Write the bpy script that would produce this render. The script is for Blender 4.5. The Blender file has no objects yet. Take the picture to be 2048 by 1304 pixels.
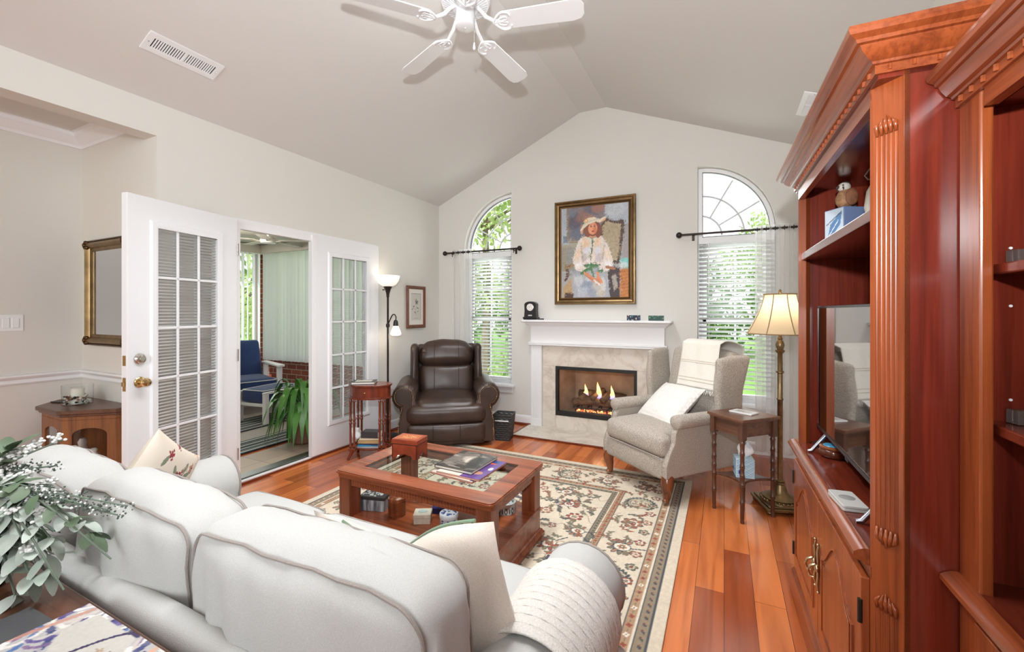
import bpy, bmesh, math, random
import numpy as np
from math import sin, cos, pi, radians, sqrt, atan2, hypot
from mathutils import Vector, Matrix, noise
from mathutils.geometry import tessellate_polygon

random.seed(7)
C = bpy.context.scene.collection
sc = bpy.context.scene

# ------------------------------------------------------------------ camera
YAW = radians(26.2)
cam_d = bpy.data.cameras.new('camera')
cam = bpy.data.objects.new('camera', cam_d); C.objects.link(cam)
cam.location = (0, 0, 1.35)
cam.rotation_euler = (radians(90), 0, YAW)
cam_d.sensor_width = 36.0
cam_d.lens = 862.0 / 2048 * 36.0
cam_d.shift_y = -(652 - 623) / 2048.0
cam_d.clip_start = 0.05
cam_d.clip_end = 200
sc.camera = cam

# ------------------------------------------------------------------ world, sun, lamps
def lin(c):
    c = c / 255.0
    return c / 12.92 if c <= 0.04045 else ((c + 0.055) / 1.055) ** 2.4
def S(r, g, b):
    return (lin(r), lin(g), lin(b), 1.0)

world = bpy.data.worlds.new('world'); sc.world = world
world.use_nodes = True
wn = world.node_tree.nodes; wl = world.node_tree.links
bg = wn['Background']
sky = wn.new('ShaderNodeTexSky'); sky.sky_type = 'HOSEK_WILKIE'
sky.sun_direction = (0.3, -0.6, 0.74); sky.turbidity = 4.0; sky.ground_albedo = 0.4
mixw = wn.new('ShaderNodeMixRGB'); mixw.inputs[0].default_value = 0.75
mixw.inputs[2].default_value = (1.0, 1.0, 1.0, 1)
wl.new(sky.outputs[0], mixw.inputs[1]); wl.new(mixw.outputs[0], bg.inputs[0])
bg.inputs[1].default_value = 2.0

def light(name, kind, loc, energy, color=(1, 1, 1), size=0.1, size_y=None, target=None, spread=None):
    d = bpy.data.lights.new(name, kind); d.energy = energy; d.color = color
    if kind == 'AREA':
        d.size = size
        if size_y:
            d.shape = 'RECTANGLE'; d.size_y = size_y
        else:
            d.shape = 'DISK'
        if spread: d.spread = spread
    elif kind == 'POINT':
        d.shadow_soft_size = size
    o = bpy.data.objects.new(name, d); C.objects.link(o); o.location = loc
    if target is not None:
        o.rotation_euler = (Vector(target) - Vector(loc)).to_track_quat('-Z', 'Y').to_euler()
    return o

sun = light('sun', 'SUN', (0, -5, 12), 5.0, (1.0, 0.97, 0.90)); sun.data.angle = radians(1.0)
sun.rotation_euler = Vector((0.35, 0.62, -0.72)).to_track_quat('-Z', 'Y').to_euler()
# the photographer's flash, its head tilted up, and an added fill lamp behind the camera, where no window stands
flash = light('camera_flash', 'SPOT', (0.0, -0.06, 1.72), 222, (0.93, 0.975, 1.0), 0.06, target=(-1.55, 3.0, 3.1))
flash.data.spot_size = radians(150); flash.data.spot_blend = 1.0; flash.data.shadow_soft_size = 0.03
rear_fill = light('house_fill', 'AREA', (-0.6, -3.7, 2.0), 74, (0.90, 0.96, 1.0), 3.0, 2.0, target=(-3.2, 2.4, 2.0), spread=radians(110))
upper = light('dining_fill', 'AREA', (-2.9, -1.6, 1.3), 3, (0.96, 0.98, 1.0), 1.4, 1.6, target=(-4.4, 1.4, 1.1))  # added fill lamp that brightens the dining area, no real source there
for k_, x_ in enumerate((-2.66, 0.10)):
    light('window_daylight', 'AREA', (x_, 5.25, 1.7), 22, (0.95, 0.98, 1.0), 0.9, 2.4, target=(x_ * 0.6 - 0.5, 0.0, 0.4))
light('sunroom_daylight', 'AREA', (-8.2, 3.4, 1.6), 60, (0.95, 0.98, 1.0), 2.4, 2.2, target=(-5.0, 3.2, 1.2))
light('sunroom_daylight_end', 'AREA', (-5.2, 6.0, 1.6), 20, (0.95, 0.98, 1.0), 2.8, 2.2, target=(-5.0, 3.2, 1.2))
# added fill lamp under the ridge, shining down in place of bounced flash
ridge_fill = light('ceiling_fill', 'AREA', (-1.3, 2.0, 3.52), 60, (0.93, 0.97, 1.0), 0.3, 2.6, target=(-1.3, 2.05, 0.0), spread=radians(112))
vs = sc.view_settings
sc.display_settings.display_device = 'sRGB'
vs.view_transform = 'Standard'; vs.look = 'None'; vs.gamma = 1.0; vs.use_curve_mapping = False
vs.exposure = 0.1
sc.cycles.max_bounces = 7
sc.cycles.diffuse_bounces = 4
sc.cycles.glossy_bounces = 3
sc.cycles.transmission_bounces = 6
sc.cycles.transparent_max_bounces = 16
sc.cycles.sample_clamp_indirect = 4.0
sc.cycles.caustics_reflective = False
sc.cycles.caustics_refractive = False
sc.cycles.use_denoising = True

# ------------------------------------------------------------------ mesh helpers
class MB:
    def __init__(self):
        self.v = []; self.f = []; self.uv = None
    def add(self, verts, faces, M=None):
        b = len(self.v)
        if M is not None:
            verts = [M @ Vector(p) for p in verts]
        self.v.extend([tuple(p) for p in verts])
        self.f.extend([tuple(b + i for i in f) for f in faces])
        return self
    def box(self, x0, x1, y0, y1, z0, z1, M=None):
        vs_ = [(x0, y0, z0), (x1, y0, z0), (x1, y1, z0), (x0, y1, z0), (x0, y0, z1), (x1, y0, z1), (x1, y1, z1), (x0, y1, z1)]
        fs = [(0, 3, 2, 1), (4, 5, 6, 7), (0, 1, 5, 4), (1, 2, 6, 5), (2, 3, 7, 6), (3, 0, 4, 7)]
        return self.add(vs_, fs, M)
    def cbox(self, c, s, M=None):
        return self.box(c[0] - s[0] / 2, c[0] + s[0] / 2, c[1] - s[1] / 2, c[1] + s[1] / 2, c[2] - s[2] / 2, c[2] + s[2] / 2, M)
    def tbox(self, x0, x1, y0, y1, z0, z1, tx, ty):
        """box whose bottom is smaller by tx, ty on every side"""
        vs_ = [(x0 + tx, y0 + ty, z0), (x1 - tx, y0 + ty, z0), (x1 - tx, y1 - ty, z0), (x0 + tx, y1 - ty, z0), (x0, y0, z1), (x1, y0, z1), (x1, y1, z1), (x0, y1, z1)]
        fs = [(0, 3, 2, 1), (4, 5, 6, 7), (0, 1, 5, 4), (1, 2, 6, 5), (2, 3, 7, 6), (3, 0, 4, 7)]
        return self.add(vs_, fs)
    def tube(self, pts, r, n=8, closed=False, cap=True):
        pts = [Vector(p) for p in pts]; m = len(pts)
        rs = r if isinstance(r, (list, tuple)) else [r] * m
        ring = []
        up = None
        for i in range(m):
            if closed: t = pts[(i + 1) % m] - pts[i - 1]
            else: t = pts[min(i + 1, m - 1)] - pts[max(i - 1, 0)]
            if t.length < 1e-9: t = Vector((0, 0, 1))
            t.normalize()
            if up is None:
                up = Vector((0, 0, 1)) if abs(t.z) < 0.9 else Vector((1, 0, 0))
            a = up - t * up.dot(t)
            if a.length < 1e-6:
                a = t.orthogonal()
            a.normalize(); up = a
            b = t.cross(a)
            ring.append([pts[i] + (a * cos(2 * pi * k / n) + b * sin(2 * pi * k / n)) * rs[i] for k in range(n)])
        return self.loft(ring, closed, cap)
    def loft(self, rings, closed=False, cap=True, M=None):
        n = len(rings[0]); m = len(rings)
        vs_ = [p for rg in rings for p in rg]
        fs = []
        for i in range(m if closed else m - 1):
            for k in range(n):
                a = i * n + k; b = i * n + (k + 1) % n
                c = ((i + 1) % m) * n + (k + 1) % n; d = ((i + 1) % m) * n + k
                fs.append((a, b, c, d))
        if cap and not closed:
            fs.append(tuple(range(n - 1, -1, -1))); fs.append(tuple((m - 1) * n + k for k in range(n)))
        return self.add(vs_, fs, M)
    def lathe(self, prof, n=24, M=None, sx=1.0, sy=1.0):
        rings = [[(r * cos(2 * pi * k / n) * sx, r * sin(2 * pi * k / n) * sy, z) for k in range(n)] for r, z in prof]
        return self.loft(rings, False, True, M)
    def ball(self, c, r, n=12, m=8, M=None):
        if not isinstance(r, (list, tuple)): r = (r, r, r)
        prof = [(max(1e-4, sin(pi * j / m)), -cos(pi * j / m)) for j in range(m + 1)]
        rings = [[(c[0] + rr * cos(2 * pi * k / n) * r[0], c[1] + rr * sin(2 * pi * k / n) * r[1], c[2] + z * r[2]) for k in range(n)] for rr, z in prof]
        return self.loft(rings, False, True, M)
    def prism(self, poly, z0, z1, M=None):
        n = len(poly)
        vs_ = [(p[0], p[1], z0) for p in poly] + [(p[0], p[1], z1) for p in poly]
        fs = [tuple(range(n - 1, -1, -1)), tuple(range(n, 2 * n))] + [(k, (k + 1) % n, n + (k + 1) % n, n + k) for k in range(n)]
        return self.add(vs_, fs, M)
    def slab(self, outer, holes, t0, t1, fn):
        """flat slab with holes: 2-D outlines (a,b), fn(a,b,t) gives 3-D"""
        loops = [outer] + list(holes)
        flat = [p for l in loops for p in l]
        tris = tessellate_polygon([[Vector((p[0], p[1], 0)) for p in l] for l in loops])
        n = len(flat)
        vs_ = [fn(p[0], p[1], t0) for p in flat] + [fn(p[0], p[1], t1) for p in flat]
        fs = [tuple(t) for t in tris] + [tuple(n + i for i in reversed(t)) for t in tris]
        b = 0
        for l in loops:
            m = len(l)
            for k in range(m):
                fs.append((b + k, b + (k + 1) % m, n + b + (k + 1) % m, n + b + k))
            b += m
        return self.add(vs_, fs)
    def mould(self, prof, path, closed=False, up=(0, 0, 1), M=None):
        """profile (a outwards to the right of the path, b along up) swept with mitres"""
        up = Vector(up).normalized(); P = [Vector(p) for p in path]; m = len(P)
        rings = []
        for i in range(m):
            if closed or 0 < i < m - 1:
                d0 = (P[i] - P[i - 1]).normalized(); d1 = (P[(i + 1) % m] - P[i]).normalized()
            elif i == 0:
                d0 = d1 = (P[1] - P[0]).normalized()
            else:
                d0 = d1 = (P[-1] - P[-2]).normalized()
            n0 = d0.cross(up).normalized(); n1 = d1.cross(up).normalized()
            nn = n0 + n1
            nn = nn / max(0.2, nn.dot(n0)) if nn.length > 1e-6 else n0
            rings.append([P[i] + nn * a + up * b for a, b in prof])
        return self.loft(rings, closed, True, M)
    def grid(self, fn, nu, nv, cu=False, cv=False, M=None):
        vs_ = [fn(i / (nu if cu else nu - 1), j / (nv if cv else nv - 1)) for i in range(nu) for j in range(nv)]
        fs = []
        for i in range(nu if cu else nu - 1):
            for j in range(nv if cv else nv - 1):
                fs.append((i * nv + j, ((i + 1) % nu) * nv + j, ((i + 1) % nu) * nv + (j + 1) % nv, i * nv + (j + 1) % nv))
        return self.add(vs_, fs, M)
    def soft(self, c, s, r, puff=(0, 0, 0), n=12, M=None, wr=0.0, wsc=6.0, seed=0.0, post=None):
        """soft rounded box; puff bulges the faces outwards"""
        h = [s[0] / 2, s[1] / 2, s[2] / 2]
        r = min(r, min(h) * 0.999)
        t = [-cos(pi * i / n) for i in range(n + 1)]
        t = [0.5 * a + 0.5 * (2 * i / n - 1) for i, a in enumerate(t)]
        idx = {}; vs_ = []; fs = []
        def vert(q):
            key = (round(q[0], 5), round(q[1], 5), round(q[2], 5))
            if key in idx: return idx[key]
            p = [q[k] * h[k] for k in range(3)]
            ip = [max(-(h[k] - r), min(h[k] - r, p[k])) for k in range(3)]
            d = Vector([p[k] - ip[k] for k in range(3)])
            if d.length > 1e-9:
                d = d.normalized() * r
            o = [ip[k] + d[k] for k in range(3)]
            for k in range(3):
                if puff[k]:
                    a, b = (k + 1) % 3, (k + 2) % 3
                    w = (1 - min(1, abs(o[a] / h[a])) ** 2.2) * (1 - min(1, abs(o[b] / h[b])) ** 2.2)
                    o[k] += puff[k] * w * max(-1, min(1, o[k] / h[k] * 1.4))
            p = Vector((o[0], o[1], o[2]))
            if wr:
                nv = Vector((p.x / h[0], p.y / h[1], p.z / h[2])).normalized()
                p += nv * wr * noise.noise(Vector((p.x * wsc + seed, p.y * wsc, p.z * wsc)))
            if post: p = Vector(post(p))
            p += Vector(c)
            idx[key] = len(vs_); vs_.append(p); return idx[key]
        for k in range(3):
            for sgn in (-1, 1):
                for i in range(n):
                    for j in range(n):
                        q = []
                        for (aa, bb) in ((i, j), (i + 1, j), (i + 1, j + 1), (i, j + 1)):
                            z = [0, 0, 0]; z[k] = sgn; z[(k + 1) % 3] = t[aa]; z[(k + 2) % 3] = t[bb]
                            q.append(vert(z))
                        fs.append(tuple(q) if sgn > 0 else tuple(reversed(q)))
        return self.add(vs_, fs, M)
    def pillow(self, w, d, th, n=22, M=None, ear=0.06, wr=0.006, seed=0.0, bend=0.0):
        """knife-edge scatter cushion in the local xz plane, thickness along y"""
        def side(sg):
            def fn(u, v):
                x = 2 * u - 1; z = 2 * v - 1
                e = (1 - abs(x) ** 2.6) * (1 - abs(z) ** 2.6)
                y = sg * th / 2 * max(0, e) ** 0.55
                k = 1 - ear * (1 - z * z) * abs(x) ** 2 ; kz = 1 - ear * (1 - x * x) * abs(z) ** 2
                px = x * w / 2 * k; pz = z * d / 2 * kz
                y += wr * noise.noise(Vector((px * 9 + seed, pz * 9, sg * 3))) * (1 if e > 0.001 else 0)
                y += bend * (px / w) ** 2 * 4
                return (px, y, pz)
            return fn
        self.grid(side(1), n, n, M=M); b = MB(); b.grid(side(-1), n, n, M=M)
        self.add(b.v, [tuple(reversed(f)) for f in b.f])
        return self
    def build(self, name, mat_, parent=None, smooth=40, bevel=0.0, seg=2, sub=0, weld=False, loc=None, rot=None):
        me = bpy.data.meshes.new(name)
        me.from_pydata(self.v, [], self.f)
        bm = bmesh.new(); bm.from_mesh(me)
        if weld: bmesh.ops.remove_doubles(bm, verts=bm.verts, dist=1e-5)
        bmesh.ops.recalc_face_normals(bm, faces=bm.faces)
        bm.to_mesh(me); bm.free()
        if smooth:
            me.polygons.foreach_set('use_smooth', [True] * len(me.polygons))
            if smooth < 180: me.set_sharp_from_angle(angle=radians(smooth))
        me.update()
        o = bpy.data.objects.new(name, me); C.objects.link(o)
        if mat_ is not None: me.materials.append(mat_)
        if parent is not None: o.parent = parent
        if loc: o.location = loc
        if rot: o.rotation_euler = rot
        if bevel:
            m = o.modifiers.new('bevel', 'BEVEL'); m.width = bevel; m.segments = seg; m.limit_method = 'ANGLE'; m.angle_limit = radians(35)
            m.harden_normals = False
        if sub:
            m = o.modifiers.new('subsurf', 'SUBSURF'); m.levels = sub; m.render_levels = sub
        return o

def thing(name, label, cat, loc=(0, 0, 0), rz=0.0, group=None, rot=None):
    o = bpy.data.objects.new(name, None); C.objects.link(o)
    o.empty_display_size = 0.1
    o.location = loc; o.rotation_euler = rot if rot else (0, 0, rz)
    o['label'] = label; o['category'] = cat
    if group: o['group'] = group
    return o
def tag(o, label, cat, group=None, kind=None):
    o['label'] = label; o['category'] = cat
    if group: o['group'] = group
    if kind: o['kind'] = kind
    return o
def struct(o, label=None):
    o['kind'] = 'structure'
    if label: o['label'] = label
    return o
def part_label(o, label):
    o['label'] = label; return o
def dup(root, loc, rz, label=None, group=None):
    r = root.copy(); C.objects.link(r); r.location = loc; r.rotation_euler = (0, 0, rz)
    if label: r['label'] = label
    if group: r['group'] = group
    for ch in list(root.children):
        c = ch.copy(); C.objects.link(c); c.parent = r
        for g in ch.children:
            d = g.copy(); C.objects.link(d); d.parent = c
    return r
def T(x, y, z): return Matrix.Translation((x, y, z))
def RX(a): return Matrix.Rotation(a, 4, 'X')
def RY(a): return Matrix.Rotation(a, 4, 'Y')
def RZ(a): return Matrix.Rotation(a, 4, 'Z')
def circ(cx, cy, r, a0, a1, n):
    return [(cx + r * cos(a0 + (a1 - a0) * i / n), cy + r * sin(a0 + (a1 - a0) * i / n)) for i in range(n + 1)]
def rrect(x0, x1, y0, y1, r, n=4):
    return (circ(x1 - r, y1 - r, r, 0, pi / 2, n) + circ(x0 + r, y1 - r, r, pi / 2, pi, n) + circ(x0 + r, y0 + r, r, pi, 1.5 * pi, n) + circ(x1 - r, y0 + r, r, 1.5 * pi, 2 * pi, n))
def bez(p, n=16):
    """Catmull-Rom through the points"""
    P = [Vector(q) for q in p]; P = [P[0] * 2 - P[1]] + P + [P[-1] * 2 - P[-2]]
    out = []
    for i in range(1, len(P) - 2):
        for k in range(n):
            t = k / n
            out.append(0.5 * ((2 * P[i]) + (-P[i - 1] + P[i + 1]) * t + (2 * P[i - 1] - 5 * P[i] + 4 * P[i + 1] - P[i + 2]) * t * t + (-P[i - 1] + 3 * P[i] - 3 * P[i + 1] + P[i + 2]) * t ** 3))
    out.append(P[-2]); return out

# ------------------------------------------------------------------ materials
def new_mat(name):
    m = bpy.data.materials.new(name); m.use_nodes = True
    return m, m.node_tree.nodes, m.node_tree.links, m.node_tree.nodes['Principled BSDF']
def setp(p, **k):
    names = dict(rough='Roughness', metal='Metallic', coat='Coat Weight', coatr='Coat Roughness', spec='Specular IOR Level', trans='Transmission Weight', ior='IOR', sheen='Sheen Weight', alpha='Alpha', sss='Subsurface Weight')
    for a, b in k.items():
        if b is not None: p.inputs[names[a]].default_value = b
def ramp(n, l, src, stops):
    r = n.new('ShaderNodeValToRGB')
    while len(r.color_ramp.elements) < len(stops): r.color_ramp.elements.new(0.5)
    for e, (pos, col) in zip(r.color_ramp.elements, stops):
        e.position = pos; e.color = col
    l.new(src, r.inputs[0]); return r
def coords(n, l, scale=(1, 1, 1), rot=(0, 0, 0), kind='Object'):
    tc = n.new('ShaderNodeTexCoord'); mp = n.new('ShaderNodeMapping')
    mp.inputs['Scale'].default_value = scale; mp.inputs['Rotation'].default_value = rot
    l.new(tc.outputs[kind], mp.inputs['Vector']); return mp.outputs[0]
def add_bump(n, l, p, height, strength=0.3, dist=0.01):
    b = n.new('ShaderNodeBump'); b.inputs['Strength'].default_value = strength; b.inputs['Distance'].default_value = dist
    l.new(height, b.inputs['Height']); l.new(b.outputs[0], p.inputs['Normal']); return b
def plain(name, col, rough=0.5, metal=0.0, noise_amt=0.0, noise_scale=8.0, bump=0.0, bump_scale=80.0, col2=None, **k):
    m, n, l, p = new_mat(name)
    p.inputs['Base Color'].default_value = col
    setp(p, rough=rough, metal=metal, **k)
    if noise_amt or col2:
        v = coords(n, l)
        t = n.new('ShaderNodeTexNoise'); t.inputs['Scale'].default_value = noise_scale; t.inputs['Detail'].default_value = 4
        l.new(v, t.inputs['Vector'])
        c2 = col2 or tuple([c * (1 - noise_amt) for c in col[:3]] + [1])
        r = ramp(n, l, t.outputs['Fac'], [(0.35, col), (0.68, c2)])
        l.new(r.outputs[0], p.inputs['Base Color'])
    if bump:
        v = coords(n, l)
        t = n.new('ShaderNodeTexNoise'); t.inputs['Scale'].default_value = bump_scale; t.inputs['Detail'].default_value = 3
        l.new(v, t.inputs['Vector']); add_bump(n, l, p, t.outputs['Fac'], bump)
    return m
def wood(name, c1, c2, axis='Z', scale=1.0, rough=0.3, coat=0.0, dark=None, strength=1.0):
    m, n, l, p = new_mat(name)
    s = {'X': (1.2, 22, 22), 'Y': (22, 1.2, 22), 'Z': (22, 22, 1.2)}[axis]
    v = coords(n, l, tuple(a * scale for a in s))
    t = n.new('ShaderNodeTexNoise'); t.inputs['Scale'].default_value = 1.0; t.inputs['Detail'].default_value = 5; t.inputs['Roughness'].default_value = 0.6
    t.inputs['Distortion'].default_value = 0.6 * strength
    l.new(v, t.inputs['Vector'])
    stops = [(0.3, c2), (0.55, c1), (0.75, tuple([a * 1.12 for a in c1[:3]] + [1]))]
    r = ramp(n, l, t.outputs['Fac'], stops)
    v3 = coords(n, l, tuple(a * scale * (5 if a > 2 else 3) for a in s))
    t3 = n.new('ShaderNodeTexNoise'); t3.inputs['Scale'].default_value = 1.0; t3.inputs['Detail'].default_value = 3
    l.new(v3, t3.inputs['Vector'])
    r3 = ramp(n, l, t3.outputs['Fac'], [(0.36, (0.66, 0.62, 0.6, 1)), (0.52, (1, 1, 1, 1))])
    mg = n.new('ShaderNodeMixRGB'); mg.blend_type = 'MULTIPLY'; mg.inputs[0].default_value = 0.6
    l.new(r.outputs[0], mg.inputs[1]); l.new(r3.outputs[0], mg.inputs[2])
    l.new(mg.outputs[0], p.inputs['Base Color'])
    setp(p, rough=rough, coat=coat, coatr=0.12)
    add_bump(n, l, p, t.outputs['Fac'], 0.04)
    return m
def metal(name, col, rough=0.3, **k): return plain(name, col, rough, 1.0, **k)
def fabric(name, col, col2=None, scale=400, rough=0.9, bump=0.25, sheen=0.2, amt=0.12):
    """woven cloth: two crossed waves"""
    m, n, l, p = new_mat(name)
    v = coords(n, l)
    w1 = n.new('ShaderNodeTexNoise'); w1.inputs['Scale'].default_value = scale; w1.inputs['Detail'].default_value = 2
    l.new(v, w1.inputs['Vector'])
    c2 = col2 or tuple([c * (1 - amt) for c in col[:3]] + [1])
    r = ramp(n, l, w1.outputs['Fac'], [(0.4, c2), (0.62, col)])
    l.new(r.outputs[0], p.inputs['Base Color'])
    setp(p, rough=rough, sheen=sheen)
    add_bump(n, l, p, w1.outputs['Fac'], bump, 0.003)
    return m
def glass(name, tint=(1, 1, 1, 1), rough=0.0, refl=1.0):
    """thin clear pane: mirror reflection by angle over a clear pass-through"""
    m = bpy.data.materials.new(name); m.use_nodes = True
    n = m.node_tree.nodes; l = m.node_tree.links; n.clear()
    out = n.new('ShaderNodeOutputMaterial'); tr = n.new('ShaderNodeBsdfTransparent'); gl = n.new('ShaderNodeBsdfGlossy')
    tr.inputs[0].default_value = tint; gl.inputs['Roughness'].default_value = rough
    fr = n.new('ShaderNodeFresnel'); fr.inputs[0].default_value = 1.45
    mx = n.new('ShaderNodeMixShader'); mu = n.new('ShaderNodeMath'); mu.operation = 'MULTIPLY'
    ge = n.new('ShaderNodeNewGeometry'); ib = n.new('ShaderNodeMath'); ib.operation = 'MULTIPLY_ADD'; ib.inputs[1].default_value = -refl; ib.inputs[2].default_value = refl
    l.new(ge.outputs['Backfacing'], ib.inputs[0]); l.new(ib.outputs[0], mu.inputs[1])
    l.new(fr.outputs[0], mu.inputs[0]); l.new(mu.outputs[0], mx.inputs[0]); l.new(tr.outputs[0], mx.inputs[1]); l.new(gl.outputs[0], mx.inputs[2])
    l.new(mx.outputs[0], out.inputs[0]); return m
def emit(name, col, strength):
    m, n, l, p = new_mat(name)
    p.inputs['Base Color'].default_value = col
    p.inputs['Emission Color'].default_value = col; p.inputs['Emission Strength'].default_value = strength
    return m
def sheer(name, col, opac):
    m = bpy.data.materials.new(name); m.use_nodes = True
    n = m.node_tree.nodes; l = m.node_tree.links; n.clear()
    out = n.new('ShaderNodeOutputMaterial'); tr = n.new('ShaderNodeBsdfTransparent'); df = n.new('ShaderNodeBsdfDiffuse'); tl = n.new('ShaderNodeBsdfTranslucent')
    df.inputs[0].default_value = col; tl.inputs[0].default_value = col
    a = n.new('ShaderNodeMixShader'); a.inputs[0].default_value = 0.5; b = n.new('ShaderNodeMixShader'); b.inputs[0].default_value = opac
    l.new(df.outputs[0], a.inputs[1]); l.new(tl.outputs[0], a.inputs[2]); l.new(tr.outputs[0], b.inputs[1]); l.new(a.outputs[0], b.inputs[2]); l.new(b.outputs[0], out.inputs[0])
    return m
def painted(name, rough=0.6, bump=0.0, **k):
    """surface coloured by the mesh's own colour layer (printed or woven pattern)"""
    m, n, l, p = new_mat(name)
    a = n.new('ShaderNodeAttribute'); a.attribute_name = 'pattern'
    l.new(a.outputs['Color'], p.inputs['Base Color']); setp(p, rough=rough, **k)
    if bump:
        v = coords(n, l); t = n.new('ShaderNodeTexNoise'); t.inputs['Scale'].default_value = 350
        l.new(v, t.inputs['Vector']); add_bump(n, l, p, t.outputs['Fac'], bump, 0.003)
    return m

# ------------------------------------------------------------------ pattern painter (numpy raster -> colour layer)
class Canvas:
    def __init__(self, w, h, px, col):
        self.w, self.h = w, h
        self.nx = max(2, int(round(w / px)) + 1); self.ny = max(2, int(round(h / px)) + 1)
        self.X, self.Y = np.meshgrid(np.linspace(0, w, self.nx), np.linspace(0, h, self.ny))
        self.img = np.empty((self.ny, self.nx, 3)); self.img[:] = self.c(col)
    def c(self, col): return np.array([lin(v) for v in col])
    def blend(self, mask, col, a=1.0):
        m = (mask.astype(float) * a)[..., None]
        self.img = self.img * (1 - m) + self.c(col) * m
    def win(self, x0, x1, y0, y1):
        dx = self.w / (self.nx - 1); dy = self.h / (self.ny - 1)
        i0 = max(0, int(x0 / dx)); i1 = min(self.nx, int(x1 / dx) + 2); j0 = max(0, int(y0 / dy)); j1 = min(self.ny, int(y1 / dy) + 2)
        return slice(j0, max(j0, j1)), slice(i0, max(i0, i1))
    def _b(self, sl, mask, col, a):
        m = (mask.astype(float) * a)[..., None]
        self.img[sl] = self.img[sl] * (1 - m) + self.c(col) * m
    def rect(self, x0, x1, y0, y1, col, a=1.0):
        sl = self.win(x0, x1, y0, y1); X, Y = self.X[sl], self.Y[sl]
        self._b(sl, (X >= x0) & (X <= x1) & (Y >= y0) & (Y <= y1), col, a)
    def ell(self, cx, cy, rx, ry, col, rot=0.0, a=1.0, soft=0.0):
        R = max(rx, ry) * 1.5; sl = self.win(cx - R, cx + R, cy - R, cy + R); X, Y = self.X[sl] - cx, self.Y[sl] - cy
        if X.size == 0: return
        x = X * cos(rot) + Y * sin(rot); y = -X * sin(rot) + Y * cos(rot)
        d = (x / rx) ** 2 + (y / ry) ** 2
        m = (d <= 1) if not soft else np.clip((1 + soft - d) / (2 * soft), 0, 1)
        self._b(sl, m, col, a)
    def poly(self, pts, col, a=1.0):
        pts = np.array(pts, float); sl = self.win(pts[:, 0].min(), pts[:, 0].max(), pts[:, 1].min(), pts[:, 1].max())
        X, Y = self.X[sl], self.Y[sl]; ins = np.zeros(X.shape, bool); n = len(pts)
        for i in range(n):
            x0, y0 = pts[i]; x1, y1 = pts[(i + 1) % n]
            if y0 == y1: continue
            c = ((Y >= min(y0, y1)) & (Y < max(y0, y1)) & (X < x0 + (Y - y0) * (x1 - x0) / (y1 - y0)))
            ins ^= c
        self._b(sl, ins, col, a)
    def line(self, pts, wd, col, a=1.0):
        pts = [tuple(p)[:2] for p in pts]
        for (x0, y0), (x1, y1) in zip(pts[:-1], pts[1:]):
            sl = self.win(min(x0, x1) - wd, max(x0, x1) + wd, min(y0, y1) - wd, max(y0, y1) + wd); X, Y = self.X[sl], self.Y[sl]
            if X.size == 0: continue
            L = (x1 - x0) ** 2 + (y1 - y0) ** 2 + 1e-12
            t = np.clip(((X - x0) * (x1 - x0) + (Y - y0) * (y1 - y0)) / L, 0, 1)
            d = np.hypot(X - x0 - t * (x1 - x0), Y - y0 - t * (y1 - y0))
            self._b(sl, d <= wd / 2, col, a)
    def petals(self, cx, cy, r0, r1, n, col, rot=0.0, pw=0.5):
        sl = self.win(cx - r1, cx + r1, cy - r1, cy + r1); X, Y = self.X[sl] - cx, self.Y[sl] - cy
        if X.size == 0: return
        d = np.hypot(X, Y); th = np.arctan2(Y, X) - rot
        lim = r0 + (r1 - r0) * np.abs(np.cos(n * th / 2)) ** pw
        self._b(sl, d <= lim, col, 1.0)
    def jitter(self, amt, seed=0, blur=1):
        rng = np.random.RandomState(seed); nz = rng.randn(self.ny, self.nx)
        for _ in range(blur):
            nz = (nz + np.roll(nz, 1, 0) + np.roll(nz, 1, 1) + np.roll(nz, -1, 0) + np.roll(nz, -1, 1)) / 5 * 1.7
        self.img = np.clip(self.img * (1 + amt * nz[..., None]), 0, 1)
    def brush(self, amt=0.25, n=2500, seed=1, wd=0.006, ln=0.03, jit=0.01):
        """short strokes that pick up the colour under them"""
        rng = random.Random(seed)
        for _ in range(n):
            x = rng.uniform(0, self.w); y = rng.uniform(0, self.h); a = rng.uniform(0, pi)
            i = min(self.nx - 1, max(0, int((x + rng.gauss(0, jit)) / self.w * (self.nx - 1)))); j = min(self.ny - 1, max(0, int((y + rng.gauss(0, jit)) / self.h * (self.ny - 1))))
            k = 1 + amt * rng.uniform(-1, 1)
            col = np.clip(self.img[j, i] * k, 0, 1)
            l_ = ln * rng.uniform(.4, 1)
            x1, y1 = x + cos(a) * l_, y + sin(a) * l_
            sl = self.win(min(x, x1) - wd, max(x, x1) + wd, min(y, y1) - wd, max(y, y1) + wd); X, Y = self.X[sl], self.Y[sl]
            if X.size == 0: continue
            t = np.clip(((X - x) * (x1 - x) + (Y - y) * (y1 - y)) / (l_ * l_ + 1e-9), 0, 1)
            d = np.hypot(X - x - t * (x1 - x), Y - y - t * (y1 - y)) <= wd / 2
            m = (d * 0.75)[..., None]
            self.img[sl] = self.img[sl] * (1 - m) + col * m
    def mesh(self, name, mat_, fn, parent=None, smooth=True):
        """fn(X, Y) -> arrays x, y, z"""
        nx, ny = self.nx, self.ny
        x, y, z = fn(self.X, self.Y)
        co = np.stack([x + 0 * self.X, y + 0 * self.X, z + 0 * self.X], -1).reshape(-1, 3)
        i = np.arange(ny - 1)[:, None] * nx + np.arange(nx - 1)[None, :]
        fc = np.stack([i, i + 1, i + nx + 1, i + nx], -1).reshape(-1, 4)
        me = bpy.data.meshes.new(name)
        me.vertices.add(len(co)); me.vertices.foreach_set('co', co.ravel())
        me.loops.add(fc.size); me.loops.foreach_set('vertex_index', fc.ravel().astype(np.int32))
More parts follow.
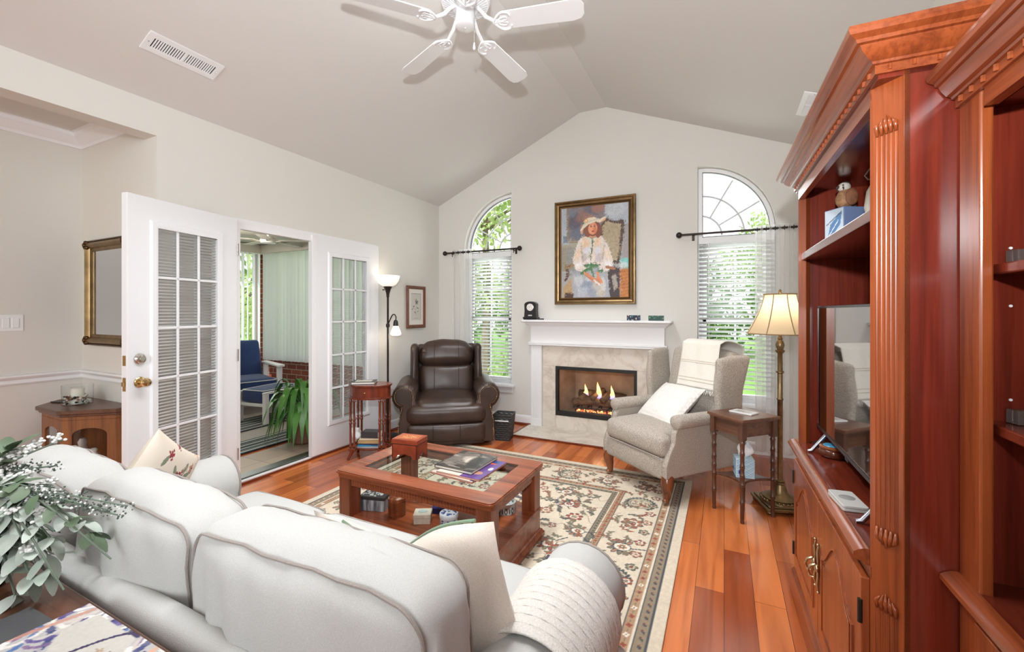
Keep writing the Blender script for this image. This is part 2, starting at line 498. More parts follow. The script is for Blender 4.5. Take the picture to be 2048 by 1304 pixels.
        me.polygons.add(len(fc)); me.polygons.foreach_set('loop_start', np.arange(0, fc.size, 4, dtype=np.int32))
        me.update(calc_edges=True)
        at = me.color_attributes.new('pattern', 'FLOAT_COLOR', 'POINT')
        col = np.ones((len(co), 4)); col[:, :3] = self.img.reshape(-1, 3)
        at.data.foreach_set('color', col.ravel().astype(np.float32))
        if smooth: me.polygons.foreach_set('use_smooth', [True] * len(fc))
        me.materials.append(mat_)
        o = bpy.data.objects.new(name, me); C.objects.link(o)
        if parent is not None: o.parent = parent
        return o

# palette
M_WALL = plain('wall_paint', S(223, 219, 212), 0.75, bump=0.03, bump_scale=300)
M_CEIL = plain('ceiling_paint', S(217, 213, 209), 0.85, bump=0.03, bump_scale=200)
M_TRIM = plain('white_trim', S(238, 237, 238), 0.35)
M_DOOR = plain('white_door', S(234, 234, 236), 0.4)
M_BRASS = metal('brass', S(206, 176, 128), 0.22)
M_NICKEL = metal('nickel', S(200, 196, 188), 0.25)
M_BLACK = plain('black_metal', S(28, 27, 27), 0.45)
M_BRONZE = plain('dark_bronze', S(52, 44, 40), 0.4, 0.6)
M_GLASS = glass('clear_glass')
M_WHITE = plain('white_plastic', S(240, 240, 240), 0.4)
M_BLIND = plain('blind_white', S(240, 241, 242), 0.45)
M_MINI = plain('mini_blind_grey', S(196, 199, 196), 0.5)

# ================================================================== THE ROOM
XL, YB, XR, YF = -3.388, 4.696, 0.86, -4.0
CX = -1.29                       # centre line of fireplace and ridge
ZE, ZR = 2.74, 3.59
RL, RR = -1.457, -1.158          # flat strip at the ridge
def zc(x):
    if x < RL: return ZE + (ZR - ZE) * (x - XL) / (RL - XL)
    if x <= RR: return ZR
    return ZR - (x - RR) * 0.409
ZRW = zc(XR)

# floor planks
m, n, l, p = new_mat('cherry_floor')
v = coords(n, l, (1, 1, 1), (0, 0, radians(90)))
bt = n.new('ShaderNodeTexBrick'); bt.offset = 0.37; bt.offset_frequency = 2; bt.squash = 1
bt.inputs['Scale'].default_value = 1.0; bt.inputs['Mortar Size'].default_value = 0.0011; bt.inputs['Mortar Smooth'].default_value = 0.3
bt.inputs['Brick Width'].default_value = 1.15; bt.inputs['Row Height'].default_value = 0.127
bt.inputs['Color1'].default_value = S(158, 76, 40); bt.inputs['Color2'].default_value = S(222, 128, 70); bt.inputs['Mortar'].default_value = S(62, 24, 14)
l.new(v, bt.inputs['Vector'])
v2 = coords(n, l, (14, 0.9, 14))
tn = n.new('ShaderNodeTexNoise'); tn.inputs['Scale'].default_value = 1.0; tn.inputs['Detail'].default_value = 6; tn.inputs['Distortion'].default_value = 0.8
l.new(v2, tn.inputs['Vector'])
rm = ramp(n, l, tn.outputs['Fac'], [(0.3, (0.62, 0.52, 0.46, 1)), (0.55, (1, 1, 1, 1)), (0.75, (1.12, 1.08, 1.02, 1))])
mu = n.new('ShaderNodeMixRGB'); mu.blend_type = 'MULTIPLY'; mu.inputs[0].default_value = 0.9
l.new(bt.outputs['Color'], mu.inputs[1]); l.new(rm.outputs[0], mu.inputs[2]); l.new(mu.outputs[0], p.inputs['Base Color'])
setp(p, rough=0.2, coat=0.25, coatr=0.1)
add_bump(n, l, p, bt.outputs['Fac'], 0.25, 0.002).invert = True
M_FLOOR = m
struct(MB().box(-4.5, XR + 0.02, YF, YB + 0.02, -0.08, 0).build('floor', M_FLOOR, smooth=0))

# ---- back wall with two quarter-arch windows and the firebox opening
WR, WZS, WZB = 0.675, 2.125, 0.463
def arch_outline(x0, s, inset=0.0, zb=WZB, zt=None):
    """quarter-arch opening; tall straight side at x0, arc falling towards s"""
    R = WR - inset; x = x0 + s * inset
    pts = [(x, zb), (x, WZS + WR - inset)]
    # arc from the top to the outer side
    for i in range(1, 25):
        a = pi / 2 - (pi / 2) * i / 24
        px = x0 + s * R * cos(a)
        if s * (px - x) < 1e-4: continue
        pts.append((px, WZS + R * sin(a)))
    pts.append((x0 + s * R, zb))
    return pts
W1X, W2X = -2.317, -0.239
FBX0, FBX1, FBZ0, FBZ1 = -1.742, -0.828, 0.159, 0.722
gable = [(XL - 0.14, 0), (XR + 0.1, 0), (XR + 0.1, zc(XR + 0.1)), (RR, ZR), (RL, ZR), (XL - 0.14, ZE)]
wb = MB().slab(gable, [arch_outline(W1X, -1), arch_outline(W2X, 1), [(FBX0, FBZ0), (FBX0, FBZ1), (FBX1, FBZ1), (FBX1, FBZ0)]], YB, YB + 0.16, lambda a, b, t: (a, t, b))
struct(wb.build('wall_back', M_WALL, smooth=20))

# ---- left wall: opening to the dining area and the patio doorway
DY0, DY1, DZ = 1.985, 3.575, 2.075
AY0, AY1, AZ = -0.6, 1.53, 2.52
wl_ = MB().slab([(YF, -0.06), (YB, -0.06), (YB, ZE + 0.01), (YF, ZE + 0.01)], [[(AY0, -0.03), (AY1, -0.03), (AY1, AZ), (AY0, AZ)], [(DY0, -0.03), (DY1, -0.03), (DY1, DZ), (DY0, DZ)]], XL, XL - 0.14, lambda a, b, t: (t, a, b))
struct(wl_.build('wall_left', M_WALL, smooth=0))
struct(MB().box(XR, XR + 0.1, YF, YB + 0.1, 0, ZRW).build('wall_right', M_WALL, smooth=0))
struct(MB().slab([(XL - 0.14, 0), (XR + 0.1, 0), (XR + 0.1, zc(XR + 0.1)), (RR, ZR), (RL, ZR), (XL - 0.14, ZE)], [], YF, YF - 0.1, lambda a, b, t: (a, t, b)).build('wall_front', M_WALL, smooth=0))
cl = MB()
prof = [(XL - 0.14, zc(XL) - 0.0), (XL, ZE), (RL, ZR), (RR, ZR), (XR, ZRW), (XR + 0.12, ZRW - 0.05)]
top = [(x, z + 0.1) for x, z in reversed(prof)]
cl.slab(prof + top, [], YF - 0.1, YB + 0.16, lambda a, b, t: (a, t, b))
struct(cl.build('ceiling', M_CEIL, smooth=0))

# ---- dining area seen through the opening
AXW = -4.47
struct(MB().box(AXW - 0.1, AXW, AY0 - 0.3, AY1 + 0.1, 0, 2.75).build('wall_dining_side', M_WALL, smooth=0))
struct(MB().box(AXW, XL - 0.14, AY1, AY1 + 0.1, 0, 2.75).build('wall_dining_end', M_WALL, smooth=0))
struct(MB().box(AXW - 0.1, XL - 0.14, AY0 - 2.4, AY1 + 0.1, 2.70, 2.80).build('ceiling_dining', M_CEIL, smooth=0))
crown = [(0, 0), (0.012, 0), (0.016, 0.02), (0.03, 0.028), (0.06, 0.065), (0.072, 0.07), (0.075, 0.095), (0.095, 0.097), (0, 0.097)]
struct(MB().mould(crown, [(AXW, AY0 - 0.3, 2.603), (AXW, AY1, 2.603), (XL - 0.14, AY1, 2.603)]).build('trim_1', M_TRIM, smooth=30), 'white crown moulding of the dining area')
rail = [(0, 0), (0.012, 0.002), (0.016, 0.012), (0.012, 0.022), (0.013, 0.034), (0.024, 0.044), (0.03, 0.056), (0.028, 0.066), (0.018, 0.07), (0, 0.07)]
struct(MB().mould(rail, [(AXW, AY0 - 0.3, 0.835), (AXW, AY1, 0.835), (XL - 0.14, AY1, 0.835)]).build('trim_2', M_TRIM, smooth=30), 'white chair rail of the dining area')

# ---- baseboards
bb = [(0, 0), (0.016, 0), (0.016, 0.085), (0.012, 0.1), (0.005, 0.11), (0, 0.112)]
struct(MB().mould(bb, [(XL, 3.665, 0), (XL, YB, 0), (-2.04, YB, 0)]).build('baseboard_left', M_TRIM, smooth=30))
struct(MB().mould(bb, [(-0.54, YB, 0), (XR, YB, 0), (XR, 2.6, 0)]).build('baseboard_right', M_TRIM, smooth=30))
shoe = [(0, 0), (0.02, 0), (0.02, 0.01), (0.012, 0.02), (0, 0.024)]
M_SHOE = wood('floor_shoe', S(122, 54, 28), S(92, 38, 20), 'Y', rough=0.3)
struct(MB().mould(shoe, [(XL + 0.017, 3.665, 0), (XL + 0.017, YB - 0.017, 0), (-2.04, YB - 0.017, 0)]).build('trim_3', M_SHOE, smooth=30), 'cherry shoe moulding along the baseboard')

# ---- patio doorway: casing, jamb, sill
cas = [(0, 0), (0.004, 0.014), (0.012, 0.018), (0.03, 0.016), (0.05, 0.02), (0.07, 0.024), (0.084, 0.022), (0.088, 0)]
# casing profile runs outwards from the opening: a sweeps in the wall plane
def casing(name, path, mat_):
    # profile given as (distance from opening, thickness): use 'up' = wall normal
    return MB().mould([(a, b) for a, b in cas], path, up=(1, 0, 0)).build(name, mat_, smooth=30)
o = casing('trim_4', [(XL, DY0, 0), (XL, DY0, DZ), (XL, DY1, DZ), (XL, DY1, 0)], M_TRIM)
struct(o, 'white casing around the patio doorway')
jm = MB()
jm.box(XL - 0.15, XL + 0.004, DY0, DY0 + 0.03, 0, DZ).box(XL - 0.15, XL + 0.004, DY1 - 0.03, DY1, 0, DZ).box(XL - 0.15, XL + 0.004, DY0, DY1, DZ - 0.03, DZ)
jm.box(XL - 0.09, XL - 0.07, DY0 + 0.03, DY0 + 0.045, 0, DZ - 0.03).box(XL - 0.09, XL - 0.06, DY0 + 0.03, DY1 - 0.03, DZ - 0.045, DZ - 0.03)
struct(jm.build('trim_5', M_TRIM, smooth=0, bevel=0.002), 'white door jamb of the patio doorway')
M_ALU = metal('aluminium', S(168, 170, 170), 0.35)
sl = MB().box(XL - 0.16, XL - 0.01, DY0 + 0.03, DY1 - 0.03, 0.0, 0.022)
sl.box(XL - 0.05, XL - 0.035, DY0 + 0.03, DY1 - 0.03, 0.022, 0.03)
struct(sl.build('trim_6', M_ALU, smooth=0, bevel=0.003), 'metal sill of the patio doorway')
struct(MB().box(XL - 0.012, XL + 0.012, DY0 - 0.0, 3.66, 0.0, 0.026).build('trim_7', M_TRIM, smooth=0, bevel=0.003), 'white strip under the patio doors')
struct(MB().box(XL + 0.012, XL + 0.028, DY0 - 0.09, 3.665, 0.0, 0.016).build('trim_8', M_SHOE, smooth=0, bevel=0.004), 'cherry edge strip under the patio doors')

# ---- windows ------------------------------------------------------------
def window(name, x0, s, label):
    e = bpy.data.objects.new(name, None); C.objects.link(e); e.location = (x0, YB + 0.10, 0); struct(e, label)
    def A(inset, zb): return [(px - x0, pz) for px, pz in arch_outline(x0, s, inset, zb)]
    fr = MB().slab(A(0.002, WZB), [A(0.042, WZB + 0.05)], -0.035, 0.035, lambda a, b, t: (a, t, b))
    fr.box(min(0, s * 0.66), max(0, s * 0.66), -0.03, 0.03, 2.04, 2.10)
    fr.build('window_frame', M_TRIM, e, smooth=20, bevel=0.004)
    # thin dark gasket line inside the arch
    gk = MB().slab(A(0.042, 2.10), [A(0.047, 2.105)], -0.03, 0.0, lambda a, b, t: (a, t, b))
    gk.build('gasket', plain('gasket_dark', S(60, 58, 66), 0.5) if 'gasket_dark' not in bpy.data.materials else bpy.data.materials['gasket_dark'], e, smooth=20)
    mt = MB()
    cz = 2.105
    for a in (30, 60):
        mt.tube([(s * 0.22 * cos(radians(a)), 0.005, cz + 0.22 * sin(radians(a))), (s * 0.63 * cos(radians(a)), 0.005, cz + 0.63 * sin(radians(a)))], 0.008, 6)
    for r in (0.22, 0.42):
        mt.tube([(s * r * cos(radians(a)), 0.005, cz + r * sin(radians(a))) for a in np.linspace(3, 90, 16)], 0.009, 6)
    M_MUNT = bpy.data.materials.get('muntin_grey') or plain('muntin_grey', S(205, 206, 210), 0.5)
    mt.build('muntins', M_MUNT, e)
    w = 0.675
    sh = MB()
    for (z0, z1, yy) in ((1.24, 2.03, 0.012), (0.50, 1.27, -0.008)):
        a0, a1 = sorted((s * 0.045, s * (w - 0.045)))
        sh.box(a0, a1, yy - 0.014, yy + 0.014, z0, z0 + 0.04).box(a0, a1, yy - 0.014, yy + 0.014, z1 - 0.04, z1)
        sh.box(a0, a0 + 0.035, yy - 0.014, yy + 0.014, z0, z1).box(a1 - 0.035, a1, yy - 0.014, yy + 0.014, z0, z1)
        sh.box((a0 + a1) / 2 - 0.009, (a0 + a1) / 2 + 0.009, yy - 0.006, yy + 0.006, z0, z1)
        sh.box(a0, a1, yy - 0.006, yy + 0.006, (z0 + z1) / 2 - 0.009, (z0 + z1) / 2 + 0.009)
    sh.build('sash', M_TRIM, e, smooth=0, bevel=0.003)
    MB().slab(A(0.04, 0.5), [], 0.004, 0.008, lambda a, b, t: (a, t, b)).build('pane', M_GLASS, e, smooth=0)
    st = MB()
    a0, a1 = sorted((-s * 0.02, s * (w + 0.02)))
    st.box(a0 - 0.03, a1 + 0.03, -0.155, -0.1, WZB - 0.028, WZB).box(min(0, s * w) , max(0, s * w), -0.10, -0.03, WZB - 0.028, WZB + 0.001)
    st.box(a0, a1, -0.118, -0.1, WZB - 0.1, WZB - 0.028)
    st.build('window_sill', M_TRIM, e, smooth=0, bevel=0.004)
    return e
window('window_1', W1X, -1, 'quarter-arch window beside the dark leather recliner')
window('window_2', W2X, 1, 'quarter-arch window behind the grey wing chair')

def blind(x0, s, label, zbot):
    a0, a1 = sorted((x0 + s * 0.012, x0 + s * 0.663))
    t = thing('window_blind', label, 'blind', ((a0 + a1) / 2, YB + 0.035, 2.085), group='white slatted blinds on the back wall')
    w = a1 - a0
    MB().box(-w / 2, w / 2, -0.03, 0.03, -0.062, 0).build('head_rail', M_BLIND, t, smooth=0, bevel=0.004)
    sl = MB(); z = -0.085; zb = zbot - 2.085
    while z > zb + 0.03:
        sl.grid(lambda u, v: (-w / 2 + u * w, (v - 0.5) * 0.05 * cos(radians(25)), z - (v - 0.5) * 0.05 * sin(radians(25)) + 0.003 * (1 - (2 * v - 1) ** 2)), 2, 5)
        z -= 0.0425
    so = sl.build('slats', M_BLIND, t, smooth=180)
    sm = so.modifiers.new('solid', 'SOLIDIFY'); sm.thickness = 0.0025
    MB().box(-w / 2, w / 2, -0.026, 0.026, zb, zb + 0.018).build('bottom_rail', M_BLIND, t, smooth=0, bevel=0.004)
    cd = MB()
    for fx in (-0.36, 0.36):
        for yy in (-0.027, 0.027):
            cd.tube([(fx * w, yy, -0.06), (fx * w, yy, zb + 0.01)], 0.0012, 5)
    cd.build('ladder_cord', M_WHITE, t)
    MB().tube([(-s * 0 - w * 0.36, -0.035, -0.05), (-w * 0.36, -0.036, -0.55)], 0.004, 6).build('wand', M_WHITE, t)
    return t
blind(W1X, -1, 'white slatted blind behind the dark leather recliner', 0.53)
blind(W2X, 1, 'white slatted blind behind the grey wing chair', 0.53)

# ---- curtain rods and sheer curtains
def rod(xa, xb, z, fins, br, label):
    t = thing('curtain_rod', label, 'curtain rod', ((xa + xb) / 2, YB - 0.075, z), group='dark curtain rods on the back wall')
    h = (xb - xa) / 2
    MB().tube([(-h, 0, 0), (h, 0, 0)], 0.0105, 12).build('rod', M_BRONZE, t)
    for s in fins:
        f = MB().ball((s * (h + 0.03), 0, 0), 0.03, 14, 10)
        f.lathe([(0.011, -0.035), (0.016, -0.03), (0.011, -0.022), (0.017, -0.012), (0.012, 0)], 12, T(s * (h - 0.0), 0, 0) @ RY(-s * pi / 2))
        f.build('finial', M_BRONZE, t)
    for bx in br:
        b = MB().box(bx - 0.012, bx + 0.012, 0.07, 0.074, -0.055, 0.02)
        b.tube([(bx, 0.072, -0.02), (bx, 0.01, -0.02), (bx, -0.006, -0.014)], 0.006, 8)
        b.tube([(bx, 0.014 * cos(a), -0.0 + 0.014 * sin(a)) for a in np.linspace(pi * 0.9, 2.1 * pi, 10)], 0.005, 6)
        b.tube([(bx, 0, -0.014), (bx, 0, -0.05)], 0.005, 6)
        b.build('bracket', M_BRONZE, t)
    return t
rod(-3.21, -2.205, 2.10, (-1, 1), (-0.42, 0.455), 'dark bronze curtain rod above the recliner, ball finials at both ends')
rod(-0.375, 0.84, 2.115, (-1,), (-0.51, 0.48), 'dark bronze curtain rod above the grey wing chair')
M_SHEER = sheer('sheer_cloth', (0.95, 0.94, 0.92, 1), 0.58)
def curtain(xa, xb, zt, zb, folds, label, amp=0.022, opac=None):
    t = thing('sheer_curtain', label, 'curtain', ((xa + xb) / 2, YB - 0.075, zt), group='white sheer curtains on the back wall')
    w = xb - xa
    def fn(u, v):
        a = amp * (0.75 + 0.25 * v)
        return (-w / 2 + u * w + 0.006 * sin(u * folds * 4 * pi), a * sin(u * folds * 2 * pi) + 0.004 * sin(u * 31 + v * 3), 0.035 - v * (zt - zb))
    MB().grid(fn, int(folds * 14), 12).build('sheer_panel', M_SHEER, t, smooth=180)
    MB().grid(lambda u, v: (fn(u, 0)[0], fn(u, 0)[1] * 1.02 - 0.001, 0.036 - v * 0.07), int(folds * 14), 3).build('header_band', M_SHEER, t, smooth=180)
    for k in range(int(folds * 2)):
        x = -w / 2 + w * (k + 0.5) / (folds * 2)
        MB().tube([(x, 0.019 * cos(a), 0.019 * sin(a)) for a in np.linspace(0, 2 * pi, 15)[:-1]], 0.003, 6, closed=True).build('grommet', M_BRONZE, t)
    return t
curtain(-3.13, -2.83, 2.10, 0.02, 4, 'narrow sheer white curtain left of the recliner window')
curtain(0.26, 0.62, 2.115, 0.01, 5, 'sheer white curtain hanging behind the tall brass floor lamp')

# ---- patio doors ---------------------------------------------------------
def french_door(name, w, h, mat_slab, tilt=38, label=None, pitch=0.0205):
    """leaf in the local xz plane, hinge at x=0, face at y=0 towards -y, 44 mm thick"""
    e = bpy.data.objects.new(name, None); C.objects.link(e); struct(e, label)
    gx0, gx1, gz0, gz1 = 0.16, w - 0.16, 0.27, h - 0.17
    MB().slab([(0, 0), (w, 0), (w, h), (0, h)], [[(gx0, gz0), (gx1, gz0), (gx1, gz1), (gx0, gz1)]], 0, 0.044, lambda a, b, t: (a, t, b)).build('door_slab', mat_slab, e, smooth=0, bevel=0.002)
    fr = MB()
    pf = [(-0.012, 0), (-0.012, 0.008), (0.006, 0.014), (0.024, 0.012), (0.032, 0.004), (0.034, 0)]
    for yy, sg in ((0, -1), (0.044, 1)):
        path = [(gx0, yy, gz0), (gx0, yy, gz1), (gx1, yy, gz1), (gx1, yy, gz0)]
        if sg < 0: path = path[::-1]
        fr.mould([(a if 1 else a, b) for a, b in pf], path, closed=True, up=(0, sg, 0))
    fr.build('glazing_frame', M_DOOR, e, smooth=30)
    g = MB(); 
    for k in (1, 2):
        x = gx0 + (gx1 - gx0) * k / 3
        g.box(x - 0.008, x + 0.008, 0.004, 0.010, gz0, gz1).box(x - 0.008, x + 0.008, 0.033, 0.041, gz0, gz1)
    for k in range(1, 5):
        z = gz0 + (gz1 - gz0) * k / 5
        g.box(gx0, gx1, 0.004, 0.010, z - 0.008, z + 0.008).box(gx0, gx1, 0.033, 0.041, z - 0.008, z + 0.008)
    g.build('glazing_bars', M_DOOR, e, smooth=0, bevel=0.002)
    MB().box(gx0, gx1, 0.030, 0.032, gz0, gz1).build('pane', M_GLASS, e, smooth=0)
    b = MB(); z = gz1 - 0.02
    while z > gz0 + 0.015:
        b.grid(lambda u, v: (gx0 + 0.004 + u * (gx1 - gx0 - 0.008), 0.020 + (v - 0.5) * pitch * 0.92 * cos(radians(tilt)), z + (v - 0.5) * pitch * 0.92 * sin(radians(tilt)) ), 2, 3)
        z -= pitch
    b.box(gx0, gx1, 0.012, 0.028, gz1 - 0.016, gz1)
    b.build('mini_blind', M_MINI, e, smooth=180)
    return e, (gx0, gx1, gz0, gz1)
import math as _m
# hinged leaf, folded back against the wall
hx, hy = XL + 0.035, 2.003
fx, fy = -3.185, 1.262
ang = atan2(fy - hy, fx - hx)
LW = hypot(fx - hx, fy - hy)
d1, gg = french_door('door_1', LW, 2.032, M_DOOR, 50, label='white patio door with small panes swung wide open')
d1.location = (hx, hy, 0.02); d1.rotation_euler = (0, 0, ang)
# in the open position the visible face is the local +y side -> flip so that local -y is towards the room
# (local x runs hinge->free edge; room lies on the +y side), so furniture is built on both faces below
def door_knob(e, x, z, kind):
    b = MB()
    for sg, y0 in ((1, 0.044), (-1, 0.0)):
        M = T(x, y0, z) @ RX(-sg * pi / 2)
        if kind == 'knob':
            b.lathe([(0.0325, 0), (0.033, 0.004), (0.028, 0.009), (0.014, 0.012), (0.012, 0.028), (0.018, 0.034), (0.026, 0.042), (0.027, 0.055), (0.022, 0.064), (0.012, 0.067), (0.001, 0.067)], 20, M)
        else:
            b.lathe([(0.033, 0), (0.033, 0.006), (0.027, 0.012), (0.024, 0.02), (0.014, 0.022), (0.013, 0.026), (0.001, 0.026)], 20, M)
    return b.build('door_knob' if kind == 'knob' else 'deadbolt', M_BRASS if kind == 'knob' else M_NICKEL, e, smooth=40)
door_knob(d1, LW - 0.068, 0.905, 'knob'); door_knob(d1, LW - 0.068, 1.045, 'bolt')
lp = MB().box(LW - 0.0005, LW + 0.001, 0.010, 0.034, 0.86, 0.94).box(LW - 0.0005, LW + 0.001, 0.010, 0.034, 1.01, 1.07).box(LW, LW + 0.012, 0.015, 0.029, 0.89, 0.915)
lp.build('latch_plate', M_BRASS, d1, smooth=0)
hg = MB()
for z in (0.25, 1.0, 1.8):
    hg.tube([(0.0, 0.048, z - 0.045), (0.0, 0.048, z + 0.045)], 0.006, 8)
hg.build('hinge', M_NICKEL, d1)
# fixed leaf
d2, gg = french_door('door_2', 0.79, 2.025, M_DOOR, -12, pitch=0.0125, label='white patio door with small panes standing closed')
d2.location = (XL - 0.012, 3.545, 0.028); d2.rotation_euler = (0, 0, radians(-90))
ast = MB().box(0.79, 0.835, -0.004, 0.046, 0, 2.02)
ast.build('astragal', M_TRIM, d2, smooth=0, bevel=0.003)
st = MB()
for z in (1.93, 1.86, 1.79, 1.72, 1.5, 0.48, 0.42):
    st.box(0.805, 0.822, -0.006, -0.0035, z - 0.012, z + 0.012)
st.build('strike_plate', M_NICKEL, d2, smooth=0)
st = MB().box(0.802, 0.824, -0.007, -0.0035, 1.02, 1.075).box(0.802, 0.824, -0.007, -0.0035, 0.885, 0.94)
st.lathe([(0.017, 0), (0.014, 0.01), (0.001, 0.011)], 14, T(0.813, -0.006, 0.91) @ RX(pi / 2))
st.build('latch_plate', M_NICKEL, d2)

# ---- ceiling vents
def vent(c, ax, up, L, Wd, label):
    t = thing('ceiling_vent', label, 'vent', c, group='white ceiling vents')
    X = Vector(ax).normalized(); Y = Vector(up).normalized(); Z = X.cross(Y)
    M = Matrix((X, Y, Z)).transposed().to_4x4()
    t.rotation_euler = M.to_euler()
    o = [(-L / 2, -Wd / 2), (L / 2, -Wd / 2), (L / 2, Wd / 2), (-L / 2, Wd / 2)]; k = 0.036
    i1 = [(-L / 2 + k, -Wd / 2 + k), (-0.006, -Wd / 2 + k), (-0.006, Wd / 2 - k), (-L / 2 + k, Wd / 2 - k)]
    i2 = [(0.006, -Wd / 2 + k), (L / 2 - k, -Wd / 2 + k), (L / 2 - k, Wd / 2 - k), (0.006, Wd / 2 - k)]
    MB().slab(o, [i1, i2], 0.0, 0.008, lambda a, b, t_: (a, b, t_)).build('frame', M_TRIM, t, smooth=0, bevel=0.002)
    MB().box(-L / 2 + k, L / 2 - k, -Wd / 2 + k, Wd / 2 - k, 0.0, 0.001).build('backing', M_BLACK, t, smooth=0)
    lv = MB(); x = -L / 2 + k + 0.01
    while x < L / 2 - k - 0.004:
        lv.add([(x - 0.0025, -Wd / 2 + k, 0.001), (x + 0.0025, -Wd / 2 + k, 0.007), (x + 0.0025, Wd / 2 - k, 0.007), (x - 0.0025, Wd / 2 - k, 0.001)], [(0, 1, 2, 3)])
        x += 0.0125
    lo = lv.build('louvres', M_TRIM, t, smooth=0); sm = lo.modifiers.new('solid', 'SOLIDIFY'); sm.thickness = 0.0015
    for sx in (-1, 1): MB().ball((sx * (L / 2 - 0.018), 0, 0.008), 0.004, 8, 6).build('screw', M_NICKEL, t)
    return t
sl_ = (ZR - ZE) / (RL - XL); nl = Vector((1, 0, sl_)).normalized()
xv = -2.982; vent((xv + 0.0, 1.49, zc(xv)), (0, 1, 0), (-nl.x, 0, -nl.z) if 0 else tuple(nl), 0.405, 0.142, 'white louvred vent on the sloping ceiling above the open patio door')
nr = Vector((1, 0, -0.409)).normalized()
xv = 0.575; vent((xv, 3.84, zc(xv)), (0, 1, 0), tuple(nr), 0.40, 0.142, 'white louvred vent on the ceiling, half hidden by the cabinet crown')

# ================================================================== SUNROOM beyond the patio doors
SXF, SYE = -6.6, 4.42
M_CARPET = fabric('sunroom_carpet', S(176, 168, 158), S(150, 142, 133), 260, bump=0.4)
struct(MB().box(SXF - 0.2, XL - 0.14, 1.55, SYE + 0.2, -0.08, -0.002).build('floor_sunroom', M_CARPET, smooth=0))
# tile strip inside the threshold
m, n, l, p = new_mat('beige_tile')
v = coords(n, l); bt = n.new('ShaderNodeTexBrick'); bt.offset = 0; bt.inputs['Scale'].default_value = 1
bt.inputs['Brick Width'].default_value = 0.31; bt.inputs['Row Height'].default_value = 0.31; bt.inputs['Mortar Size'].default_value = 0.004
bt.inputs['Color1'].default_value = S(186, 168, 146); bt.inputs['Color2'].default_value = S(170, 152, 132); bt.inputs['Mortar'].default_value = S(140, 128, 114)
l.new(v, bt.inputs['Vector']); l.new(bt.outputs[0], p.inputs['Base Color']); setp(p, rough=0.4)
struct(MB().box(XL - 0.62, XL - 0.155, 1.7, SYE, -0.05, 0.004).build('floor_tiles', m, smooth=0))
# brick
m, n, l, p = new_mat('red_brick')
tc = n.new('ShaderNodeTexCoord'); sep = n.new('ShaderNodeSeparateXYZ'); cmb = n.new('ShaderNodeCombineXYZ'); ad = n.new('ShaderNodeMath'); ad.operation = 'ADD'
l.new(tc.outputs['Object'], sep.inputs[0]); l.new(sep.outputs[0], ad.inputs[0]); l.new(sep.outputs[1], ad.inputs[1]); l.new(ad.outputs[0], cmb.inputs[0]); l.new(sep.outputs[2], cmb.inputs[1])
bt = n.new('ShaderNodeTexBrick'); bt.inputs['Scale'].default_value = 1
bt.inputs['Brick Width'].default_value = 0.215; bt.inputs['Row Height'].default_value = 0.078; bt.inputs['Mortar Size'].default_value = 0.006
bt.inputs['Color1'].default_value = S(146, 78, 58); bt.inputs['Color2'].default_value = S(112, 56, 44); bt.inputs['Mortar'].default_value = S(168, 152, 138)
l.new(cmb.outputs[0], bt.inputs['Vector']); l.new(bt.outputs[0], p.inputs['Base Color']); setp(p, rough=0.85); add_bump(n, l, p, bt.outputs['Fac'], 0.4, 0.004).invert = True
M_BRICK = m
def holes_row(a0, a1, k, z0, z1, gap):
    w = (a1 - a0 - gap * (k - 1)) / k
    return [[(a0 + i * (w + gap), z0), (a0 + i * (w + gap) + w, z0), (a0 + i * (w + gap) + w, z1), (a0 + i * (w + gap), z1)] for i in range(k)]
hf = holes_row(2.1, 4.37, 1, 0.60, 2.30, 0.08)
struct(MB().slab([(1.55, 0), (SYE + 0.2, 0), (SYE + 0.2, 2.75), (1.55, 2.75)], hf, SXF, SXF - 0.2, lambda a, b, t: (t, a, b)).build('wall_sunroom_far', M_BRICK, smooth=0))
he = holes_row(-6.55, -3.9, 1, 0.60, 2.30, 0.08)
struct(MB().slab([(SXF, 0), (XL - 0.14, 0), (XL - 0.14, 2.75), (SXF, 2.75)], he, SYE, SYE + 0.2, lambda a, b, t: (a, t, b)).build('wall_sunroom_end', M_BRICK, smooth=0))
struct(MB().box(SXF, XL - 0.14, 1.63, 1.70, 0, 2.75).build('wall_sunroom_side', M_WALL, smooth=0))
struct(MB().box(XL - 0.16, XL - 0.14, 3.6, SYE, 0, 2.75).build('wall_sunroom_near', M_BRICK, smooth=0))
M_GREYPAINT = plain('sunroom_ceiling', S(196, 190, 182), 0.8)
struct(MB().box(SXF - 0.2, XL - 0.14, 1.6, SYE + 0.2, 2.39, 2.6).build('ceiling_sunroom', M_GREYPAINT, smooth=0))
for i, (pts, nm) in enumerate((([(SXF + 0.001, 2.0, 0), (SXF + 0.001, SYE, 0)], 'window_3'), ([(SXF, SYE - 0.001, 0), (-3.8, SYE - 0.001, 0)], 'window_4'))):
    hs = hf if i == 0 else he
    e = bpy.data.objects.new(nm, None); C.objects.link(e); struct(e, 'sunroom window')
    fr = MB(); gl = MB()
    for h in hs:
        a0, z0 = h[0]; a1, z1 = h[2]
        o_ = [(a0, z0), (a1, z0), (a1, z1), (a0, z1)]; k = 0.05
        ii = [(a0 + k, z0 + k), (a1 - k, z0 + k), (a1 - k, z1 - k), (a0 + k, z1 - k)]
        fn = (lambda a, b, t: (SXF - t, a, b)) if i == 0 else (lambda a, b, t: (a, SYE + t, b))
        fr.slab(o_, [ii], 0.06, 0.11, fn); gl.slab(ii, [], 0.08, 0.085, fn)
    fr.build('window_frame', M_TRIM, e, smooth=0); gl.build('pane', M_GLASS, e, smooth=0)
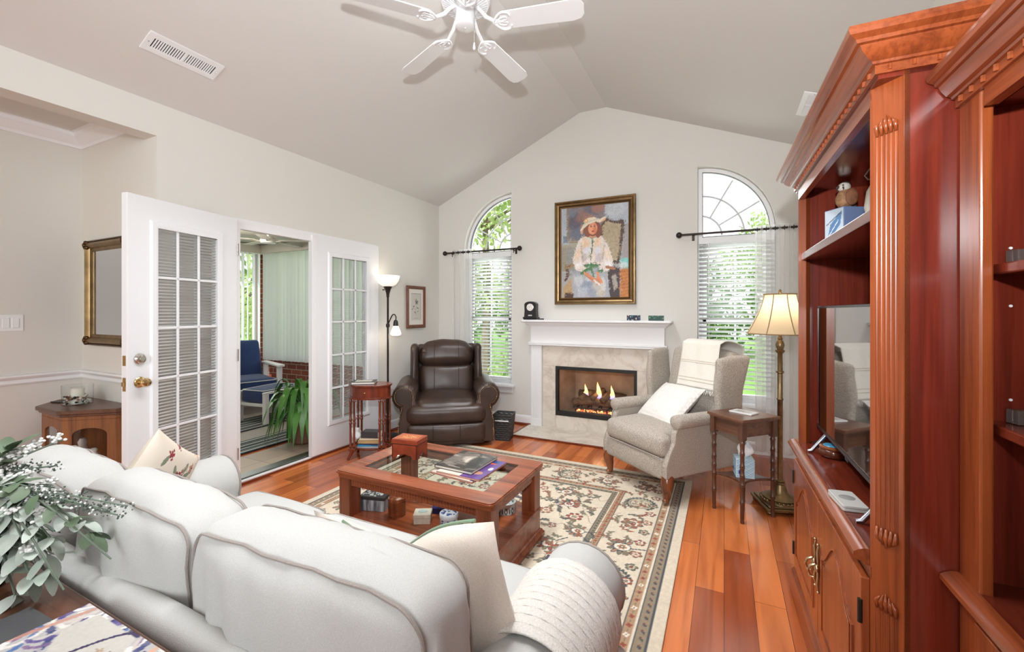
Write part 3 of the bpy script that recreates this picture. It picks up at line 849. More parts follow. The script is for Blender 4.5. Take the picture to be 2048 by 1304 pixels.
# vertical blinds: valance and vanes
M_VANE = plain('vane_white', S(226, 228, 228), 0.55, trans=0.0)
m, n, l, p = new_mat('vane_cloth'); p.inputs['Base Color'].default_value = S(206, 208, 208); setp(p, rough=0.6)
n_tl = n.new('ShaderNodeBsdfTranslucent'); n_tl.inputs[0].default_value = S(214, 220, 218); mx = n.new('ShaderNodeMixShader'); mx.inputs[0].default_value = 0.42
l.new(p.outputs[0], mx.inputs[1]); l.new(n_tl.outputs[0], mx.inputs[2]); l.new(mx.outputs[0], n['Material Output'].inputs[0])
M_VANE = m
def vertical_blind(along, label, spots, zb):
    t = thing('vertical_blind', label, 'blind', (SXF + 0.08, SYE - 0.08, 2.36), group='white vertical blinds of the sunroom')
    if along == 'Y': MB().box(-0.07, 0.05, -2.3, 0.07, -0.11, 0.02).build('valance', M_GREYPAINT, t, smooth=0, bevel=0.004)
    else: MB().box(0.055, 2.75, -0.05, 0.07, -0.11, 0.02).build('valance', M_GREYPAINT, t, smooth=0, bevel=0.004)
    for d, a in spots:
        c = (0, -d) if along == 'Y' else (d, 0)
        M = T(c[0], c[1], 0) @ RZ(a)
        b = MB().grid(lambda u, v: ((u - 0.5) * 0.089, 0.008 * (1 - (2 * u - 1) ** 2), -0.11 - v * (2.25 - zb)), 5, 2, M=M)
        o = b.build('vane', M_VANE, t, smooth=180)
    return t
rv = random.Random(3)
spots = [(0.05 + 0.085 * k + rv.uniform(-.01, .01), radians(-12 + rv.uniform(-12, 12))) for k in range(25)]
vertical_blind('Y', 'white vertical blind standing half open on the far sunroom wall', spots, 0.60)
spots = [(0.10 + 0.08 * k, radians(26 + rv.uniform(-34, 26))) for k in range(32)]
vertical_blind('X', 'white vertical blind drawn shut above the brick sill, behind the blue armchair', spots, 0.60)
# dome light
t = thing('dome_light', 'round glass dome light on the sunroom ceiling', 'ceiling light', (-5.32, 3.05, 2.39))
MB().lathe([(0.15, -0.012), (0.15, 0.0), (0.0, 0.0)], 24).build('base', M_NICKEL, t)
MB().lathe([(0.001, -0.075), (0.06, -0.068), (0.11, -0.045), (0.14, -0.012)], 24).build('glass_shade', emit('dome_glow', (1, 0.9, 0.75, 1), 2.2), t)
light('dome_bulb', 'POINT', (-5.32, 3.05, 2.22), 22, (1, 0.9, 0.76), 0.06)
# light-fan in the sunroom corner of the ceiling
t = thing('sunroom_fan', 'pale ceiling fan in the sunroom, half seen above the doorway', 'ceiling fan', (-5.45, 3.72, 2.39))
MB().lathe([(0.06, -0.02), (0.06, 0)], 16).lathe([(0.09, -0.13), (0.1, -0.09), (0.07, -0.05), (0.02, -0.04), (0.02, -0.02)], 18).build('motor', M_TRIM, t)
for k in range(5):
    M = RZ(k * 2 * pi / 5 + 0.5)
    MB().tube([(0.06, 0, -0.11), (0.13, 0, -0.105), (0.17, 0, -0.10)], 0.008, 6, ).cbox((0.36, 0, -0.1), (0.4, 0.11, 0.006)).build('blade', M_GREYPAINT, t).rotation_euler = (0, 0, k * 2 * pi / 5 + 0.5)

# striped rugs
def stripes_mat(name, axis, w, cols):
    m, n, l, p = new_mat(name)
    tc = n.new('ShaderNodeTexCoord'); sep = n.new('ShaderNodeSeparateXYZ'); l.new(tc.outputs['Object'], sep.inputs[0])
    d = n.new('ShaderNodeMath'); d.operation = 'DIVIDE'; d.inputs[1].default_value = w; l.new(sep.outputs[axis], d.inputs[0])
    f = n.new('ShaderNodeMath'); f.operation = 'FRACT'; l.new(d.outputs[0], f.inputs[0])
    r = ramp(n, l, f.outputs[0], cols); r.color_ramp.interpolation = 'CONSTANT'
    l.new(r.outputs[0], p.inputs['Base Color']); setp(p, rough=0.9); return m
dk, md, lt = S(38, 44, 48), S(88, 96, 98), S(176, 178, 172)
M_STRIPE = stripes_mat('striped_rug', 0, 0.3, [(0, dk), (0.14, lt), (0.22, dk), (0.3, md), (0.46, lt), (0.56, dk), (0.66, md), (0.78, dk), (0.84, lt), (0.92, md)])
o = MB().box(-0.19, 0.19, -0.95, 0.95, 0.004, 0.014).build('striped_runner', M_STRIPE, smooth=0, loc=(-4.26, 2.85, 0)); tag(o, 'grey and black striped runner just inside the patio doorway', 'rug', 'striped rugs of the sunroom')
o = MB().box(-0.25, 0.3, -0.75, 0.75, 0.0, 0.011).build('striped_rug', M_STRIPE, smooth=0, loc=(-5.14, 3.6, 0)); tag(o, 'grey and black striped rug under the blue footstool', 'rug', 'striped rugs of the sunroom')

# blue cushioned patio chair and footstool
M_NAVY = fabric('navy_cloth', S(36, 62, 112), S(28, 50, 96), 300, bump=0.2)
M_PIPE = fabric('white_piping', S(222, 224, 226), None, 300)
t = thing('patio_armchair', 'white framed patio armchair with thick navy cushions', 'chair', (-5.86, 3.64, 0.0), radians(72))
fm = MB()
for s in (-1, 1):
    part = MB().box(s * 0.36 - 0.03, s * 0.36 + 0.03, -0.33, -0.27, 0, 0.6).build('leg', M_TRIM, t, smooth=0, bevel=0.006)
    part = MB().box(s * 0.36 - 0.03, s * 0.36 + 0.03, 0.27, 0.33, 0, 0.6).build('leg', M_TRIM, t, smooth=0, bevel=0.006)
    MB().prism(rrect(s * 0.36 - 0.045, s * 0.36 + 0.045, -0.40, 0.36, 0.03), 0.6, 0.628).build('armrest', M_TRIM, t, smooth=30, bevel=0.005)
MB().box(-0.34, 0.34, -0.32, 0.32, 0.24, 0.30).build('seat_frame', M_TRIM, t, smooth=0, bevel=0.005)
MB().box(-0.34, 0.34, 0.36, 0.4, 0.3, 0.86, RX(radians(-8))).build('back_frame', M_TRIM, t, smooth=0, bevel=0.005)
c = MB().soft((0, -0.02, 0.375), (0.64, 0.66, 0.15), 0.05, (0, 0, 0.02), 10).build('seat_cushion', M_NAVY, t, smooth=180)
MB().tube([(x, y, 0.43) for x, y in rrect(-0.315, 0.315, -0.345, 0.305, 0.05)], 0.006, 6, closed=True).build('piping', M_PIPE, c)
c = MB().soft((0, 0.22, 0.70), (0.66, 0.15, 0.62), 0.06, (0, 0.04, 0), 12, M=T(0, 0.06, 0) @ RX(radians(-14)), wr=0.012, wsc=7).build('back_cushion', M_NAVY, t, smooth=180)
t = thing('footstool', 'white framed footstool with a navy cushion piped in white', 'footstool', (-5.13, 3.55, 0.011), radians(7))
for sx in (-1, 1):
    for sy in (-1, 1):
        MB().box(sx * 0.205 - 0.026, sx * 0.205 + 0.026, sy * 0.27 - 0.026, sy * 0.27 + 0.026, 0, 0.35).build('leg', M_TRIM, t, smooth=0, bevel=0.005)
    MB().prism([(sx * 0.205 - 0.026, -0.30), (sx * 0.205 + 0.026, -0.30), (sx * 0.205 + 0.026, 0.30), (sx * 0.205 - 0.026, 0.30)], 0.35, 0.375).build('side_rail', M_TRIM, t, smooth=0, bevel=0.006)
MB().box(-0.2, 0.2, -0.285, 0.285, 0.2, 0.235).build('frame', M_TRIM, t, smooth=0, bevel=0.004)
c = MB().soft((0, 0, 0.315), (0.36, 0.56, 0.15), 0.03, (0, 0, 0.01), 8).build('cushion', M_NAVY, t, smooth=180)
MB().tube([(x, y, 0.388) for x, y in rrect(-0.175, 0.175, -0.275, 0.275, 0.03)], 0.006, 6, closed=True).build('piping', M_PIPE, c)

# plant
M_LEAF = plain('lily_leaf', S(92, 146, 62), 0.36, col2=S(52, 104, 42), noise_scale=5)
def leaf_strip(b, base, az, L, rise, droop, w, nseg=9, fold=0.25):
    pts = []
    for i in range(nseg + 1):
        s = i / nseg
        r = L * (s * (1 - 0.25 * s))
        z = rise * sin(pi * min(1, s * 0.75)) - droop * s ** 2.2
        pts.append(Vector(base) + Vector((cos(az) * r, sin(az) * r, z)))
    vs_ = []; fs = []
    side = Vector((-sin(az), cos(az), 0))
    for i, q in enumerate(pts):
        s = i / nseg
        ww = w * (0.04 if s < 0.3 else max(0.02, sin(pi * min(1, (s - 0.3) / 0.7) ** 0.8)))
        vs_ += [q - side * ww + Vector((0, 0, fold * ww)), q, q + side * ww + Vector((0, 0, fold * ww))]
    for i in range(nseg):
        for k in (0, 1):
            a = i * 3 + k; fs.append((a, a + 1, a + 4, a + 3))
    b.add(vs_, fs)
t = thing('peace_lily', 'leafy green potted plant arching out from behind the closed patio door', 'plant', (-3.885, 3.04, 0.0045))
MB().lathe([(0.1, 0), (0.12, 0.02), (0.14, 0.26), (0.155, 0.27), (0.155, 0.30), (0.135, 0.30), (0.13, 0.27), (0.001, 0.265)], 24).build('pot', plain('terracotta', S(126, 84, 66), 0.7), t)
rl = random.Random(11)
for k in range(64):
    b = MB(); az = rl.uniform(0, 2 * pi)
    if k % 3 == 0: az = rl.uniform(radians(195), radians(285))
    L = rl.uniform(0.28, 0.5)
    leaf_strip(b, (rl.uniform(-.05, .05), rl.uniform(-.05, .05), 0.27), az, L, rl.uniform(0.12, 0.5), rl.uniform(0.08, 0.42) + L * 0.2, rl.uniform(0.026, 0.044))
    b.build('leaf', M_LEAF, t, smooth=180)

# ================================================================== OUTDOORS
M_LAWN = plain('lawn_grass', S(128, 172, 84), 0.9, noise_scale=1.2, col2=S(92, 140, 60), bump=0.6, bump_scale=40)
gm = MB().grid(lambda u, v: (-30 + u * 60, -8 + v * 40, -0.25 + 0.08 * noise.noise(Vector((u * 9, v * 7, 0)))), 40, 30)
struct(gm.build('ground', M_LAWN, smooth=180), 'bright green lawn behind the house')
def leaf_mat(name, a, b):
    m, n, l, p = new_mat(name); p.inputs['Base Color'].default_value = a
    v = coords(n, l); t_ = n.new('ShaderNodeTexNoise'); t_.inputs['Scale'].default_value = 1.4; t_.inputs['Detail'].default_value = 3; l.new(v, t_.inputs['Vector'])
    r = ramp(n, l, t_.outputs['Fac'], [(0.35, a), (0.65, b)]); l.new(r.outputs[0], p.inputs['Base Color']); setp(p, rough=0.5)
    tl = n.new('ShaderNodeBsdfTranslucent'); l.new(r.outputs[0], tl.inputs[0]); mx = n.new('ShaderNodeMixShader'); mx.inputs[0].default_value = 0.45
    l.new(p.outputs[0], mx.inputs[1]); l.new(tl.outputs[0], mx.inputs[2]); l.new(mx.outputs[0], n['Material Output'].inputs[0]); return m
LM = [leaf_mat('leaf_bright', S(210, 222, 166), S(178, 202, 132)), leaf_mat('leaf_mid', S(182, 206, 140), S(146, 178, 108)), leaf_mat('leaf_deep', S(124, 160, 92), S(90, 128, 70))]
M_BARK = plain('bark', S(138, 122, 106), 0.9, noise_amt=0.3, noise_scale=9, bump=0.6, bump_scale=20)
def leaf_cloud(b, c, r, n_, size, rnd):
    for _ in range(n_):
        while True:
            q = Vector((rnd.uniform(-1, 1), rnd.uniform(-1, 1), rnd.uniform(-1, 1)))
            if q.length <= 1: break
        q = q * (0.55 + 0.45 * rnd.random()) ; q = Vector(c) + Vector((q.x * r[0], q.y * r[1], q.z * r[2]))
        a = Vector((rnd.gauss(0, 1), rnd.gauss(0, 1), rnd.gauss(0, .6))).normalized(); d = a.orthogonal().normalized(); d = Matrix.Rotation(rnd.uniform(0, 6.3), 3, a) @ d
        e = a.cross(d); s = size * rnd.uniform(0.6, 1.3)
        k = len(b.v)
        b.v += [tuple(q - d * s), tuple(q - e * s * 0.45), tuple(q + d * s), tuple(q + e * s * 0.45)]
        b.f.append((k, k + 1, k + 2, k + 3))
def tree(x, y, h, cr, k, label, n_=2600, size=0.09, low=0.35, seed=0, name='garden_tree'):
    rnd = random.Random(seed)
    t = thing(name, label, 'tree', (x, y, -0.25), group='garden trees behind the house')
    tr = MB().tube([(0, 0, -0.1), (0.03, 0.02, h * .3), (-0.04, 0.05, h * .6), (0.02, 0, h * .9)], [0.14, 0.11, 0.07, 0.02], 8)
    for _ in range(6):
        z = h * rnd.uniform(.3, .75); a = rnd.uniform(0, 6.3); r_ = cr * rnd.uniform(.5, .9)
        tr.tube([(0, 0, z), (cos(a) * r_ * .5, sin(a) * r_ * .5, z + .3), (cos(a) * r_, sin(a) * r_, z + .8)], [0.05, 0.03, 0.01], 6)
    tr.build('trunk', M_BARK, t)
    b = MB()
    for _ in range(16):
        a = rnd.uniform(0, 6.3); rr = cr * rnd.uniform(0, 0.75); z = h * (low + (0.92 - low) * rnd.random())
        leaf_cloud(b, (cos(a) * rr, sin(a) * rr, z), (cr * .5, cr * .5, cr * .42), n_ // 16, size, rnd)
    b.build('crown', LM[k], t, smooth=0)
    return t
tree(-4.9, 8.6, 5.6, 2.0, 0, 'bright leafy tree filling the arch of the window beside the recliner', seed=1, n_=4200)
tree(-2.6, 12.6, 4.6, 1.7, 1, 'middle green tree seen low through the blind beside the recliner', seed=2, n_=3000, low=0.25)
tree(1.9, 14.5, 5.0, 2.0, 1, 'middle green tree in the arch of the window behind the wing chair', seed=3, n_=3600, low=0.3)
tree(-0.9, 16.5, 3.6, 1.7, 2, 'deep green tree behind the blind of the wing chair window', seed=4, n_=3000, low=0.15)
tree(4.9, 17.0, 5.0, 2.0, 0, 'pale green tree standing right of the wing chair window', seed=5, n_=2400, low=0.2)
for i, (x, y, h, k) in enumerate(((-9.4, 3.2, 4.2, 1), (-9.2, 6.4, 4.6, 0), (-11.8, 1.0, 5.2, 2), (-7.2, 10.0, 4.4, 2))):
    tree(x, y, h, 1.5, k, ['leafy tree close outside the far sunroom window', 'bright tree beyond the sunroom corner', 'deep green tree behind the other sunroom trees', 'deep green tree outside the blinds behind the blue armchair'][i], seed=20 + i, n_=2600, low=0.15)
rs = random.Random(9)
for i, (x, y) in enumerate(((-3.6, 7.6), (-2.2, 8.6), (-0.4, 10.6), (1.6, 10.2))):
    t = thing('garden_shrub', ['round shrub nearest the recliner window', 'low shrub seen through the recliner window blind', 'low shrub on the lawn behind the fireplace wall', 'low shrub on the lawn right of the wing chair window'][i], 'shrub', (x, y, -0.25), group='garden shrubs on the lawn')
    b = MB(); leaf_cloud(b, (0, 0, 0.45), (0.7, 0.6, 0.5), 900, 0.06, rs); b.build('foliage', LM[(i + 1) % 3], t, smooth=0)
    MB().tube([(0, 0, -0.05), (0.02, 0, 0.4)], [0.03, 0.015], 6).build('stem', M_BARK, t)
b = MB()
for k in range(60):
    x = -24 + k * 0.85; leaf_cloud(b, (x, 19 + 2 * sin(k * 1.7), 1.2 + 0.8 * (k % 3 == 0)), (1.3, 1.0, 1.8), 110, 0.2, rs)
for k in range(26):
    leaf_cloud(b, (-13.5 + 0.7 * sin(k * 2.1), -3 + k * 0.8, 1.5), (1.0, 1.2, 2.2), 110, 0.2, rs)
tag(b.build('treeline', LM[2], smooth=0), 'line of dense woods closing off the lawn', 'woods', kind='stuff')

# ================================================================== FIREPLACE
m, n, l, p = new_mat('cream_marble')
v = coords(n, l, (1, 1, 1))
tn = n.new('ShaderNodeTexNoise'); tn.inputs['Scale'].default_value = 3.2; tn.inputs['Detail'].default_value = 8; tn.inputs['Distortion'].default_value = 1.6
l.new(v, tn.inputs['Vector'])
vo = n.new('ShaderNodeTexVoronoi'); vo.feature = 'DISTANCE_TO_EDGE'; vo.inputs['Scale'].default_value = 4.5
mxv = n.new('ShaderNodeMixRGB'); mxv.inputs[0].default_value = 0.42; l.new(v, mxv.inputs[1]); l.new(tn.outputs['Color'], mxv.inputs[2]); l.new(mxv.outputs[0], vo.inputs['Vector'])
r1 = ramp(n, l, tn.outputs['Fac'], [(0.3, S(206, 194, 180)), (0.6, S(226, 217, 205))])
r2 = ramp(n, l, vo.outputs['Distance'], [(0.0, (0.80, 0.75, 0.70, 1)), (0.018, (0.95, 0.94, 0.92, 1)), (0.08, (1, 1, 1, 1))])
mu = n.new('ShaderNodeMixRGB'); mu.blend_type = 'MULTIPLY'; mu.inputs[0].default_value = 0.8; l.new(r1.outputs[0], mu.inputs[1]); l.new(r2.outputs[0], mu.inputs[2])
l.new(mu.outputs[0], p.inputs['Base Color']); setp(p, rough=0.22)
M_MARBLE = m
m, n, l, p = new_mat('firebrick')
v = coords(n, l, (1, 1, 1), (radians(90), 0, 0)); tn = n.new('ShaderNodeTexNoise'); tn.inputs['Scale'].default_value = 5; tn.inputs['Detail'].default_value = 4; l.new(v, tn.inputs['Vector'])
r1 = ramp(n, l, tn.outputs['Fac'], [(0.3, S(150, 118, 94)), (0.7, S(190, 156, 128))]); l.new(r1.outputs[0], p.inputs['Base Color']); setp(p, rough=0.9); add_bump(n, l, p, tn.outputs['Fac'], 0.3)
M_FIREBRICK = m
FY = YB - 0.02
t = thing('fireplace', 'white panelled fireplace with cream marble surround', 'fireplace', (CX, YB, 0))
ft = t
# marble surround (flat slabs) with the firebox opening
a0, a1, b0, b1 = FBX0 - CX, FBX1 - CX, FBZ0, FBZ1
def slabm(nm, x0, x1, z0, z1): return MB().box(x0, x1, -0.02, -0.001, z0, z1).build(nm, M_MARBLE, t, smooth=0, bevel=0.0015)
slabm('marble_slab', -0.61, 0.61, b1 + 0.001, 0.962); slabm('marble_slab', -0.61, a0 - 0.001, 0.0, b1); slabm('marble_slab', a1 + 0.001, 0.61, 0.0, b1); slabm('marble_slab', a0, a1, 0.0, b0 - 0.001)
MB().box(-0.775, 0.775, -0.49, -0.022, 0.0, 0.016).build('hearth', M_MARBLE, t, smooth=0, bevel=0.003)
MB().box(-0.79, 0.79, -0.51, -0.4905, 0.0, 0.018).box(-0.79, -0.7755, -0.49, -0.03, 0, 0.018).box(0.7755, 0.79, -0.49, -0.03, 0, 0.018).build('hearth_trim', M_SHOE, t, smooth=0, bevel=0.003)
for s in (-1, 1):
    pl = MB(); xa, xb = sorted((s * 0.612, s * 0.745))
    out = [(xa, 0), (xa, -0.055)]
    k = 6; w = (xb - xa - 0.03) / k
    for i in range(k):
        c0 = xa + 0.015 + w * i
        out += [(c0 + 0.003, -0.055)] + [(c0 + w / 2 + (w / 2 - 0.003) * sin(q), -0.055 + (w / 2 - 0.003) * cos(q) * 0.7) for q in np.linspace(-pi / 2, pi / 2, 6)] + [(c0 + w - 0.003, -0.055)]
    out += [(xb, -0.055), (xb, 0)]
    pl.prism(out, 0.10, 0.955); pl.box(xa - 0.002, xb + 0.002, -0.06, 0, 0.017, 0.10)
    pl.build('pilaster', M_TRIM, t, smooth=30)
MB().box(-0.745, 0.745, -0.065, 0, 0.99, 1.215).box(-0.74, 0.74, -0.03, 0, 0.955, 0.99).build('frieze', M_TRIM, t, smooth=0, bevel=0.002)
lm = [(0, 0), (0.022, 0.0), (0.026, 0.008), (0.018, 0.014), (0.024, 0.022), (0.024, 0.034), (0.012, 0.04), (0, 0.04)]
MB().mould(lm, [(-0.745, -0.001, 0.958), (-0.745, -0.06, 0.958), (0.745, -0.06, 0.958), (0.745, -0.001, 0.958)][::-1] if 0 else [(-0.745, -0.001, 0.958), (-0.745, -0.06, 0.958), (0.745, -0.06, 0.958), (0.745, -0.001, 0.958)]).build('lower_moulding', M_TRIM, t, smooth=30)
cm = [(0, 0), (0.008, 0.0), (0.012, 0.012), (0.02, 0.016), (0.045, 0.04), (0.05, 0.055), (0, 0.055)]
MB().mould(cm, [(-0.745, -0.001, 1.175), (-0.745, -0.065, 1.175), (0.745, -0.065, 1.175), (0.745, -0.001, 1.175)]).build('crown_moulding', M_TRIM, t, smooth=30)
MB().prism([(-0.825, 0), (-0.825, -0.17), (-0.81, -0.185), (0.81, -0.185), (0.825, -0.17), (0.825, 0)], 1.23, 1.256).build('mantel_shelf', M_TRIM, t, smooth=0, bevel=0.006)
# firebox
fb = MB()
i0, i1 = a0 + 0.1, a1 - 0.1
D = 0.42
fb.add([(a0, 0.03, b0), (a0, 0.03, b1), (i0, D, b1), (i0, D, b0)], [(0, 1, 2, 3)]).add([(a1, 0.03, b0), (a1, 0.03, b1), (i1, D, b1), (i1, D, b0)], [(0, 1, 2, 3)])
fb.add([(i0, D, b0), (i0, D, b1), (i1, D, b1), (i1, D, b0)], [(0, 1, 2, 3)]).add([(a0, 0.03, b0), (a1, 0.03, b0), (i1, D, b0), (i0, D, b0)], [(0, 1, 2, 3)]).add([(a0, 0.03, b1), (a1, 0.03, b1), (i1, D, b1), (i0, D, b1)], [(0, 1, 2, 3)])
fo = fb.build('firebox', M_FIREBRICK, t, smooth=0); sm = fo.modifiers.new('solid', 'SOLIDIFY'); sm.thickness = 0.01
def rect2(x0, x1, z0, z1): return [(x0, z0), (x1, z0), (x1, z1), (x0, z1)]
MB().slab(rect2(a0 + 0.001, a1 - 0.001, b0 + 0.001, b1 - 0.001), [rect2(a0 + 0.03, a1 - 0.03, b0 + 0.05, b1 - 0.035)], -0.026, 0.03, lambda a, b, q: (a, q, b)).build('black_frame', M_BLACK, t, smooth=0, bevel=0.003)
MB().box(a0 + 0.03, a1 - 0.03, 0.012, 0.014, b0 + 0.05, b1 - 0.035).build('glass_front', M_GLASS, t, smooth=0)
MB().box(a0 + 0.06, a1 - 0.06, 0.03, 0.05, b0 + 0.012, b0 + 0.058).build('inner_rail', M_NICKEL, t, smooth=0)
light('fire_glow', 'POINT', (CX, YB + 0.16, 0.42), 2.2, (1, 0.55, 0.25), 0.06)
# log set
M_LOG = plain('ceramic_log', S(120, 88, 62), 0.9, noise_amt=0.65, noise_scale=14, bump=1.0, bump_scale=30)
t = thing('gas_log_set', 'gas log set with three flames over glowing embers', 'fire logs', (CX, YB + 0.2, FBZ0 + 0.012))
def log(pts, r, seed):
    b = MB(); P = bez(pts, 6); ring = []
    for i, q in enumerate(P):
        ring.append((q, r * (1 + 0.2 * noise.noise(Vector((i * 0.7, seed, 0))))))
    b.tube([q for q, _ in ring], [x for _, x in ring], 12)
    b.v = [tuple(Vector(w) + Vector(w).normalized() * 0.012 * noise.noise(Vector(w) * 30)) for w in b.v]
    return b.build('log', M_LOG, t, smooth=180)
log([(-0.3, -0.03, 0.12), (-0.1, -0.04, 0.145), (0.1, -0.03, 0.14), (0.3, -0.05, 0.12)], 0.045, 1)
log([(-0.26, 0.1, 0.19), (0, 0.09, 0.2), (0.28, 0.1, 0.18)], 0.055, 2)
log([(-0.2, -0.08, 0.16), (-0.12, 0.05, 0.23)], 0.04, 3)
log([(0.06, -0.1, 0.17), (0.14, 0.06, 0.25)], 0.038, 4)
log([(-0.06, -0.1, 0.19), (0.04, 0.06, 0.27)], 0.03, 5)
gr = MB()
for x in (-0.24, -0.12, 0, 0.12, 0.24): gr.tube([(x, -0.13, 0.0), (x, -0.13, 0.09), (x, -0.1, 0.075), (x, 0.1, 0.075), (x, 0.1, 0.0)], 0.008, 6)
gr.tube([(-0.28, -0.1, 0.075), (0.28, -0.1, 0.075)], 0.008, 6).tube([(-0.28, 0.09, 0.075), (0.28, 0.09, 0.075)], 0.008, 6)
gr.build('grate', M_BLACK, t)
m, n, l, p = new_mat('embers'); v = coords(n, l); vo = n.new('ShaderNodeTexNoise'); vo.inputs['Scale'].default_value = 60; l.new(v, vo.inputs['Vector'])
r1 = ramp(n, l, vo.outputs['Fac'], [(0.42, S(30, 22, 26)), (0.5, S(240, 70, 20)), (0.62, S(255, 200, 120))]); l.new(r1.outputs[0], p.inputs['Emission Color']); p.inputs['Emission Strength'].default_value = 3.0; p.inputs['Base Color'].default_value = S(40, 30, 30)
rr = random.Random(4); eb = MB()
for _ in range(170): eb.ball((rr.uniform(-0.22, 0.2), rr.uniform(-0.16, -0.09), 0.03 + rr.uniform(0, 0.02)), rr.uniform(0.008, 0.014), 6, 4)
eo = eb.build('ember_bed', m, t, smooth=180); eo['kind'] = 'stuff'
eb = MB()
for _ in range(200): eb.ball((rr.uniform(-0.32, 0.32), rr.uniform(-0.14, 0.0), 0.004 + rr.uniform(0, 0.012)), rr.uniform(0.006, 0.012), 6, 4)
eo = eb.build('ash_bed', plain('ash_grey', S(70, 66, 66), 0.9), t, smooth=180); eo['kind'] = 'stuff'
m = bpy.data.materials.new('flame'); m.use_nodes = True; n = m.node_tree.nodes; l = m.node_tree.links; n.clear()
out = n.new('ShaderNodeOutputMaterial'); em = n.new('ShaderNodeEmission'); tr = n.new('ShaderNodeBsdfTransparent'); mx = n.new('ShaderNodeMixShader')
tc = n.new('ShaderNodeTexCoord'); sep = n.new('ShaderNodeSeparateXYZ'); l.new(tc.outputs['Generated'], sep.inputs[0])
r1 = ramp(n, l, sep.outputs[2], [(0.0, (0.10, 0.12, 0.9, 1)), (0.2, (0.35, 0.3, 0.85, 1)), (0.42, (1, 0.62, 0.22, 1)), (0.75, (1, 0.72, 0.35, 1)), (1, (1, 0.4, 0.1, 1))])
lw = n.new('ShaderNodeLayerWeight'); lw.inputs[0].default_value = 0.4
r2 = ramp(n, l, lw.outputs['Facing'], [(0.0, (0.9, 0.9, 0.9, 1)), (0.75, (0.05, 0.05, 0.05, 1))])
l.new(r1.outputs[0], em.inputs[0]); em.inputs[1].default_value = 2.0; l.new(r2.outputs[0], mx.inputs[0]); l.new(tr.outputs[0], mx.inputs[1]); l.new(em.outputs[0], mx.inputs[2]); l.new(mx.outputs[0], out.inputs[0])
M_FLAME = m
for (x, y, z, h, w) in ((-0.15, -0.02, 0.17, 0.17, 0.027), (0.0, -0.03, 0.15, 0.225, 0.036), (0.155, -0.02, 0.16, 0.185, 0.028)):
    b = MB()
    for (dx, hh, ww, sd) in ((0, 1, 1, 0), (0.012, 0.72, 0.7, 1.3), (-0.012, 0.6, 0.7, 2.2)):
        prof = [(0.001, 0), (0.7, 0.12), (1, 0.3), (0.75, 0.55), (0.4, 0.8), (0.02, 1)]
        P = bez([(a, c, 0) for a, c in prof], 4)
        rings = []
        for q in P:
            ox = dx + 0.012 * sin(q.y * 5 + sd) * q.y
            rings.append([(x + ox + max(0.001, q.x) * w * ww * cos(k * pi / 5), y + max(0.001, q.x) * w * 0.7 * ww * sin(k * pi / 5), z + q.y * h * hh) for k in range(10)])
        b.loft(rings)
    b.build('flame', M_FLAME, t, smooth=180)

# ---- things on the mantel
MZ = 1.256
t = thing('mantel_clock', 'black mantel clock with a round white dial', 'clock', (-2.01, YB - 0.105, MZ))
MB().slab([(-0.076, 0.03), (0.076, 0.03), (0.07, 0.10), (0.073, 0.18), (0.062, 0.192)] + circ(0, 0.08, 0.13, radians(65), radians(115), 8) + [(-0.062, 0.192), (-0.073, 0.18), (-0.07, 0.10)], [], -0.035, 0.035, lambda a, b, q: (a, q, b)).build('case', plain('black_case', S(30, 29, 30), 0.35), t, smooth=30, bevel=0.004)
MB().box(-0.088, 0.088, -0.045, 0.045, 0.012, 0.03).box(-0.083, 0.083, -0.04, 0.04, 0.0, 0.012).build('plinth', plain('black_case2', S(30, 29, 30), 0.3), t, smooth=0, bevel=0.003)
MB().lathe([(0.0, 0), (0.041, 0), (0.044, 0.003), (0.04, 0.005), (0.0, 0.005)], 28, T(0, -0.035, 0.142) @ RX(pi / 2)).build('bezel', M_NICKEL, t)
cv = Canvas(0.08, 0.08, 0.0008, (232, 230, 224))
for k in range(12):
    a = k * pi / 6; cv.line([(0.04 + 0.027 * sin(a), 0.04 + 0.027 * cos(a)), (0.04 + 0.035 * sin(a), 0.04 + 0.035 * cos(a))], 0.0022, (30, 30, 32))
M_PRINT = painted('print_matt', 0.55)
def disk_fn(cx, cz, r, y):
    def fn(X, Y):
        x = X / (2 * r) * 2 - 1; z = Y / (2 * r) * 2 - 1
        return (cx + x * np.sqrt(np.maximum(0, 1 - z * z / 2)) * r, y + 0 * X, cz + z * np.sqrt(np.maximum(0, 1 - x * x / 2)) * r)
    return fn
cv.mesh('dial', M_PRINT, disk_fn(0, 0.142, 0.04, -0.0405), t)
hb = MB().bar if 0 else None
hd = MB().tube([(0, -0.042, 0.142), (-0.016, -0.042, 0.152)], 0.0014, 5).tube([(0, -0.042, 0.142), (0.012, -0.042, 0.166)], 0.001, 5)
hd.build('hands', M_BLACK, t)
MB().box(-0.024, 0.024, -0.0365, -0.0345, 0.042, 0.056).build('name_plate', plain('silver_plate', S(190, 190, 188), 0.35), t, smooth=0)
t = MB().prism(rrect(-0.035, 0.035, -0.018, 0.018, 0.006), 0, 0.014).build('remote_control', M_BLACK, smooth=0, bevel=0.003, loc=(-1.885, YB - 0.12, MZ), rot=(0, 0, 0.15)); tag(t, 'small flat black remote control lying beside the mantel clock', 'remote control')
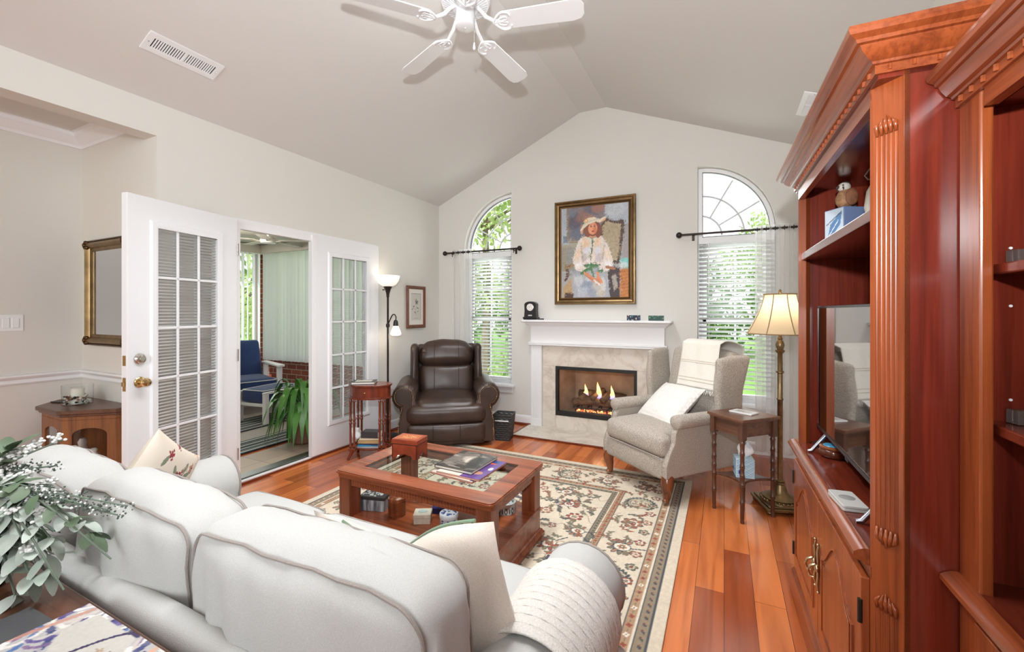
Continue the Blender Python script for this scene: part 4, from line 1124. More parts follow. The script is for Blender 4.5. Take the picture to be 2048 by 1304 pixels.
def tile_art(x, w, h, base, cols, label, seed):
    t = thing('decorative_tile', label, 'ornament', (x, YB - 0.12, MZ), 0.05, group='small printed blocks on the mantel')
    MB().box(-w / 2, w / 2, 0, 0.02, 0, h).build('block', plain('tile_dark' + str(seed), S(*base), 0.5), t, smooth=0, bevel=0.001)
    cv = Canvas(w - 0.004, h - 0.004, 0.0012, base); r_ = random.Random(seed)
    for _ in range(26):
        x0 = r_.uniform(0, w); y0 = r_.uniform(0, h); cv.rect(x0, x0 + r_.uniform(.004, .016), y0, y0 + r_.uniform(.004, .02), r_.choice(cols))
    cv.mesh('picture_face', M_PRINT, lambda X, Y: (X - w / 2 + 0.002, -0.0006, Y + 0.002), t)
tile_art(-0.845, 0.135, 0.055, (30, 40, 58), [(70, 110, 140), (180, 190, 200), (120, 60, 70), (30, 60, 90), (210, 205, 190)], 'small dark blue printed block, left of the two at the end of the mantel', 3)
tile_art(-0.62, 0.15, 0.052, (38, 72, 62), [(60, 130, 110), (90, 150, 90), (40, 60, 90), (150, 170, 110), (30, 90, 100)], 'small green printed block, right one at the end of the mantel', 5)

# ---- portrait painting over the mantel
def mitre_frame(parent, w, h, prof, mat_, name='frame', n_=30):
    path = [(-w / 2, 0, -h / 2), (-w / 2, 0, h / 2), (w / 2, 0, h / 2), (w / 2, 0, -h / 2)]
    return MB().mould(prof, path[::-1], closed=True, up=(0, -1, 0)).build(name, mat_, parent, smooth=n_)
PW, PH = 0.755, 1.015
cv = Canvas(PW, PH, 0.0037, (176, 172, 168))
# background
cv.rect(0, PW, 0, PH, (168, 166, 164)); cv.rect(0, 0.1, 0.55, PH, (176, 182, 190)); cv.rect(0.06, 0.5, 0.64, PH, (132, 122, 122))
for (x, y, rx, ry, c, ro) in ((.16, .85, .09, .1, (86, 84, 98), .3), (.28, .92, .12, .06, (150, 110, 100), .5), (.2, .72, .1, .07, (104, 112, 130), .2), (.36, .96, .1, .05, (96, 100, 118), -.3), (.3, .83, .1, .05, (178, 132, 116), .8), (.12, .95, .05, .05, (120, 126, 138), 0), (.42, .98, .07, .05, (170, 118, 98), 0)):
    cv.ell(x, y, rx, ry, c, ro, 0.8, 0.4)
cv.rect(.50, PW, .78, PH, (176, 182, 190)); cv.ell(.62, .95, .12, .08, (196, 200, 204), .2, .7, .4); cv.rect(0.065, 0.08, 0.62, PH, (150, 128, 96)); cv.rect(0.07, .3, 0.615, 0.632, (150, 130, 98))
cv.rect(0, 0.22, 0.3, 0.60, (150, 148, 142)); cv.rect(0.02, 0.2, 0.57, 0.6, (168, 160, 140)); cv.rect(0.02, 0.045, 0.3, 0.57, (162, 148, 118)); cv.rect(.02, .06, .62, .7, (120, 130, 146))
cv.rect(0.69, PW, 0.3, 0.78, (164, 156, 154)); cv.ell(.72, .36, .06, .06, (126, 198, 190), 0, 1, .2); cv.ell(.70, .34, .05, .03, (206, 214, 214), 0, .9, .2)
# chair back
cv.poly([(.44, .36), (.46, .8), (.52, .86), (.58, .83), (.63, .82), (.70, .84), (.715, .75), (.69, .6), (.66, .36)], (84, 66, 58))
cv.poly([(.45, .38), (.475, .79), (.53, .83), (.60, .80), (.675, .79), (.66, .6), (.635, .4)], (178, 160, 132))
for k in range(16): cv.line([(.48 + k * .012, .42), (.49 + k * .012, .79)], .002, (150, 132, 106), .6)
for k in range(24): cv.line([(.46, .42 + k * .016), (.665, .41 + k * .016)], .002, (152, 134, 108), .5)
cv.poly([(.55, .0), (.53, .3), (.60, .33), (.66, .3), (.66, 0)], (72, 60, 62)); cv.poly([(.60, .06), (.57, .22), (.62, .25), (.64, .1)], (170, 160, 150))
cv.rect(.665, PW, 0, .3, (196, 124, 64)); [cv.line([(.67, .02 + k * .035), (PW, .035 + k * .035)], .006, (146, 82, 44), .8) for k in range(8)]
cv.poly([(.02, .0), (.02, .12), (.12, .2), (.2, .16), (.16, 0)], (188, 156, 116)); cv.poly([(.03, .0), (.04, .06), (.14, .04), (.14, 0)], (86, 60, 52))
cv.line([(.05, .33), (.08, .29), (.07, .24), (.05, .2)], .03, (96, 66, 52)); cv.line([(.06, .34), (.16, .37)], .035, (160, 128, 92)); cv.line([(.05, .345), (.1, .36)], .014, (110, 78, 60))
# skirt
cv.poly([(.14, .0), (.12, .16), (.17, .30), (.3, .36), (.46, .34), (.53, .24), (.54, .1), (.56, 0)], (170, 172, 178))
for (x, y, rx, ry, c, ro) in ((.2, .2, .05, .1, (206, 206, 210), .3), (.3, .12, .08, .06, (140, 150, 170), .2), (.42, .1, .07, .08, (200, 192, 184), -.2), (.25, .06, .07, .05, (190, 194, 202), .5), (.36, .05, .05, .05, (150, 156, 172), 0), (.48, .14, .03, .08, (220, 216, 210), .1), (.34, .21, .06, .03, (214, 214, 216), .1), (.19, .28, .05, .05, (150, 152, 160), .5), (.46, .04, .05, .04, (204, 190, 176), 0)):
    cv.ell(x, y, rx, ry, c, ro, .75, .4)
# blouse and sleeves
cv.poly([(.2, .64), (.24, .67), (.31, .685), (.42, .685), (.47, .66), (.50, .6), (.49, .42), (.44, .355), (.26, .355), (.22, .45)], (222, 208, 192))
cv.poly([(.2, .64), (.155, .5), (.13, .42), (.17, .31), (.27, .28), (.3, .34), (.24, .42), (.235, .55), (.25, .64)], (226, 214, 204))
cv.poly([(.47, .66), (.53, .57), (.58, .44), (.585, .36), (.54, .29), (.45, .27), (.43, .33), (.48, .42), (.465, .56)], (226, 216, 208))
for (x, y, rx, ry, c, ro) in ((.28, .6, .035, .06, (228, 190, 156), .2), (.42, .6, .035, .06, (230, 192, 158), -.2), (.3, .52, .04, .04, (216, 218, 230), 0), (.42, .52, .035, .04, (214, 218, 232), 0), (.27, .44, .03, .05, (190, 178, 186), 0), (.43, .43, .04, .05, (196, 186, 194), 0), (.19, .48, .03, .07, (232, 200, 170), -.2), (.53, .46, .03, .07, (234, 210, 186), .2), (.2, .36, .04, .03, (244, 240, 240), .3), (.54, .36, .04, .03, (244, 242, 242), -.2), (.33, .4, .05, .03, (232, 222, 218), 0), (.24, .5, .012, .1, (170, 150, 130), .1), (.485, .5, .01, .1, (176, 156, 140), -.1)):
    cv.ell(x, y, rx, ry, c, ro, .75, .4)
# belt, bow, cuffs, placket
cv.poly([(.25, .345), (.46, .345), (.45, .37), (.26, .37)], (92, 104, 92)); cv.line([(.36, .66), (.362, .55), (.345, .46), (.345, .37)], .012, (78, 112, 92)); cv.line([(.31, .68), (.36, .655), (.41, .68)], .016, (120, 150, 140))
for a in ((.30, .35), (.36, .33), (.33, .31), (.4, .34), (.345, .355)): cv.ell(a[0], a[1], .03, .018, (74, 128, 74), .4, .9, .3)
cv.line([(.24, .27), (.30, .31)], .035, (70, 122, 72)); cv.line([(.43, .28), (.47, .29)], .035, (74, 124, 78)); cv.line([(.35, .33), (.37, .22)], .02, (86, 130, 84))
cv.brush(0.16, 4200, 3, 0.007, 0.026, 0.003)
# neck, head, hair, hat
cv.poly([(.32, .68), (.33, .72), (.395, .72), (.405, .68), (.36, .655)], (214, 140, 104))
cv.ell(.365, .78, .075, .1, (120, 70, 56), 0); cv.ell(.30, .74, .04, .07, (138, 84, 66), .2); cv.ell(.43, .73, .035, .075, (132, 78, 62), -.1)
cv.ell(.365, .765, .052, .07, (222, 146, 108), 0); cv.ell(.345, .76, .03, .05, (232, 162, 124), 0, .7, .4); cv.ell(.39, .74, .02, .035, (206, 116, 84), 0, .7, .4)
for sx in (.345, .387): cv.ell(sx, .785, .010, .0045, (60, 46, 48), 0); cv.line([(sx - .012, .798), (sx + .012, .799)], .004, (96, 60, 48))
cv.line([(.366, .785), (.362, .757), (.372, .752)], .0045, (196, 112, 84)); cv.ell(.366, .731, .016, .0055, (178, 62, 58), 0); cv.ell(.366, .738, .014, .003, (150, 50, 50), 0)
cv.poly([(.22, .755), (.25, .80), (.33, .835), (.43, .855), (.50, .885), (.515, .873), (.50, .84), (.44, .82), (.40, .835), (.32, .815), (.26, .77), (.235, .745)], (226, 214, 190))
cv.poly([(.25, .80), (.265, .85), (.31, .885), (.38, .89), (.42, .865), (.43, .85), (.34, .835)], (228, 212, 184)); cv.line([(.26, .815), (.34, .85), (.43, .865)], .014, (206, 196, 180))
cv.poly([(.44, .82), (.50, .84), (.515, .873), (.49, .86)], (222, 168, 124)); cv.ell(.29, .855, .022, .022, (224, 176, 120), 0); cv.ell(.29, .855, .01, .01, (238, 214, 170), 0); cv.ell(.255, .83, .018, .01, (84, 116, 84), .3)
cv.poly([(.22, .755), (.235, .745), (.26, .77), (.245, .70), (.225, .72)], (214, 160, 124))
# hands
for pts in ([(.27, .275), (.32, .23), (.39, .185)], [(.28, .26), (.33, .215), (.38, .175)], [(.30, .27), (.35, .225), (.41, .195)]): cv.line(pts, .022, (212, 142, 108))
for k in range(4): cv.line([(.43 - .008 * k, .27), (.41 + .018 * k, .2 - .006 * k), (.415 + .018 * k, .14 + .006 * k)], .016, (214 + 3 * k, 146, 110))
for k in range(3): cv.line([(.405 + .018 * k, .2), (.41 + .018 * k, .15)], .003, (160, 90, 70))
cv.line([(.38, .19), (.44, .14)], .02, (240, 236, 230), .8); cv.line([(.27, .25), (.39, .18)], .004, (160, 92, 72))
cv.line([(.52, .33), (.6, .31)], .03, (170, 116, 84)); 
cv.brush(0.10, 1500, 4, 0.0045, 0.012, 0.001); cv.jitter(0.05, 2)
t = thing('portrait_painting', 'gilt framed portrait of a seated woman in a straw hat', 'painting', (-1.292, YB - 0.012, 2.013))
M_GILT = metal('antique_gilt', S(150, 124, 88), 0.38, noise_amt=0.35, noise_scale=12)
M_GILT2 = metal('dark_gilt', S(98, 74, 50), 0.42)
mitre_frame(t, PW, PH, [(0.0, 0), (0.0, 0.012), (0.012, 0.016), (0.016, 0.013), (0.02, 0.018), (0.03, 0.016)], M_GILT2, 'inner_frame')
mitre_frame(t, PW, PH, [(0.03, 0), (0.03, 0.016), (0.045, 0.022), (0.052, 0.034), (0.06, 0.040), (0.07, 0.038), (0.076, 0.03), (0.078, 0.0)], M_GILT, 'outer_frame')
cv.mesh('canvas', painted('oil_paint', 0.45, 0.0), lambda X, Y: (X - PW / 2, -0.008, Y - PH / 2), t)
MB().box(-PW / 2 - 0.04, PW / 2 + 0.04, -0.004, 0.008, -PH / 2 - 0.04, PH / 2 + 0.04).build('backing', M_GILT2, t, smooth=0)

# ---- botanical print on the left wall
t = thing('botanical_print', 'brown framed print of a single flower beside the torchiere lamp', 'picture', (XL + 0.012, 4.20, 1.405), rz=radians(90))
BW, BH = 0.275, 0.44
M_FRAMEW = wood('frame_brown', S(118, 66, 44), S(86, 46, 30), 'Z', rough=0.35)
mitre_frame(t, BW, BH, [(-0.004, 0), (-0.004, 0.008), (0.0, 0.012), (0.012, 0.02), (0.03, 0.02), (0.036, 0.014), (0.036, 0)], M_FRAMEW)
MB().slab(rect2(-BW / 2, BW / 2, -BH / 2, BH / 2), [rect2(-BW / 2 + .045, BW / 2 - .045, -BH / 2 + .06, BH / 2 - .055)], -0.006, -0.004, lambda a, b, q: (a, q, b)).build('mat_board', plain('mat_white', S(228, 222, 214), 0.8), t, smooth=0)
cv = Canvas(BW - 0.085, BH - 0.11, 0.0016, (206, 200, 190)); w, h = BW - 0.085, BH - 0.11
for e in (0.004,): cv.line([(e, e), (w - e, e), (w - e, h - e), (e, h - e), (e, e)], 0.0022, (92, 84, 80))
cv.line(bez([(w * .52, h * .18, 0), (w * .5, h * .4, 0), (w * .56, h * .62, 0)], 6), 0.003, (112, 108, 92)); cv.line(bez([(w * .5, h * .4, 0), (w * .3, h * .45, 0), (w * .16, h * .42, 0)], 5), 0.0025, (120, 116, 98))
cv.petals(w * .58, h * .68, .008, .032, 5, (134, 126, 124), .3); cv.petals(w * .52, h * .76, .004, .017, 5, (160, 150, 146)); cv.ell(w * .58, h * .67, .009, .012, (86, 78, 76), 0)
for (a, b_, r_, q) in ((.3, .52, .02, .5), (.42, .3, .018, -.6), (.68, .46, .02, -.4), (.15, .42, .014, .2), (.7, .34, .014, .8)): cv.ell(w * a, h * b_, r_, r_ * .4, (128, 122, 104), q)
cv.rect(w * .3, w * .7, h * .08, h * .095, (150, 144, 136))
cv.mesh('print', M_PRINT, lambda X, Y: (X - w / 2, -0.002, Y - h / 2), t)
MB().box(-BW / 2, BW / 2, -0.0005, 0.008, -BH / 2, BH / 2).build('backing', M_FRAMEW, t, smooth=0)

# ---- wall mirror in the dining area
t = thing('wall_mirror', 'gilt framed wall mirror half hidden behind the open patio door', 'mirror', (-4.02, AY1 - 0.006, 1.49))
M_MIRROR = metal('mirror_glass', S(222, 226, 230), 0.03)
mw, mh = 0.50, 0.64
mitre_frame(t, mw, mh, [(-0.01, 0), (-0.01, 0.012), (0.0, 0.016), (0.012, 0.016), (0.022, 0.03), (0.036, 0.04), (0.05, 0.034), (0.06, 0.02), (0.062, 0)], M_GILT)
mitre_frame(t, mw, mh, [(0.056, 0), (0.056, 0.018), (0.062, 0.026), (0.072, 0.02), (0.074, 0)], M_GILT2, 'outer_bead')
MB().box(-mw / 2, mw / 2, -0.006, 0.0, -mh / 2, mh / 2).build('glass', M_MIRROR, t, smooth=0)
for sx in (-1, 1):
    for sz in (-1, 1):
        b = MB(); cx, cz_ = sx * (mw / 2 + 0.036), sz * (mh / 2 + 0.036)
        for k in range(7):
            a = k * 2 * pi / 7; b.ball((cx + 0.022 * cos(a), -0.03, cz_ + 0.022 * sin(a)), (0.015, 0.014, 0.015), 8, 6)
        b.ball((cx, -0.04, cz_), 0.014, 8, 6); b.build('corner_ornament', M_GILT2, t, smooth=180)
# ---- light switch plate
t = thing('light_switch', 'white three-rocker light switch plate beside the dining area corner', 'switch', (AXW + 0.0, 1.13, 1.27), rz=radians(90))
MB().prism(rrect(-0.085, 0.085, -0.058, 0.058, 0.006), 0, 0.006, RX(pi / 2)).build('plate', M_WHITE, t, smooth=0, bevel=0.002)
for x in (-0.046, 0, 0.046): MB().box(x - 0.017, x + 0.017, -0.011, -0.006, -0.034, 0.034).build('rocker', M_WHITE, t, smooth=0, bevel=0.002)

# ================================================================== RUG
def px(x, y, z=None, Y=None, X=None):
    """photo pixel -> point of the room on the plane z=, Y= or X="""
    d = Vector((-sin(YAW) + cos(YAW) * (x - 1024) / 862.0, cos(YAW) + sin(YAW) * (x - 1024) / 862.0, (623.0 - y) / 862.0))
    o = Vector((0, 0, 1.35))
    if z is not None: t_ = (z - 1.35) / d.z
    elif Y is not None: t_ = Y / d.y
    else: t_ = X / d.x
    return o + d * t_
RX0, RX1, RY0, RY1 = -2.655, -0.222, 0.65, 3.70
RW, RH = RX1 - RX0, RY1 - RY0
cv = Canvas(RW, RH, 0.0055, (220, 206, 184))
beige, tan, navy, rust, green, cream, brn = (220, 206, 184), (190, 166, 136), (78, 82, 88), (158, 84, 66), (128, 122, 104), (234, 222, 204), (134, 112, 94)
rg = random.Random(5)
# bands from the edge inwards
def ring(a, b, col):
    cv.rect(a, RW - a, a, b, col); cv.rect(a, RW - a, RH - b, RH - a, col); cv.rect(a, b, a, RH - a, col); cv.rect(RW - b, RW - a, a, RH - a, col)
ring(0.055, 0.062, navy); ring(0.062, 0.105, (150, 134, 112)); ring(0.105, 0.112, navy); ring(0.115, 0.119, cream)
ring(0.122, 0.165, (178, 146, 116)); ring(0.165, 0.170, navy)
ring(0.43, 0.436, navy); ring(0.436, 0.475, (172, 142, 112)); ring(0.475, 0.479, cream); ring(0.482, 0.515, (140, 128, 106)); ring(0.515, 0.521, navy)
def along(inset, step):
    out = []
    n1 = int((RW - 2 * inset) / step); n2 = int((RH - 2 * inset) / step)
    for k in range(n1 + 1):
        x = inset + (RW - 2 * inset) * k / n1; out += [(x, inset, 0), (x, RH - inset, pi)]
    for k in range(1, n2):
        y = inset + (RH - 2 * inset) * k / n2; out += [(inset, y, -pi / 2), (RW - inset, y, pi / 2)]
    return out
for i, (x, y, a) in enumerate(along(0.083, 0.045)):
    cv.ell(x, y, 0.014, 0.007, navy if i % 2 else (196, 178, 150), a + .6); cv.ell(x + .008 * cos(a), y + .008 * sin(a), .005, .005, rust)
for i, (x, y, a) in enumerate(along(0.143, 0.06)):
    cv.petals(x, y, .004, .014, 4, rust if i % 3 else cream, .4); cv.ell(x, y, .004, .004, navy if i % 2 else cream); cv.ell(x + .03 * cos(a), y + .03 * sin(a), .009, .005, green, a)
for i, (x, y, a) in enumerate(along(0.455, 0.05)):
    cv.petals(x, y, .004, .013, 4, rust if i % 2 else (206, 180, 146), .2); cv.ell(x + .025 * cos(a), y + .025 * sin(a), .007, .004, navy, a)
for i, (x, y, a) in enumerate(along(0.498, 0.034)):
    cv.ell(x, y, .011, .006, navy if i % 2 else cream, a + .7)
def sprig(x, y, a, L, col):
    P = [(x + cos(a) * L * s + sin(a) * .25 * L * sin(s * 3), y + sin(a) * L * s - cos(a) * .25 * L * sin(s * 3)) for s in np.linspace(0, 1, 7)]
    cv.line(P, .0055, col)
    for k, (u, v_) in enumerate(P[1:]):
        cv.ell(u, v_, .02, .0075, col if k % 2 else green, a + (0.9 if k % 2 else -0.9))
def flower(x, y, r, a, cols, n_=8):
    cv.petals(x, y, r * .62, r * 1.08, n_, navy, a, .6); cv.petals(x, y, r * .55, r * .95, n_, cols[0], a, .6); cv.petals(x, y, r * .34, r * .62, n_, cols[1], a + .4, .6)
    cv.ell(x, y, r * .34, r * .34, navy); cv.ell(x, y, r * .26, r * .26, cols[2]); cv.ell(x, y, r * .1, r * .1, navy)
def palmette(x, y, r, a, cols):
    for k in range(9):
        b_ = a + (k - 4) * 0.52; q = (x + cos(b_) * r * .72, y + sin(b_) * r * .72)
        cv.ell(q[0], q[1], r * .34, r * .17, navy, b_); cv.ell(q[0], q[1], r * .27, r * .11, cols[k % 2], b_)
    cv.ell(x, y, r * .62, r * .5, navy, a); cv.ell(x, y, r * .55, r * .43, cream, a); cv.petals(x, y, r * .15, r * .34, 6, cols[0], a); cv.ell(x, y, r * .14, r * .14, navy); cv.ell(x, y, r * .08, r * .08, cream)
    cv.line([(x - cos(a) * r * .6, y - sin(a) * r * .6), (x - cos(a) * r * 1.25 + .02, y - sin(a) * r * 1.25 + .02)], .009, navy)
def medal(x, y, r, a):
    """serrated oval leaf medallion of the border"""
    for k in range(26):
        b_ = k * 2 * pi / 26
        if abs(((b_ - a + pi) % (2 * pi)) - pi) > 2.6: continue
        cv.ell(x + cos(b_) * r, y + sin(b_) * r * .95, .02, .009, (86, 92, 86) if k % 2 else navy, b_ + .6)
    cv.petals(x, y, r * .8, r * .92, 20, (196, 182, 154), 0); cv.ell(x, y, r * .8, r * .78, (92, 98, 92)); cv.ell(x, y, r * .74, r * .72, (204, 192, 168)); flower(x, y, r * .42, a, ((190, 168, 134), cream, (176, 130, 98)), 6)
    for k in range(6): cv.ell(x + cos(a + k) * r * .56, y + sin(a + k) * r * .56, .013, .005, rust if k % 2 else navy, k)
B = 0.30
pal = [(rust, cream, tan), ((164, 110, 84), cream, (190, 150, 116)), ((120, 116, 96), (200, 186, 160), rust)]
for i, (x, y, a) in enumerate(along(B, 0.285)):
    if i % 3 == 0: medal(x, y, .092, a)
    elif i % 3 == 1: flower(x, y, .066, a, pal[i % 2], 7); sprig(x + .06, y + .05, a + 1, .11, navy); sprig(x - .06, y - .04, a + 4, .1, rust)
    else: palmette(x, y, .085, a + pi / 2, ((172, 128, 100), green))
for i, (x, y, a) in enumerate(along(B + 0.08, 0.11)):
    sprig(x, y, a + (i % 4), .075, (navy, rust, brn, green)[i % 4])
for i, (x, y, a) in enumerate(along(B, 0.095)):
    sprig(x, y, a + (i % 5) * 1.3, .06, (green, brn, navy, rust)[i % 4])
for i, (x, y, a) in enumerate(along(B - 0.085, 0.13)):
    flower(x, y, .024 + .009 * (i % 2), i, pal[i % 3], 5)
# field
fx0, fx1, fy0, fy1 = 0.55, RW - 0.55, 0.55, RH - 0.55
rows = 11; cols_ = 8
for j in range(rows):
    for i in range(cols_):
        x = fx0 + (fx1 - fx0) * (i + 0.5 + (0.25 if j % 2 else -0.25)) / cols_ + rg.uniform(-.02, .02); y = fy0 + (fy1 - fy0) * (j + .5) / rows + rg.uniform(-.02, .02)
        k = (i * 2 + j * 3) % 7
        if k in (0, 4): palmette(x, y, rg.uniform(.07, .09), rg.uniform(0, 6), (((168, 120, 92), green), (rust, (150, 136, 104)))[k // 4])
        elif k in (1, 3): flower(x, y, rg.uniform(.04, .055), rg.uniform(0, 6), pal[k % 3], 7)
        elif k == 2: [sprig(x, y, q, .10, (navy, rust, brn, green)[int(q) % 4]) for q in (0.3, 1.6, 3.3, 4.6)]
        else: flower(x, y, .032, 1, pal[(i + j) % 3], 5)
        cv.line(bez([(x, y, 0), (x + .07, y + .05, 0), (x + .12, y - .04, 0), (x + .19, y + .03, 0)], 5), .004, brn, .9)
        for q in range(4): sprig(x + rg.uniform(-.1, .1), y + rg.uniform(-.09, .09), rg.uniform(0, 6.3), .05, (navy, rust, green, brn)[rg.randrange(4)])
cv.jitter(0.05, 3)
rug = cv.mesh('area_rug', painted('rug_wool', 0.95, 0.5), lambda X, Y: (X - RW / 2, Y - RH / 2, 0.009 + 0 * X))
rug.location = ((RX0 + RX1) / 2, (RY0 + RY1) / 2, 0)
smr = rug.modifiers.new('solid', 'SOLIDIFY'); smr.thickness = 0.008; smr.offset = -1
tag(rug, 'large beige floral rug with dark vine borders on the cherry floor', 'rug')
RZ0 = 0.009

# ================================================================== SOFA
M_SOFA = fabric('sofa_cotton', S(197, 196, 193), S(189, 188, 185), 500, bump=0.18, sheen=0.15)
M_SEAM = fabric('sofa_piping', S(158, 148, 141), None, 400)
SX, SY = -1.318, 0.92
sofa = thing('sofa', 'white slipcovered three-seat sofa with rolled arms', 'sofa', (SX, SY, 0))
MB().box(-1.0, 1.0, -0.42, 0.40, 0.03, 0.30).build('skirt', M_SOFA, sofa, smooth=0, bevel=0.02)
def arc_pts(cx, cz, r, a0, a1, k): return [(cx + r * cos(a0 + (a1 - a0) * i / k), cz + r * sin(a0 + (a1 - a0) * i / k)) for i in range(k + 1)]
def rolled_arm(s, cx, cz, r, xi, xo, y0, y1, zb, mat_, parent, nm='armrest', rnd=0.025, pipe=None, pr=0.006):
    """scroll arm: outline in xz, lofted from y0 to y1 with softened ends"""
    out = [(xi, zb)] + [(xi, cz - r * 0.55)] + arc_pts(cx, cz, r, pi * 1.12, -pi * 0.36, 18) + [(xo, cz - r * 1.25), (xo, zb)]
    c0 = ((xi + xo) / 2, (zb + cz) / 2)
    def ringat(y, k): return [(s * (c0[0] + (x - c0[0]) * k), y, c0[1] + (z - c0[1]) * k) for x, z in out]
    L = y1 - y0
    rings = [ringat(y0 - 0.0, 0.9), ringat(y0 + 0.004, 0.95), ringat(y0 + rnd * .5, 0.985), ringat(y0 + rnd, 1.0)]
    rings += [ringat(y0 + rnd + (L - 2 * rnd) * i / 6, 1.0) for i in range(1, 6)]
    rings += [ringat(y1 - rnd, 1.0), ringat(y1 - rnd * .5, 0.985), ringat(y1 - 0.004, 0.95), ringat(y1, 0.9)]
    o = MB().loft(rings).build(nm, mat_, parent, smooth=60)
    if pipe is not None:
        MB().tube([(p[0], p[1] + 0, p[2]) for p in [(s * (c0[0] + (x - c0[0]) * .985), y1 - rnd * .3, c0[1] + (z - c0[1]) * .985) for x, z in out[1:-1]]], pr, 6).build('piping', pipe, o)
    return o
for s in (-1, 1):
    rolled_arm(s, 0.925 if s > 0 else 0.94, 0.505, 0.125, 0.82, 1.02, -0.43, 0.40, 0.05, M_SOFA, sofa, pipe=M_SEAM, pr=0.005)
# back frame with a rounded top rail
bk = MB(); out = [(-0.455, 0.05), (-0.455, 0.66)] + arc_pts(-0.415, 0.675, 0.04, pi, 0, 10) + [(-0.375, 0.3), (-0.375, 0.05)]
bk.loft([[(x, y, z) for y, z in out] for x in np.linspace(-1.0, 1.0, 9)]).build('back_frame', M_SOFA, sofa, smooth=50, bevel=0.008)
MB().tube([(-0.99, -0.452, 0.655), (0.99, -0.452, 0.655)], 0.004, 6).build('back_piping', M_SOFA, sofa)
for k in range(3):
    cxk = (-0.542, 0, 0.542)[k]
    c = MB().soft((cxk, 0.10, 0.385), (0.535, 0.74, 0.16), 0.06, (0, 0.025, 0.025), 12, wr=0.006, wsc=5, seed=k * 3.1).build('seat_cushion', M_SOFA, sofa, smooth=180)
    for zz in (0.325, 0.445): MB().tube([(cxk + x, 0.10 + y, zz) for x, y in rrect(-0.262, 0.262, -0.365, 0.365, 0.05, 5)], 0.0045, 6, closed=True).build('piping', M_SEAM, c)
rk = random.Random(2)
for k in range(3):
    cxk = (-0.61, -0.05, 0.565)[k]; w = (0.555, 0.565, 0.655)[k]; hgt = (0.41, 0.42, 0.425)[k]; dpt = 0.16
    tilt = radians((3, 2, 2)[k])
    def post(p, w=w, hgt=hgt, k=k):
        x, y, z = p
        top = max(0, z / hgt + 0.1)
        z2 = z - 0.05 * (abs(x) / (w / 2)) ** 3 * top - 0.012 * top * sin(x * 9 + k)
        wr = 0.0
        if abs(x) < w * .5:
            wr = 0.011 * sin(x * 42 + z * 16 + 3 * sin(x * 11 + k)) * max(0, 0.5 - abs(z / hgt + (0.02 if y < 0 else -0.1))) * 1.4 + 0.008 * sin((x + z * 0.8 + 0.1 * y) * 48 + k + 2 * sin(x * 13)) * max(0, z / hgt)
        y2 = y + (wr if y < 0 else -wr)
        return (x, y2, z2)
    M = T(cxk, -0.288, 0.46 + hgt / 2) @ RX(tilt)
    c = MB().soft((0, 0, 0), (w, dpt, hgt), 0.05, (0.012, 0.05, 0.018), 26, M=M, post=post, wr=0.006, wsc=9, seed=k * 7.7).build('back_cushion', M_SOFA, sofa, smooth=180)
    for yy in (-1, 1):
        loop = [post(Vector((x, yy * (dpt / 2 - 0.008), z))) for x, z in [q for a, b in zip(rrect(-w / 2 + 0.009, w / 2 - 0.009, -hgt / 2 + 0.009, hgt / 2 - 0.009, 0.045, 6), rrect(-w / 2 + 0.009, w / 2 - 0.009, -hgt / 2 + 0.009, hgt / 2 - 0.009, 0.045, 6)[1:] + [rrect(-w / 2 + 0.009, w / 2 - 0.009, -hgt / 2 + 0.009, hgt / 2 - 0.009, 0.045, 6)[0]]) for q in ([a] + ([(a[0] + (b[0] - a[0]) * i / 8, a[1] + (b[1] - a[1]) * i / 8) for i in range(1, 8)] if hypot(b[0] - a[0], b[1] - a[1]) > .1 else []))]]
        MB().tube([M @ Vector(q) for q in loop], 0.0033, 6, closed=True).build('piping', M_SEAM, c)
for sx in (-0.95, 0.95):
    for sy in (-0.38, 0.33): MB().tbox(sx - 0.03, sx + 0.03, sy - 0.03, sy + 0.03, RZ0 if 0 else 0.009, 0.05, 0.006, 0.006).build('foot', M_SHOE, sofa, smooth=0)

# throw over the right arm
M_KNIT = fabric('cream_knit', S(226, 220, 213), S(212, 205, 197), 260, bump=0.5)
ax, az, ar = SX + 0.925, 0.505, 0.137
def throw_fn(u, v):
    # u along the arm (back->front), v from the seat side over the roll and down outside
    Y = 0.885 + u * 0.275 + 0.02 * v * u - 0.04 * (1 - u) * (1 - v)
    Lr = ar * 1.15 * pi; Ld = 0.42; Li = 0.05; d = v * (Lr + Ld + Li) - Li
    rib = 0.0035 * abs(sin(u * 11 * pi)) ** 0.6 + 0.0012 * sin(u * 55 * pi) * sin(v * 150)
    r = ar + rib + 0.004 * noise.noise(Vector((u * 4, v * 7, 1)))
    if d < 0: return (ax - r, Y, az - 0.02 + d)
    if d < Lr:
        a = pi * 1.0 - d / ar
        a = max(a, -0.15 * pi)
        return (ax + r * cos(a), Y, az + r * sin(a))
    q = d - Lr
    return (ax + ar * cos(-0.15 * pi) + rib + 0.02 + q * (0.10 + 0.16 * u) + 0.014 * sin(u * 9 + q * 5), Y + q * 0.05, az + ar * sin(-0.15 * pi) - q * 0.97)
t = MB().grid(throw_fn, 150, 80).build('throw_blanket', M_KNIT, smooth=180)
sm = t.modifiers.new('solid', 'SOLIDIFY'); sm.thickness = 0.006; sm.offset = 1
tag(t, 'cream ribbed knit blanket draped over the right arm of the sofa', 'blanket')

